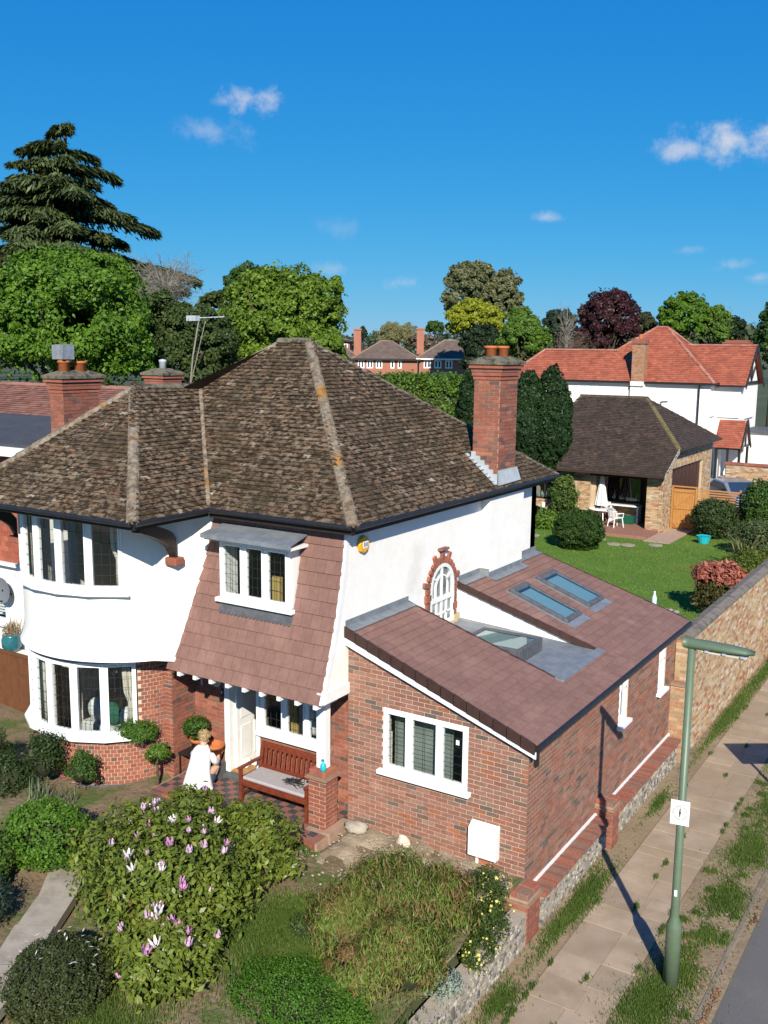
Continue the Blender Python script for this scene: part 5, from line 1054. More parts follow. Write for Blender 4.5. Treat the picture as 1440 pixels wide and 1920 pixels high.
m = MB(); m.box((-10.7, 27.9, -.1), (-7.0, 31.5, .13)); pat = m.build('patio', mat('patio_brick', (.30, .15, .105), (.24, .12, .09), sc=7, rough=.9), None); tag(pat, kind='structure')
m = MB(); m.box((-7.0, 27.6, -.1), (-5.9, 32, .02)); tag(m.build('rear_path', mat('pink_path', (.42, .30, .22), (.36, .25, .19), sc=4, rough=.9)), kind='structure')
sb_ = thing('bird_box', 'brown wooden bird box on the summer house pillar', 'bird box', (-11.2, 29.65, 2.05)); m = MB(); m.box((-11.3, 29.5, 1.85), (-11.05, 29.69, 2.2)); m.prism([(-11.33, 29.45, 2.2), (-11.02, 29.45, 2.2), (-11.02, 29.69, 2.3), (-11.33, 29.69, 2.3)], (0, 0, .03)); m.build('box', FENCEWOOD, sb_)
# gate, trellis, car, wall
GT = thing('garden_gate', 'new orange timber gate with diagonal braces beside the garage', 'gate', (-6.4, 31.2, 0))
for i in range(8): m = MB(); m.box((-6.83+.117*i, 31.2, .06), (-6.83+.117*i+.112, 31.225, 1.86)); bevel(m.build('board', ORANGEWOOD, GT), .004, 1)
for z in (.12, .95, 1.72): m = MB(); m.box((-6.83, 31.165, z), (-5.9, 31.2, z+.10)); m.build('ledge', ORANGEWOOD, GT)
for z in (.2, 1.05): m = MB(); m.bar((-6.78, 31.18, z), (-5.95, 31.18, z+.68), .03, .09); m.build('brace', ORANGEWOOD, GT)
for x in (-6.93, -5.87): m = MB(); m.box((x, 31.15, 0), (x+.09, 31.25, 1.95)); m.build('gate_post', ORANGEWOOD, GT)
m = MB(); m.box((-6.93, 31.14, 1.95), (-5.78, 31.26, 2.0)); m.build('lintel', ORANGEWOOD, GT); m = MB(); m.box((-6.02, 31.15, .96), (-5.9, 31.165, 1.0)); m.build('latch', BLACK, GT)
TF = thing('slatted_trellis', 'horizontal slatted timber screen on a low wall right of the gate', 'fence', (-4.5, 31.3, 0))
m = MB(); m.box((-5.76, 31.2, -.1), (1, 31.4, 1.15)); m.build('low_wall', BR_STK[4], TF)
for i in range(7): m = MB(); m.box((-5.76, 31.22, 1.2+.11*i), (.6, 31.245, 1.2+.11*i+.06)); m.build('slat', ORANGEWOOD, TF)
for x in (-4.0, -2.2, -.4): m = MB(); m.box((x, 31.25, 1.1), (x+.08, 31.33, 2.0)); m.build('post', ORANGEWOOD, TF)
FW = thing('driveway_wall', 'yellow brick driveway wall with red coping in front of the red roofed house', 'wall', (-1, 41.5, 0))
m = MB(); m.box((-7.0, 41.4, -.1), (12, 41.6, 2.0)); fwc = m.build('wall_core', MORTARY, FW); pc = Pieces('brick', BR_STK, fwc, 100, 'brickwork'); bricks(pc, (-7, 41.4, -.1), (1, 0, 0), 9, 2.08, weights=BW_STK, d=.012); pc.flush()
for i in range(30): m = MB(); m.box((-7.05+.32*i, 41.33, 2.0), (-7.05+.32*i+.31, 41.67, 2.13)); m.build('coping_brick', BR_OLD[i % 4], FW)
CA = thing('parked_car', 'silver blue parked car behind the slatted screen, only its glass and roof showing', 'car', (-6.0, 39.2, 0), R2D(127), world=False)
m = MB(); pr = [(-2.1, .35), (-2.15, .75), (-1.3, .92), (-.55, 1.42), (.75, 1.46), (1.7, 1.0), (2.1, .9), (2.15, .35)]; m.prism([(x, -.82, z) for x, z in pr], (0, 1.64, 0)); bevel(m.build('body', mat('silver_paint', (.35, .40, .46), rough=.25, metal=.6, spec=.6), CA), .06, 3)
m = MB(); m.prism([(-1.28, -.7, .96), (-.56, -.62, 1.40), (-.56, .62, 1.40), (-1.28, .7, .96)], (-.02, 0, .03)); m.build('windscreen', mat('car_glass', (.02, .04, .07), rough=.08, spec=.8), CA); m = MB(); m.prism([(1.66, -.7, 1.05), (.78, -.62, 1.44), (.78, .62, 1.44), (1.66, .7, 1.05)], (.02, 0, .03)); m.build('rear_window', MATS['car_glass'], CA)
for s in (-1, 1): m = MB(); m.prism([(-1.0, s*.825, .96), (-.5, s*.825, 1.36), (.7, s*.825, 1.38), (1.4, s*.825, 1.02)], (0, s*.005, 0)); m.build('side_window', MATS['car_glass'], CA)
for x in (-1.35, 1.35):
    for s in (-.8, .8): m = MB(); m.tube([(x, s-.1, .32), (x, s+.1, .32)], .32, 18); w_ = m.build('wheel', BLACK, CA); m = MB(); m.tube([(x, s-.105, .32), (x, s+.105, .32)], .19, 14); m.build('rim', LEADL, w_)
for s in (-.6, .6): m = MB(); m.ball((-2.1, s, .72), (.06, .16, .08), 8, 6); m.build('headlight', WPAINT, CA, True)
# garden furniture
UM = thing('closed_parasol', 'closed white garden parasol standing through the patio table', 'parasol', (-9.75, 29.9, .13))
m = MB(); m.lathe([(.02, .13), (.02, 2.45)], (-9.75, 29.9, 0), 8); m.build('pole', WPAINT, UM); m = MB(); n = 16; vs = []; pr = [(.30, 1.0), (.27, 1.2), (.2, 1.6), (.13, 2.0), (.07, 2.35), (.01, 2.5)]
for r_, z in pr:
    for j in range(n): a = 2*math.pi*j/n; q = r_*(1 if j % 2 else .72); vs.append((-9.75+q*math.cos(a), 29.9+q*math.sin(a), z))
m.add(vs, [(k*n+j, k*n+(j+1) % n, (k+1)*n+(j+1) % n, (k+1)*n+j) for k in range(len(pr)-1) for j in range(n)]); m.build('canopy', PERSONSHIRT, UM)
TB = thing('patio_table', 'round white garden table on the brick patio', 'table', (-9.75, 29.9, .13)); m = MB(); m.lathe([(.55, .80), (.56, .82), (.56, .84), (.55, .85)], (-9.75, 29.9, 0), 24); m.build('top', UPVC, TB)
for i in range(4): a = .6+i*math.pi/2; m = MB(); m.tube([(-9.75+.32*math.cos(a), 29.9+.32*math.sin(a), .8), (-9.75+.45*math.cos(a), 29.9+.45*math.sin(a), .13)], .025, 8); m.build('leg', UPVC, TB)
def gchair(x, y, rz, lab):
    c = thing('garden_chair', lab, 'chair', (x, y, .13), rz, 'white garden chairs', world=False); m = MB(); m.box((-.24, -.24, .42), (.24, .24, .45)); bevel(m.build('seat', UPVC, c), .02)
    for sx in (-1, 1):
        for sy in (-1, 1): m = MB(); m.tube([(sx*.2, sy*.2, .43), (sx*.25, sy*.26, 0)], .022, 8); m.build('leg', UPVC, c)
        m = MB(); m.tube([(sx*.25, -.2, .43), (sx*.27, -.22, .64), (sx*.27, .2, .66), (sx*.24, .24, .85)], .02, 8); m.build('arm', UPVC, c)
    for i in range(5): m = MB(); m.bar((-.18+.09*i, .24, .45), (-.18+.09*i, .30, .86), .05, .015, (0, 1, 0)); m.build('back_slat', UPVC, c)
    m = MB(); m.bar((-.24, .30, .86), (.24, .30, .86), .03, .06); m.build('back_rail', UPVC, c)
gchair(-8.9, 29.5, 2.5, 'white plastic garden chair right of the round patio table'); gchair(-9.9, 30.8, .3, 'white plastic garden chair tucked behind the round patio table')
CRT = thing('green_crate', 'dark green plastic crate under the white worktop', 'crate', (-8.75, 30.7, .13)); m = MB(); m.prism([(-9.1, 30.5, .13), (-8.45, 30.5, .13), (-8.4, 30.45, .5), (-9.15, 30.45, .5)], (0, .4, 0)); bevel(m.build('tub', mat('green_plastic', (.01, .09, .055), rough=.5), CRT), .02)
WT = thing('white_worktop', 'white worktop bench against the summer house back wall', 'table', (-8.9, 31.1, .13)); m = MB(); m.box((-9.7, 30.85, .88), (-8.3, 31.45, .93)); m.build('top', UPVC, WT); m = MB(); m.box((-8.42, 30.9, .13), (-8.34, 31.4, .88)); m.build('side', UPVC, WT); m = MB(); m.box((-9.68, 30.9, .13), (-9.6, 31.4, .88)); m.build('side', UPVC, WT)
STU = thing('garden_statue', 'small white statue against the summer house wall', 'statue', (-12.2, 29.0, 0)); m = MB(); m.lathe([(.16, 0), (.16, .1), (.1, .15), (.12, .45), (.14, .62), (.08, .76), (.06, .8), (.085, .9), (.07, 1.0), (.01, 1.03)], (-12.2, 29.0, 0), 12); m.build('figure', WPAINT, STU, True)
TE = thing('turquoise_trug', 'turquoise plastic trug on the lawn edge', 'tub', (-4.75, 28.6, 0)); m = MB(); m.lathe([(.2, 0), (.3, .3), (.31, .32), (.28, .3)], (-4.75, 28.6, 0), 16); m.build('tub', MATS['turquoise_plastic'], TE)
for i, (x, y) in enumerate(((-7.8, 26.2), (-7.25, 26.35), (-6.3, 27.0), (-11.4, 26.1), (-8.7, 26.9))): m = MB(); m.lathe([(.3, -.02), (.3, .015), (.28, .02)], (x, y, 0), 14); tag(m.build('stepping_stone', CONC), ('round stepping stone in the lawn, left of the pair', 'round stepping stone in the lawn, right of the pair', 'round stepping stone at the foot of the pink path', 'round stepping stone left of the clipped garden bush', 'round stepping stone beside the patio edge')[i], 'stepping stone', 'stepping stones')
WB = thing('water_bottle', 'clear plastic bottle on rubble and an added support post behind the extension roof', 'bottle', (-1.0, 9.3, 0)); m = MB(); m.box((-1.12, 9.2, -.05), (-.88, 9.4, 2.0)); [m.ball((-1.0+.13*k, 9.3+.03*(k % 2), 2.0), (.08, .08, .05), 7, 5, 0, .2) for k in range(-1, 5)]; m.build('rubble_on_post', mat('pale_rubble', (.34, .30, .24), (.22, .19, .15), sc=9, rough=1, bump=.05, bsc=14), WB, True); m = MB(); m.lathe([(.05, 2.08), (.06, 2.1), (.06, 2.26), (.025, 2.36), (.025, 2.42)], (-1.0, 9.3, 0), 12); m.build('bottle', mat('clear_plastic', (.5, .65, .68), rough=.2), WB, True)  # tall post added under the rubble pieces to hold the bottle up
# ================================================================= RED ROOFED HOUSE BEHIND
O2 = V((-10.74, 52.97, 0)); e1 = V((-1, 0, 0)); e2 = V((0, 1, 0)); K2 = .84  # house scaled about the camera, baked as this origin, factor and height offset below
def q2(a, b, z): return O2+e1*(a*K2)+e2*(b*K2)+V((0, 0, 1.26+K2*z))
H2 = thing('red_roofed_house', 'large white house with a bright red tile roof behind the garden building', 'house', (-16, 56, 0))
m = MB()
def qbox(m, a0, a1, b0, b1, z0, z1, mi=0): m.obox(q2((a0+a1)/2, (b0+b1)/2, (z0+z1)/2), e1*(a1-a0)/2*K2, e2*(b1-b0)/2*K2, V((0, 0, (z1-z0)/2*K2)), mi)
qbox(m, .35, 17.2, .35, 8, -1.7, 5.55); qbox(m, -1.7, .4, 1.8, 7.3, -1.7, 5.55); qbox(m, 5.5, 6.7, .05, .4, -1.7, 5.6); qbox(m, -4.6, -1.7, 3.2, 7, -1.7, 1.75)
m.prism([q2(-1.7, 1.85, 5.5), q2(-1.7, 7.25, 5.5), q2(-1.7, 4.5, 8.35)], e1*.1); m.build('wall', RENDER, H2)
A2, B2 = q2(5.1, 4.1, 10.0), q2(6.0, 4.1, 10.0); C1 = q2(0, 0, 5.6); C2 = q2(18, 0, 5.6); D1 = q2(0, 8.3, 5.6); D2 = q2(18, 8.3, 5.6); l1, l2 = q2(8.75, 2.3, 8.07), q2(15.2, 2.3, 8.07)
m = MB(); FF = [[C2, q2(8.8, 0, 5.6), l1, l2], [q2(8.8, 0, 5.6), C1, A2, B2, l1], [C1, D1, A2]]; FG = [q2(.6, 1.4, 5.45), q2(-2.05, 1.4, 5.45), q2(-2.05, 4.5, 8.55), q2(3.6, 4.5, 8.55)]
for f_ in FF+[FG, [l2, l1, B2, q2(9, 8.3, 5.6), D2], [q2(9, 8.3, 5.6), B2, A2, D1], [D2, C2, l2], [q2(-2.05, 7.6, 5.45), q2(.9, 7.6, 5.45), q2(3.6, 4.5, 8.55), q2(-2.05, 4.5, 8.55)]]: m.poly(*f_)
r2 = m.build('roof', T_RED[0], H2); pc = Pieces('roof_tile', T_RED, r2, 60, 'roof_tiling')
for f_ in FF+[FG]: rooftiles(pc, f_, .3, .17, (.4, .3, .3), th=.02, lift=.03, tj=.01)
pc.flush()
for a, b in ((C1, A2), (l1, l2), (l1, B2), (B2, A2), (l2, C2), (D1, A2), (q2(-2.05, 4.5, 8.55), q2(3.6, 4.5, 8.55))): hipcaps(r2, a, b, 'ridge_tile', mat('red_ridge', (.30, .10, .065), (.38, .2, .15), sc=2, rough=.9), .13, .4)
m = MB(); m.bar(C2+V((0, 0, -.08)), C1+V((0, 0, -.08)), .12, .11); m.bar(C1+V((0, 0, -.08)), q2(0, 1.5, 5.5), .12, .11); m.bar(q2(.2, 1.35, 5.38), q2(-2.05, 1.35, 5.38), .12, .1); m.tube([q2(1.2, .2, 5.5), q2(1.2, .2, 1.0)], .06, 6); m.tube([q2(6.8, .3, 5.5), q2(6.8, .3, 3)], .05, 6); m.build('gutter', BLACK, H2)
m = MB(); f_ = -1.76; m.bar(q2(f_, 1.8, 5.6), q2(f_, 7.3, 5.6), .05, .22); m.bar(q2(f_, 4.5, 5.7), q2(f_, 4.5, 8.1), .05, .13, tuple(e1)); m.bar(q2(f_, 4.4, 5.9), q2(f_, 3.4, 6.9), .05, .13, tuple(e1)); m.bar(q2(f_, 4.6, 5.9), q2(f_, 5.6, 6.9), .05, .13, tuple(e1)); m.bar(q2(-2.1, 1.2, 5.25), q2(-2.1, 4.5, 8.55), .05, .2); m.bar(q2(-2.1, 7.8, 5.25), q2(-2.1, 4.5, 8.55), .05, .2); m.build('gable_timber', BLACK, H2)
U2 = -e1; N2 = -e2
DP_ = mat('dark_pane', (.012, .014, .02), rough=.1, spec=.6)
window(H2, q2(11.3, .33, 4.0), U2, N2, 1.45, 1.1, (1, 1), fr=.08, lead=False, glass=DP_); window(H2, q2(5.5, .33, 4.0), U2, N2, .7, 1.05, (1,), fr=.08, lead=False, glass=DP_)
window(H2, q2(.33, .5, 3.1), e2, -e1, .9, 1.6, (1, 1), fr=.08, lead=False, sill=.1, glass=GLASS); window(H2, q2(-1.72, 3.2, 2.9), e2, -e1, 2.2, 1.75, (1, 1, 1, 1), fr=.09, lead=False, sill=.1, glass=DP_); window(H2, q2(-1.8, 3.17, -.9), U2, N2, 2.2, 1.6, (1, 1, 1, 1, 1), fr=.09, lead=False, sill=.1, glass=DP_)
window(H2, q2(-.05, 1.78, 3.0), U2, N2, .62, 1.45, (1, 1), fr=.07, lead=False, sill=.1, glass=DP_); window(H2, q2(-.95, 1.78, 3.0), U2, N2, .5, 1.45, (1, 1), fr=.07, lead=False, sill=.1, glass=DP_)
chimney2 = MB(); qbox(chimney2, 5.6, 6.6, -.1, .75, 5.3, 8.7); c2 = chimney2.build('chimney', MORTARY, H2); pc = Pieces('brick', BR_STK[3:6], c2, 0, 'brickwork'); bricks(pc, q2(6.6, -.1, 5.5), U2, .84, 2.65, weights=(.4, .4, .2), d=.015); bricks(pc, q2(5.6, -.1, 5.5), e2, .7, 2.65, weights=(.4, .4, .2), d=.015); pc.flush()
m = MB(); qbox(m, 5.5, 6.7, -.2, .85, 8.6, 8.75); qbox(m, 5.55, 6.65, -.15, .8, 8.75, 9.0); m.build('cap', BR_OLD[2], c2); m = MB(); p_ = q2(6.1, .3, 9); m.lathe([(.14, 0), (.12, .3)], tuple(p_), 10); m.build('pot', TERRA, c2); m = MB(); qbox(m, 5.55, 6.65, -.13, .1, 5.25, 5.6); m.build('flashing', WPAINT, c2)
m = MB(); qbox(m, -.9, .9, 6.2, 7.2, 6, 9.0); qbox(m, -1.05, 1.05, 6.05, 7.35, 8.7, 8.85); m.build('chimney', BR_OLD[1], H2)
PA = [q2(-.7, -2, .85), q2(-2.8, -2, .85), q2(-2.8, -.5, 2.88), q2(-.7, -.5, 2.88)]
m = MB(); m.poly(*PA); m.poly(q2(-2.8, 1, .85), q2(-.7, 1, .85), q2(-.7, -.5, 2.88), q2(-2.8, -.5, 2.88)); pr2 = m.build('porch_roof', T_RED[2], H2); pc = Pieces('porch_tile', T_RED, pr2, 0, 'porch_tiling'); rooftiles(pc, PA, .26, .16, (.4, .3, .3), th=.02, lift=.03, trim=True); pc.flush()
m = MB()
for a, b in ((-.9, -1.8), (-1.75, -1.8), (-2.6, -1.8), (-2.6, .8)): qbox(m, a-.09, a+.09, b-.09, b+.09, -1.6, .85)
m.bar(q2(-2.8, -2.1, .75), q2(-2.8, -.5, 2.92), .07, .17); m.bar(q2(-2.8, 1.1, .75), q2(-2.8, -.5, 2.92), .07, .17); m.bar(q2(-2.7, -1.9, .95), q2(-2.7, .9, .95), .07, .14); m.bar(q2(-2.7, -.5, .9), q2(-2.7, -.5, 2.7), .07, .12, tuple(e1)); m.bar(q2(-.8, -1.9, .8), q2(-2.7, -1.9, .8), .09, .14); m.build('porch_timber', BLACK, H2)
m = MB(); m.poly(q2(-2.65, -1.8, 1.0), q2(-2.65, .8, 1.0), q2(-2.65, -.5, 2.7)); qbox(m, -.8, -.7, -1.7, .3, -1.6, .8); qbox(m, -2.3, -.7, .9, 1.0, -1.6, .85); m.build('porch_infill', RENDER, H2)
m = MB(); qbox(m, -4.9, -1.7, 2.9, 7.2, 1.75, 1.95); m.build('bay_flat_roof', LEADD, H2)
RH = thing('brown_roofed_house', 'brown roofed house partly seen at the right edge behind the red roofed house', 'house', (-3, 70, 0)); m = MB(); qbox(m, -16, -6, 16, 24, -1.6, 4.5); m.build('wall', RENDER, RH); RB_ = [q2(-4.5, 15, 2.6), q2(-17, 15, 2.6), q2(-14, 20, 7.4), q2(-6.5, 20, 7.4)]; m = MB(); m.poly(*RB_); m.poly(q2(-4.5, 25, 2.6), q2(-4.5, 15, 2.6), q2(-6.5, 20, 7.4)); r_ = m.build('roof', T_GREY[0], RH); pc = Pieces('roof_tile', T_GREY, r_, 0, 'roof_tiling'); rooftiles(pc, RB_, .3, .2, (.5, .5), th=.03, lift=.04); pc.flush()
sl = thing('far_street_lamp', 'thin grey street lamp in front of the white house wall', 'street lamp', (-13.0, 49, 0)); m = MB(); b = V((-13.0, 49, 0)); m.tube([b, b+V((0, 0, 4.85))], [.07, .05], 8); m.build('column', mat('grey_post', (.14, .15, .16), rough=.6), sl); m = MB(); m.bar(b+V((0, 0, 4.83)), b+V((.4, .1, 4.86)), .14, .09); m.build('lantern', BLACK, sl)
# ================================================================= FAR BRICK HOUSES
def farhouse(c, L, D, ze, zr, lab, wins, lower=(), hipR=True, brick=None, roofm=None, zb=0, rot=None, chim=None):
    c = V(c); f1 = V((.853, .522, 0)) if rot is None else V((math.cos(rot), math.sin(rot), 0)); f2 = V((-f1.y, f1.x, 0)); q = lambda a, b, z: c+f1*a+f2*b+V((0, 0, z))
    t = thing('brick_house', lab, 'house', tuple(q(L/2, D/2, zb)), 0, 'far brick houses'); m = MB(); m.obox(q(L/2, D/2, (ze+zb)/2), f1*L/2, f2*D/2, V((0, 0, (ze-zb)/2))); m.build('wall', brick or mat('far_brick', (.36, .15, .10), (.31, .13, .09), sc=1.5, rough=.9), t)
    o = .5; m = MB(); E = [q(-o, -o, ze), q(L+o, -o, ze), q(L+o, D+o, ze), q(-o, D+o, ze)]; r0, r1 = q(D/2, D/2, zr), q(L-D/2, D/2, zr); F = [[E[0], E[1], r1, r0], [E[1], E[2], r1]]; m.poly(*F[0]); m.poly(*F[1]); m.poly(E[2], E[3], r0, r1); m.poly(E[3], E[0], r0); r = m.build('roof', (roofm or T_GREY)[0], t)
    pc = Pieces('roof_tile', roofm or T_GREY, r, 0, 'roof_tiling'); rooftiles(pc, F[0], .5, .3, (.5, .5), th=.03, lift=.05); rooftiles(pc, F[1], .5, .3, (.5, .5), th=.03, lift=.05); pc.flush()
    for a, b in ((E[1], r1), (E[0], r0), (r0, r1)): hipcaps(r, a, b, 'ridge_tile', mat('pale_ridge', (.26, .17, .12)), .16, 1.2)
    m = MB(); m.bar(E[0]+V((0, 0, -.1)), E[1]+V((0, 0, -.1)), .3, .2); m.build('eaves_board', WPAINT if 'white eaves' in lab else DARKWOOD, t)
    for (a, w_, z0, hh, n) in wins: window(t, q(a, -.05, z0), f1, -f2, w_, hh, (1,)*n, fr=.16, cols=2, rows=3, lead=False, glass=MATS['dark_pane'], mid=None)
    if chim:
        for a, b in chim: m = MB(); m.obox(q(a, b, zr-.2), f1*.55, f2*.45, V((0, 0, 2.0))); m.obox(q(a, b, zr+1.7), f1*.65, f2*.55, V((0, 0, .12))); m.build('chimney', MATS['far_brick'], t)
    return t
farhouse((-79.6, 112.9, 0), 9.6, 8, 6.55, 9.3, 'far red brick house with a brown hipped roof, left of the white eaved one', [(.5, 1.0, 5.1, 1.25, 2), (1.85, 1.0, 5.1, 1.25, 2), (3.25, 1.0, 5.1, 1.25, 2), (5.5, .6, 5.1, 1.25, 1), (6.6, .6, 5.1, 1.25, 1), (2.2, 1.3, 3.0, 1.3, 2)], chim=[(.3, 3)])
farhouse((-71.2, 118.1, 0), 10, 8, 6.7, 9.5, 'far red brick house with white eaves and grey hipped roof', [(.7, 1.1, 5.2, 1.25, 2), (2.3, 1.1, 5.2, 1.25, 2), (4.0, 1.1, 5.2, 1.25, 2), (1.2, 2.2, 3.2, 1.25, 4), (3.9, 1.2, 3.0, 1.6, 2)], chim=[(.2, 4)])
farhouse((-88.5, 110.5, 0), 9.2, 7, 6.6, 9.2, 'far house with a brown hipped roof half hidden by the bright green tree', [(6.5, 1.0, 4.6, 1.2, 2)], brick=RENDER)
BBh = farhouse((-112, 143, 0), 9, 9, 9.6, 10.6, 'tall square brick block with white windows on the skyline', [(3, 1.3, 7.9, 1.2, 2), (5.2, 1.3, 7.9, 1.2, 2), (7.3, 1.3, 7.9, 1.2, 2)], roofm=[LEADD, LEADD])
# ================================================================= TREES
LIME = leafmat('lime_leaf', (.05, .11, .010), (.145, .28, .026)); BRIGHT = leafmat('bright_leaf', (.06, .115, .012), (.18, .285, .03), (.25, .31, .05)); MIDG = leafmat('mid_leaf', (.028, .068, .013), (.08, .155, .028)); DARKG = leafmat('dark_leaf', (.010, .022, .009), (.026, .046, .017), trans=.15); OLIVE = leafmat('olive_leaf', (.09, .105, .045), (.22, .23, .11)); YEL = leafmat('yellow_leaf', (.15, .19, .015), (.38, .40, .03)); COPPER = leafmat('copper_leaf', (.022, .009, .012), (.075, .026, .030), trans=.2); CEDAR = leafmat('cedar_needle', (.02, .036, .015), (.115, .15, .05), trans=.1); YEW = leafmat('yew_needle', (.008, .022, .008), (.024, .055, .014), trans=.1); HEDGEM = leafmat('hedge_leaf', (.05, .105, .014), (.14, .25, .03), (.16, .23, .03)); PALEY = leafmat('pale_willow', (.22, .21, .08), (.33, .31, .14)); BROWNT = leafmat('brown_twig', (.10, .075, .05), (.19, .15, .10), trans=.1)
def at(px, py, d): return CAM+(h+CR*(px-720)/FPX-CU*(py-960)/FPX)*d
def ptree(name, label, px, py, d, rx, rz, n, size, lm, **k):
    c = at(px, py, d); s = d/FPX; return tree(name, label, tuple(c), (rx*s, rx*s, rz*s), n, size, lm, group=k.pop('group', 'trees on the skyline'), **k)
E2 = lambda px, py, d, rx, rz, f: (tuple(at(px, py, d)), (rx*d/FPX, rx*d/FPX, rz*d/FPX), f)
ptree('lime_tree', 'broad bright green lime tree filling the left edge below the cedar', 120, 620, 45, 165, 150, 36000, .30, LIME, clumps=170, cr=.2, tr=.45, extra=[E2(30, 600, 44, 110, 90, .35), E2(190, 560, 46, 80, 90, .3), E2(215, 670, 45, 80, 80, .3)])
ptree('maple_tree', 'large rounded yellow green tree behind the main roof ridge', 530, 615, 55, 118, 115, 34000, .34, BRIGHT, clumps=150, cr=.2, tr=.45, extra=[E2(450, 650, 55, 70, 75, .3), E2(600, 570, 55, 55, 60, .25), E2(590, 660, 54, 60, 60, .2)])
ptree('dark_green_tree', 'dark green round tree peeping out behind the large yellow green tree', 470, 545, 75, 52, 52, 9000, .4, MIDG, clumps=60, cr=.25)
ptree('ivy_evergreen', 'dark shadowy evergreen between the lime tree and the yellow green tree', 355, 660, 50, 95, 95, 16000, .3, leafmat('dull_green', (.032, .058, .015), (.09, .13, .036)), clumps=90, cr=.22, extra=[E2(405, 590, 58, 40, 50, .3), E2(300, 620, 50, 60, 90, .3)])
ptree('poplar', 'tall grey green poplar on the skyline, left of its twin', 878, 560, 130, 50, 72, 9000, .7, OLIVE, clumps=90, cr=.2, extra=[E2(895, 520, 130, 35, 32, .35)])
ptree('poplar', 'shorter grey green poplar on the skyline, right of its twin', 945, 565, 130, 36, 62, 7000, .7, OLIVE, clumps=70, cr=.2)
ptree('golden_tree', 'bright yellow leaved tree in front of the grey green poplars', 892, 605, 90, 62, 42, 12000, .4, YEL, clumps=90, cr=.2)
ptree('dark_tree', 'dark green bushy tree below the yellow leaved tree', 905, 652, 82, 42, 44, 8000, .4, DARKG, clumps=60, cr=.25, extra=[E2(888, 690, 82, 26, 35, .4)])
ptree('green_tree', 'soft green tree right of the yellow leaved tree, above the red roof end', 985, 640, 75, 52, 50, 12000, .35, HEDGEM, clumps=80, cr=.22, extra=[E2(975, 605, 95, 30, 30, .3)])
ptree('dark_cypress', 'dark tree with bare pale branches left of the copper tree', 1050, 615, 100, 36, 38, 7000, .45, leafmat('far_dark', (.02, .04, .025), (.05, .08, .045)), clumps=45, cr=.25)
ptree('copper_beech', 'dark purple copper beech above the red roof', 1142, 600, 95, 56, 58, 14000, .42, COPPER, clumps=100, cr=.2, extra=[E2(1110, 640, 95, 45, 30, .3), E2(1185, 640, 95, 30, 30, .2)])
ptree('olive_tree', 'small olive green tree right of the copper beech', 1208, 612, 100, 26, 28, 4000, .45, leafmat('olive_b', (.04, .05, .02), (.09, .10, .04)), clumps=35, cr=.3)
ptree('bright_tree', 'bright green tree behind the red roof ridge', 1282, 598, 95, 48, 52, 13000, .4, LIME, clumps=90, cr=.2)
ptree('bright_tree', 'bright green tree right of the ridge beside dark foliage', 1342, 612, 95, 36, 40, 8000, .4, MATS['hedge_leaf'], clumps=60, cr=.22)
ptree('dark_conifer', 'dark conifer behind the gable of the red roofed house', 1372, 625, 98, 26, 34, 5000, .4, DARKG, clumps=35, cr=.3)
ptree('edge_tree', 'leafy green tree cut off by the right edge of the picture', 1455, 625, 80, 38, 62, 8000, .35, MIDG, clumps=60, cr=.25)
ptree('far_tree', 'small blue green tree far away near the right edge', 1407, 630, 170, 16, 24, 2000, .7, leafmat('haze_green', (.07, .11, .07), (.11, .16, .09)), clumps=20, cr=.3)
ptree('willow', 'pale yellow twiggy tree behind the far brick houses', 745, 632, 210, 48, 30, 9000, .6, PALEY, clumps=70, cr=.22, aspect=.25)
ptree('far_tree', 'small dark clipped tree left of the pale yellow tree on the skyline', 681, 628, 190, 9, 16, 2000, .5, DARKG, clumps=20, cr=.3)
ptree('far_tree', 'far green tree right of the pale yellow tree on the skyline', 815, 615, 190, 20, 14, 3000, .6, MIDG, clumps=25, cr=.3)
ptree('far_tree', 'brown green far tree between the two brick house roofs', 790, 640, 185, 26, 16, 3000, .6, BROWNT, clumps=25, cr=.3)
# far wood that closes the horizon
ps, ns = [], []
for i in range(90):
    px_ = -60+i*18; d = RNG.uniform(230, 330); p, q = blob(tuple(at(px_, 646+RNG.uniform(-4, 6), d)), (4.5, 4.5, RNG.uniform(2.2, 4)), 260, 10, .35, .4); ps.append(p); ns.append(q)
for i in range(24):
    px_ = 960+i*22; d = 110; p, q = blob(tuple(at(px_, 652, d)), (2.5, 2.5, 2.5), 260, 10, .35, .4); ps.append(p); ns.append(q)
w_ = leaves('far_wood', np.concatenate(ps), np.concatenate(ns), .9, leafmat('far_wood_leaf', (.05, .075, .04), (.10, .13, .06)), None, .7); tag(w_, 'far line of hazy green trees along the horizon', 'wood', None, 'stuff')
# bare trees
def bare(name, label, px, py, d, hgt, wid, m_, n=70, zb=0, grp='bare branched trees'):
    c = at(px, py, d); t = thing(name, label, 'tree', (c.x, c.y, zb), 0, grp); m = MB(); m.tube([(c.x, c.y, zb), (c.x+.1, c.y, c.z-hgt*.3)], [.14, .08], 7); m.build('trunk', m_, t, True); m = MB()
    for i in range(n):
        a = random.uniform(0, 6.28); z0 = c.z-hgt*.4+hgt*.5*random.random(); s = V((c.x, c.y, z0)); e = V((c.x+math.cos(a)*wid*random.uniform(.3, 1), c.y+math.sin(a)*wid*random.uniform(.3, 1), z0+hgt*random.uniform(.05, .55))); mid = s.lerp(e, .5)+V((0, 0, hgt*.08)); m.tube([s, mid, e], [.03, .016, .006], 4)
        for k in range(11):
            b = s.lerp(e, random.uniform(.4, 1)); f_ = b+V((random.uniform(-1, 1), random.uniform(-1, 1), random.uniform(-.3, 1)))*wid*.28; m.tube([b, f_], [.012, .004], 3, cap=False)
    m.build('branches', m_, t); return t
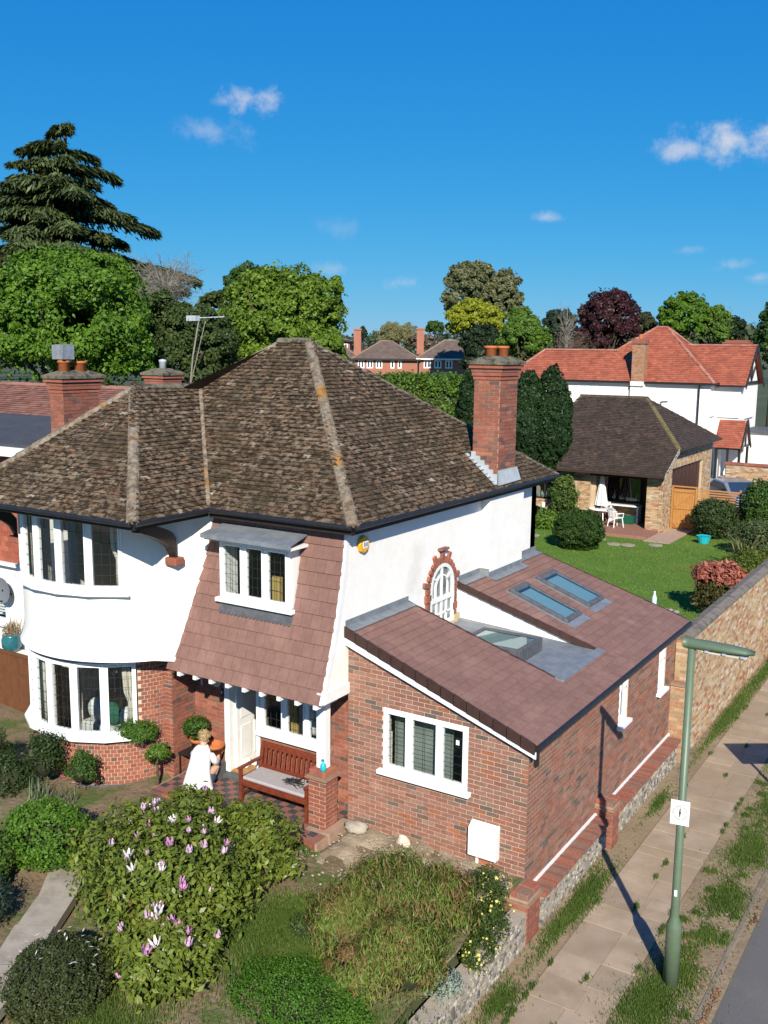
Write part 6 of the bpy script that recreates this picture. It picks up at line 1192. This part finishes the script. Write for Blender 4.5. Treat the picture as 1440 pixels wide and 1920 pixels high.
bare('bare_birch', 'bare pale twigged birch right of the cedar', 310, 555, 58, 4.4, 2.4, PALEBARK, 150)
bare('bare_tree', 'bare pale branched tree in front of the dark tree left of the copper beech', 1062, 618, 92, 4.5, 1.6, PALEBARK, 40)
bare('bare_shrub', 'brown bare shrub below the copper beech', 1070, 660, 88, 2.5, 1.8, mat('brown_twigs', (.16, .11, .08), rough=1), 50)
# cedar with drooping tiers
cd_ = thing('cedar_tree', 'tall dark cedar with drooping layered branches at the upper left', 'tree', (-57, 40, 0)); c0_ = at(122, 460, 75)
m = MB(); top = at(122, 240, 75); m.tube([(c0_.x, c0_.y, -1), (c0_.x, c0_.y, 14), top], [.9, .55, .08], 10); pp, nn, al_ = [], [], []
rg = np.random.default_rng(4)
def bough(z, a, L, th, f=1.0):
    s = V((c0_.x, c0_.y, z)); d = V((math.cos(a), math.sin(a), 0)); sd = V((-d.y, d.x, 0)); m.tube([s+V((0, 0, -.25)), s+d*L*.5+V((0, 0, -.01*L-.25)), s+d*L*.9+V((0, 0, -.10*L-.2))], [.14, .08, .02], 5)
    n = int(270*L*f); t = rg.random(n)**.7; wdt = (.10+.42*np.sin(np.pi*np.minimum(t*1.02, 1))*.75)*L*.55; sdv = rg.normal(size=n)*.5*wdt
    zz = z+L*(.20*t-.30*t**2)-np.abs(sdv)*.28+rg.normal(size=n)*.07*th-(rg.random(n)**2)*.55*th
    P = np.array(s)[None]*[1, 1, 0]+np.outer(t*L, np.array(d))+np.outer(sdv, np.array(sd)); P[:, 2] = zz; pp.append(P); al = np.outer(np.ones(n), np.array(d))+np.outer(sdv/np.maximum(wdt, .1), np.array(sd)); al[:, 2] -= .75; al_.append(al); nn.append(np.tile([0, 0, 1.], (n, 1))+.3*al)
zt, zb_ = top.z, 11.0; tiers = 12
for i in range(tiers):
    f = i/(tiers-1); z = zt-.5-(zt-zb_)*f; L = 1.2+7.9*min(1, f/.60)**.75
    for k in range(4+int(6*f)): bough(z+rg.uniform(-.35, .35), k*2*math.pi/(4+int(6*f))+i*1.1+rg.uniform(-.35, .35), L*rg.uniform(.5, 1.12), .9)
# second leader to the left of the main top
s2 = at(55, 330, 75)
for i in range(7):
    for k in range(6):
        z = s2.z+1.9-i*1.0; a = k*1.05+i; L = .9+.55*i; o_ = c0_.copy(); c0_ = V((s2.x, s2.y, 0)); bough(z, a, L*rg.uniform(.7, 1.1), .6, .8); c0_ = o_
m.tube([at(100, 480, 75), s2+V((0, 0, -2)), s2+V((0, 0, 2))], [.3, .2, .04], 6); m.build('trunk', BARK, cd_, True)
leaves('crown', np.concatenate(pp), np.concatenate(nn), .62, CEDAR, cd_, .22, .45, 'stuff', 0, np.concatenate(al_))
# hedges, yews in the middle distance
def bush(name, label, c, r, n, size, lm, cat='shrub', group=None, box=None, uni=.4, clumps=60, cr=.2, fill=.12, aspect=.6, core=None, base=None, spread=.9):
    t = thing(name, label, cat, (c[0], c[1], base if base is not None else c[2]-r[2]), 0, group)
    if box:
        P = RNG.uniform(-1, 1, size=(n, 3)); ax = RNG.integers(0, 3, n); sg_ = np.where(RNG.random(n) < .5, -1, 1); P[np.arange(n), ax] = sg_*(1-np.abs(RNG.normal(size=n))*.05); N = np.zeros((n, 3)); N[np.arange(n), ax] = sg_; wob = 1+.07*np.sin(P[:, [1, 2, 0]]*9)+.04*RNG.normal(size=(n, 3)); pts = np.array(c)+P*np.array(r)*wob; N[:, 2] += .3
    else: pts, N = blob(c, r, int(n*1.5), clumps, cr, fill, uni)
    m = MB()
    if box: m.box((c[0]-r[0]*.9, c[1]-r[1]*.9, c[2]-r[2]), (c[0]+r[0]*.9, c[1]+r[1]*.9, c[2]+r[2]*.9))
    else: m.ball(c, tuple(x*.55 for x in r), 14, 10, 0, .1)
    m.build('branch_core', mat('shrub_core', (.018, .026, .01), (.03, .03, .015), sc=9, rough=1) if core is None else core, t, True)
    leaves('foliage', pts, N, size*.85, lm, t, aspect, spread); return t
def pbush(name, label, px, py, d, rx, rz, n, size, lm, **k):
    c = at(px, py, d); s = d/FPX; return bush(name, label, tuple(c), (rx*s, k.pop('ry', rx)*s, rz*s), n, size, lm, **k)
for i, (px_, py_, d, w_, l_) in enumerate(((760, 782, 44, 62, 'left length of the sunlit green hedge behind the main roof'), (850, 787, 43, 55, 'right length of the sunlit green hedge, nearest the dark conifer'))): pbush('hedge', l_, px_, py_, d, w_, 76, 14000, .17, HEDGEM, box=True, cat='hedge', group='hedge behind the roof')
pbush('dark_conifer_column', 'dark narrow conifer just left of the tall brick chimney', 884, 775, 40, 24, 85, 9000, .13, YEW, clumps=120, cr=.2, cat='tree', uni=.6)
for px_, l_, rx in ((990, 'clipped dark yew column right of the chimney, left of the pair', 30), (1032, 'clipped dark yew column beside the garage roof, right of the pair', 38)): pbush('yew_column', l_, px_, 790, 39, rx, 98, 24000, .12, YEW, clumps=200, cr=.12, cat='tree', fill=.1, uni=.75)
# ================================================================= REAR GARDEN PLANTS
TOP = leafmat('box_leaf', (.02, .05, .010), (.06, .115, .02)); bush('clipped_bush', 'round clipped green bush on the rear lawn', (-8.75, 24.6, .75), (1.05, 1.0, .85), 15000, .09, TOP, clumps=160, cr=.14, fill=.08, uni=.7)
bush('wall_climber', 'loose climbing rose on the summer house corner', (-11.3, 29.2, 1.3), (.7, .4, 1.1), 2600, .13, leafmat('rose_leaf', (.05, .09, .02), (.12, .19, .04)), clumps=30, cr=.35)
bush('low_planting', 'low leafy planting in front of the summer house wall', (-12.2, 28.2, .35), (1.3, .8, .5), 4500, .14, HEDGEM, clumps=40, cr=.3)
for c, r, n, lm, l_ in (((-4.7, 30.1, .8), (1.05, .9, .9), 7000, leafmat('shrub_b', (.025, .05, .015), (.08, .12, .035)), 'rounded grey green shrub right of the timber gate'), ((-3.0, 30.6, 1.4), (.75, .8, 1.25), 6000, MIDG, 'taller green shrub against the slatted screen'), ((-1.2, 30.4, 1.1), (1.5, .9, 1.2), 9000, DARKG, 'dark shrub in the far right corner of the rear garden'), ((-1.5, 27.2, .7), (1.9, .9, .8), 9000, leafmat('grey_hedge', (.06, .09, .035), (.13, .17, .06)), 'pale grey green hedge on the right side of the rear lawn'), ((-1.0, 21.5, .55), (1.4, 1.6, .7), 9000, leafmat('gold_shrub', (.06, .10, .015), (.17, .21, .03)), 'low golden green shrub along the boundary wall')): bush('shrub', l_, c, r, n, .11, lm, clumps=70, cr=.26, group='rear garden shrubs')
PK = thing('photinia', 'shrub with pink young leaves beside the boundary wall', 'shrub', (-1.4, 17.2, 0)); m = MB()
for i in range(9): a = i*.7; m.tube([(-1.4, 17.2, -.1), (-1.4+.5*math.cos(a), 17.2+.5*math.sin(a), 1.1)], [.03, .012], 5)
m.build('stems', BARK, PK); p_, n_ = blob((-1.35, 17.2, 1.25), (.85, .7, .45), 1700, 40, .3, .3); leaves('young_leaves', p_, n_, .17, leafmat('pink_leaf', (.28, .07, .045), (.55, .22, .16)), PK, .38); p_, n_ = blob((-1.35, 17.1, .65), (.8, .7, .6), 4200, 40, .3, .3); leaves('old_leaves', p_, n_, .12, leafmat('photinia_old', (.035, .04, .012), (.11, .10, .03)), PK, .4)
PH = thing('phormium', 'spiky strap leaved phormium at the right of the lawn', 'plant', (-2.1, 24.0, 0)); n = 80; a = RNG.uniform(0, 6.28, n); vs = []
for i in range(n):
    d = np.array([math.cos(a[i]), math.sin(a[i]), 0]); L = RNG.uniform(.9, 1.7); t = RNG.uniform(.25, .9); s = np.array([-d[1], d[0], 0])*.035; b = np.array([-2.1, 24.0, 0])+d*.12; k1_ = b+d*L*t*.45+np.array([0, 0, L*.6]); k2_ = b+d*L*t+np.array([0, 0, L*(1-.45*t)]); vs += [b-s, b+s, k1_+s, k1_-s, k1_-s, k1_+s, k2_+s*.1, k2_-s*.1]
fastmesh('leaves', np.array(vs), 4, leafmat('phormium_leaf', (.10, .12, .04), (.22, .22, .09)), PH, 'stuff')
# ================================================================= FRONT GARDEN PLANTS
# magnolia: trunk, joined foliage, its largest leaves and its flowers as parts
MG = thing('magnolia', 'large magnolia bush with pink flowers filling the front garden', 'shrub', (-3.7, -3.4, -.1))
ells = [((-3.7, -3.7, .6), (1.3, 1.25, .92), 1.2), ((-4.75, -3.3, .5), (.95, .95, .74), .75), ((-3.5, -2.35, .55), (.95, .8, .6), .6), ((-2.85, -4.65, .28), (.8, .75, .55), .6), ((-4.5, -2.4, .72), (.6, .55, .52), .3)]
m = MB()
for i in range(16):
    e = ells[i % 4]; a = random.uniform(0, 6.28); q = V(e[0])+V((math.cos(a)*e[1][0]*.7, math.sin(a)*e[1][1]*.7, e[1][2]*random.uniform(0, .6))); s = V((-3.7, -3.3, -.15)); m.tube([s, s.lerp(q, .5)+V((0, 0, .15)), q], [.045, .028, .008], 6)
m.build('trunk', BARK, MG, True); m = MB()
for c, r, f in ells: m.ball(c, tuple(x*.5 for x in r), 12, 8, 0, .12)
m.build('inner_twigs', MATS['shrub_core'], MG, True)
MAGL = leafmat('magnolia_leaf', (.065, .098, .015), (.21, .265, .04), (.26, .21, .06), trans=.32, sc=2.2, rough=.38)
P_, N_ = [], []
for c, r, f in ells: p, n = blob(c, r, int(9000*f), int(95*f), .27, .36, .16); P_.append(p); N_.append(n)
P_ = np.concatenate(P_); N_ = np.concatenate(N_)
k_ = P_[:, 2] > -.1; P_, N_ = P_[k_], N_[k_]
dist = np.linalg.norm(P_-np.array(CAM), axis=1)-.35*N_[:, 2]; order = np.argsort(dist); near = order[:1200][RNG.permutation(1200)[:240]]; rest = np.setdiff1d(np.arange(len(P_)), near)
al = N_[rest]*.6+np.array([0, 0, .25]); leaves('foliage', P_[rest], N_[rest]+np.array([0, 0, .6]), .095, MAGL, MG, .44, 1.0, 'stuff', 0, al+.5*RNG.normal(size=al.shape))
lme = []
for k in range(3):
    b = MB(); L, w_ = .11, .047; b.add([(0, -L/2, 0), (w_*.5, -L*.12, .012), (w_*.42, L*.2, .012), (0, L/2, -.012), (-w_*.42, L*.2, .012), (-w_*.5, -L*.12, .012), (0, 0, -.004+.004*k)], [(0, 1, 6), (1, 2, 6), (2, 3, 6), (3, 4, 6), (4, 5, 6), (5, 0, 6)]); me = bpy.data.meshes.new('leaf'); me.from_pydata(b.v, [], b.f); me.materials.append(MAGL); lme.append(me)
for i, j in enumerate(near):
    n = V(N_[j]*.6+np.array([0, 0, .7])+RNG.normal(size=3)*.35).normalized(); t = V(RNG.normal(size=3)); M = frame3(P_[j]+N_[j]*.03, n.cross(t), n.cross(n.cross(t))); 
    if (M.col[2].to_3d()).dot(n) < 0: M = M @ Matrix.Rotation(math.pi, 4, 'Y')
    link('leaf', lme[i % 3], MG, None, M)
PET = [mat(f'petal_{i}', c, tuple(x*.7 for x in c), sc=25, rough=.6) for i, c in enumerate([(.62, .42, .55), (.50, .24, .42), (.74, .66, .64)])]
fme = []
for k in range(4):
    b = MB(); nf = 6 if k < 3 else 5
    for i in range(nf):
        a = 2*math.pi*i/nf+.3*k; o_ = .35+.35*(k % 3)*.6; d = V((math.cos(a), math.sin(a), 0)); s = V((-d.y, d.x, 0)); base = d*.008
        p1 = base+d*.025*(1+o_)+V((0, 0, .045)); p2 = base+d*.06*o_*1.6+V((0, 0, .11)); b.add([base, p1+s*.022, p2+s*.008, p2-s*.008, p1-s*.022], [(0, 1, 2, 3, 4)], 0)
    me = bpy.data.meshes.new('flower'); me.from_pydata(b.v, [], b.f); me.materials.append(PET[(0, 1, 2, 0)[k]]); fme.append(me)
top = np.argsort(-(P_[:, 2]*.9-dist*.5+RNG.normal(size=len(P_))*.6))[:800]
for i, j in enumerate(top[RNG.permutation(800)[:62]]):
    n = V(N_[j]*.5+np.array([0, 0, .9])+RNG.normal(size=3)*.25).normalized(); t = V(RNG.normal(size=3)); M = frame3(P_[j]+N_[j]*.09, n.cross(t), n.cross(n.cross(t)))
    if (M.col[2].to_3d()).dot(n) < 0: M = M @ Matrix.Rotation(math.pi, 4, 'Y')
    link('flower', fme[i % 4], MG, None, M @ Matrix.Scale(RNG.uniform(.6, 1.1), 4))
# clipped mounds and shrubs
BOXM = leafmat('dark_box', (.026, .042, .012), (.075, .09, .028), trans=.15); mo = bush('clipped_mound', 'dark clipped dome shaped shrub at the bottom left corner', (-3.72, -5.62, .12), (.66, .66, .5), 20000, .035, BOXM, clumps=220, cr=.12, fill=.08, uni=.8)
m = MB()
for i in range(26):
    a = random.uniform(0, 6.28); r_ = random.random()**.5*.62; x, y = -3.72+r_*math.cos(a), -5.62+r_*math.sin(a); z = .12+.52*math.sqrt(max(0, 1-(r_/.75)**2))+.03; d = V((random.uniform(-1, 1), random.uniform(-1, 1), .2)).normalized()*.035; s = V((-d.y, d.x, 0))*.3; m.add([V((x, y, z))-d, V((x, y, z))+s, V((x, y, z))+d, V((x, y, z))-s], [(0, 1, 2, 3)])
m.build('fallen_petals', PET[2], mo, kind='stuff')
bush('green_shrub', 'fresh green leafy shrub left of the magnolia', (-6.5, -3.55, .35), (.85, .62, .5), 7500, .06, leafmat('fresh_leaf', (.055, .13, .014), (.14, .28, .03)), clumps=90, cr=.22)
bush('green_shrub', 'green shrub cut off by the left picture edge above the path', (-7.1, -4.5, .2), (.75, .7, .5), 5000, .06, leafmat('mid_b', (.045, .095, .016), (.11, .19, .034)), clumps=60, cr=.25)
bush('juniper', 'blue green juniper at the left edge beside the path', (-6.2, -5.2, .15), (.7, .55, .38), 5000, .075, leafmat('juniper', (.035, .065, .045), (.09, .14, .09)), clumps=50, cr=.3, aspect=.2)
bush('yellow_flowers', 'small patch of yellow flowers beside the green shrub', (-5.72, -3.35, .22), (.34, .24, .22), 260, .05, leafmat('yellow_petal', (.55, .42, .02), (.75, .62, .04)), clumps=18, cr=.35, cat='flowers', core=MATS['fresh_leaf'])
ROSE = leafmat('rose_foliage', (.018, .04, .012), (.06, .10, .028))
for i, (c, r, n, l_) in enumerate((((-9.9, -2.2, .55), (.5, .4, .55), 3200, 'dark rose bush nearest the fence at the left edge'), ((-9.1, -2.35, .25), (.6, .45, .45), 3400, 'spreading rose bush in the bed under the bay'), ((-8.55, -1.95, .55), (.38, .34, .62), 3400, 'tall dark rose bush in front of the bay window'), ((-7.85, -1.75, .42), (.32, .3, .38), 2600, 'small round bush casting a shadow on the bay brickwork'))): bush('rose_bush', l_, c, r, n, .055, ROSE if i != 3 else MATS['mid_leaf'], clumps=24, cr=.46, fill=.75, group='rose bushes under the bay', uni=.03)
bush('standard_bay_tree', 'small ball headed tree in front of the bay corner', (-6.95, -.75, .60), (.26, .25, .24), 1900, .055, HEDGEM, clumps=18, cr=.46, fill=.65, base=0, uni=.02); 
m = MB(); m.tube([(-6.95, -.75, -.05), (-6.95, -.75, .6)], .025, 7); o = m.build('stem', BARK, [x for x in bpy.data.objects if x.name.startswith('standard_bay_tree')][0])
bush('fern_shrub', 'bright ferny climber spilling over the bay corner', (-7.3, -.85, .98), (.5, .34, .2), 3600, .065, leafmat('fern', (.05, .11, .015), (.11, .22, .03)), clumps=26, cr=.5, fill=.7, aspect=.3, base=0, uni=.02)
IR = thing('iris_clump', 'clump of pale sword leaves in the rose bed', 'plant', (-8.1, -2.35, 0)); vs = []
for i in range(90):
    a = RNG.uniform(0, 6.28); b = np.array([-8.15+RNG.normal()*.25, -2.3+RNG.normal()*.12, .0]); d = np.array([math.cos(a), math.sin(a), 0]); s = np.array([-d[1], d[0], 0])*.012; L = RNG.uniform(.18, .36); vs += [b-s, b+s, b+d*L*.5+np.array([0, 0, L])+s*.1, b+d*L*.5+np.array([0, 0, L])-s*.1]
fastmesh('leaves', np.array(vs), 4, leafmat('iris_leaf', (.06, .11, .05), (.14, .2, .10)), IR, 'stuff')
# heathery shrub with brown tips and yellow flowers on the wall
HT = thing('heath_shrub', 'large fine leaved shrub with bronze tips in front of the extension', 'shrub', (-.95, -2.3, -.1)); m = MB()
hs = [((-.92, -2.2, .28), (.9, .85, .68), 1.1), ((-1.3, -2.75, .08), (.75, .65, .48), .6), ((-.45, -1.8, .26), (.5, .58, .54), .6), ((-.4, -2.95, .1), (.62, .75, .56), .8), ((-1.5, -1.9, .16), (.42, .42, .44), .3), ((-.75, -3.5, .0), (.5, .45, .38), .35)]
for c, r, f in hs: m.ball(c, tuple(x*.62 for x in r), 12, 8, 0, .12)
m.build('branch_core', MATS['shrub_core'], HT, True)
for nm, frac, lm_, off in (('foliage', 1.0, leafmat('heath_leaf', (.075, .115, .02), (.20, .26, .05), trans=.25), 0), ('bronze_tips', .26, leafmat('bronze_tip', (.13, .08, .03), (.28, .19, .075), trans=.2), .06)):
    P2, N2_ = [], []
    for c, r, f in hs: p, n = blob(c, r, int(13000*f*frac), int(70*f), .36, .42, .1); P2.append(p+np.array([0, 0, off])); N2_.append(n)
    P2, N2_ = np.concatenate(P2), np.concatenate(N2_); leaves(nm, P2+np.array([0, 0, .05]), N2_, .09, lm_, HT, .16, .8, 'stuff', 0, N2_*.5+np.array([0, 0, 1.1]))
YF = thing('yellow_broom', 'green bush dotted with small yellow flowers leaning on the flint wall', 'shrub', (-.05, -1.1, -.1))
P2, N2_ = [], []
for c, r in (((-.2, -.85, .1), (.34, .4, .42)), ((.08, -1.3, -.05), (.26, .45, .42)), ((.12, -1.75, -.2), (.2, .4, .32))): p, n = blob(c, r, 1900, 26, .34, .35); P2.append(p); N2_.append(n)
P2, N2_ = np.concatenate(P2), np.concatenate(N2_); leaves('foliage', P2, N2_, .05, leafmat('broom_leaf', (.035, .06, .012), (.09, .14, .03)), YF, .4); k_ = RNG.permutation(len(P2))[:150]; leaves('flowers', P2[k_]+N2_[k_]*.05, N2_[k_]+np.array([.3, -.6, .4]), .038, leafmat('broom_flower', (.62, .55, .05), (.85, .80, .25)), YF, .9, .3)
bush('silver_plant', 'small silvery plant hanging over the low flint wall', (.05, -2.6, -.28), (.25, .32, .22), 900, .045, leafmat('silver_leaf', (.22, .28, .22), (.36, .42, .36)), clumps=14, cr=.4, cat='plant')
bush('ground_cover', 'bright green ground cover along the bottom edge', (-1.15, -4.1, -.08), (1.1, .75, .32), 16000, .035, leafmat('cover_leaf', (.045, .12, .012), (.10, .225, .022)), clumps=180, cr=.2, fill=.2, cat='plant', uni=.6)
bush('young_shrub', 'thin green shrub on the rough grass between magnolia and heath shrub', (-1.75, -2.95, .0), (.42, .35, .28), 1700, .05, leafmat('young_leaf', (.04, .075, .02), (.10, .15, .045)), clumps=20, cr=.4, fill=.5)
# ---- grass, weeds and leaf litter
def turf(name, pts, hgt, lm, label=None, lean=.5, w=.008):
    n = len(pts); a = RNG.uniform(0, 6.28, n); d = np.stack([np.cos(a), np.sin(a), np.zeros(n)], 1); s = np.stack([-d[:, 1], d[:, 0], np.zeros(n)], 1)*w; L = (hgt*RNG.uniform(.5, 1.3, n))[:, None]; t = pts+d*L*lean*RNG.uniform(.2, 1, n)[:, None]+np.array([0, 0, 1.])*L
    vs = np.stack([pts-s, pts+s, t], 1).reshape(-1, 3); o = fastmesh(name, vs, 3, lm, None, 'stuff'); tag(o, label, 'grass'); return o
def patch(n, cx, cy, rx, ry, zf, thr=0.0, rot=0):
    r = np.abs(RNG.normal(size=n))*.62; a = RNG.uniform(0, 6.28, n); wob = 1+.25*np.sin(a*3+cx)+.18*np.sin(a*5+cy*2); x = cx+rx*r*wob*np.cos(a); y = cy+ry*r*wob*np.sin(a); z = np.array([zf(p, q) for p, q in zip(x, y)]) if callable(zf) else np.full(n, zf); return np.stack([x, y, z], 1)
GR = leafmat('grass_blade', (.06, .11, .018), (.15, .22, .045), (.28, .26, .10)); 
vp = [patch(n, *q, -.815) for n, q in ((9000, (2.2, -.7, .42, .75)), (3500, (2.35, .25, .3, .5)), (6000, (2.45, 2.5, .3, .6)), (7500, (2.4, 4.4, .35, .9)), (7000, (2.45, 6.6, .35, .9)), (1600, (2.45, 1.3, .2, .35)), (6000, (2.4, -1.9, .4, .6)), (4000, (2.1, 9.2, .25, 1.2)), (5000, (2.3, 12.5, .4, 1.6)))]
vp += [patch(260, random.uniform(1.95, 2.7), random.uniform(-3, 12), .07, .09, -.815) for _ in range(60)]
turf('verge_grass', np.concatenate(vp), .05, GR, 'worn tufts of grass on the verge around the lamp post')
wp_ = [patch(n, *q, -.815) for n, q in ((9000, (.5, 1.0, .17, 1.3)), (2200, (.5, -1.8, .2, .5)), (1200, (.5, 5.3, .12, .7)), (9000, (.52, 11.0, .16, 2.4)), (9000, (.55, 16, .2, 3.5)), (2500, (.45, -3.2, .25, .7)))]
wp_ += [patch(90, random.choice((.74, 1.84, 1.3)), random.uniform(-4, 12), .03, .1, -.80) for _ in range(40)]
turf('wall_foot_grass', np.concatenate(wp_), .06, GR, 'strip of rough grass at the foot of the flint wall')
gp_ = [patch(n, *q, lambda x, y: gv(x, y)) for n, q in ((26000, (-1.7, -3.4, 1.2, 1.1)), (14000, (-2.3, -3.0, .8, 1.1)), (9000, (-3.0, -5.6, 1.6, .9)), (4000, (-5.9, -2.9, .9, .5)), (2400, (-3.55, -1.1, .35, .16)), (5000, (-1.8, -2.5, .6, .4)), (2500, (-5.3, -3.4, .5, .4)), (6000, (-.4, -4.4, .7, .8)))]
turf('garden_grass', np.concatenate(gp_), .07, GR, 'rough grass between the front garden shrubs')
lp = np.stack([RNG.uniform(-15.5, 0, 60000), RNG.uniform(8.3, 31, 60000), np.full(60000, -.012)], 1); lp = lp[~((lp[:, 1] > 27.6) & (lp[:, 0] > -10.9) & (lp[:, 0] < -5.8))]; turf('lawn_blades', lp, .05, leafmat('lawn_blade', (.085, .17, .018), (.17, .28, .034)), 'mown grass of the rear lawn', .6, .014)
lt = np.concatenate([patch(60, 2.94+random.uniform(-.05, .05), random.uniform(-3, 8), .05, .25, -.80) for _ in range(9)]); lt2 = patch(350, 2.9, -1.0, .07, 1.0, -.80); lt3 = patch(200, 2.4, .6, .5, 1.5, -.81); o = leaves('leaf_litter', np.concatenate([lt, lt2, lt3])+np.array([0, 0, .01]), np.tile([0, 0, 1.], (1090, 1)), .045, leafmat('dead_leaf', (.16, .075, .035), (.36, .21, .12), trans=.1), None, .6, .8); tag(o, 'brown dead leaves gathered along the kerb', 'leaves', None, 'stuff')
DP = MB()
for i in range(130): x, y = random.uniform(1.9, 2.7), random.uniform(-2, 8); s = random.uniform(.008, .022); DP.ball((x, y, -.81), (s, s, s*.6), 5, 4, i % 3, .3)
tag(DP.build('verge_stones', [FLINTS[3], FLINTS[1], FLINTS[4]]), 'small stones and crumbs scattered on the bare verge', 'stones', None, 'stuff')
for o in bpy.data.objects:
    if '_w' in o: del o['_w']
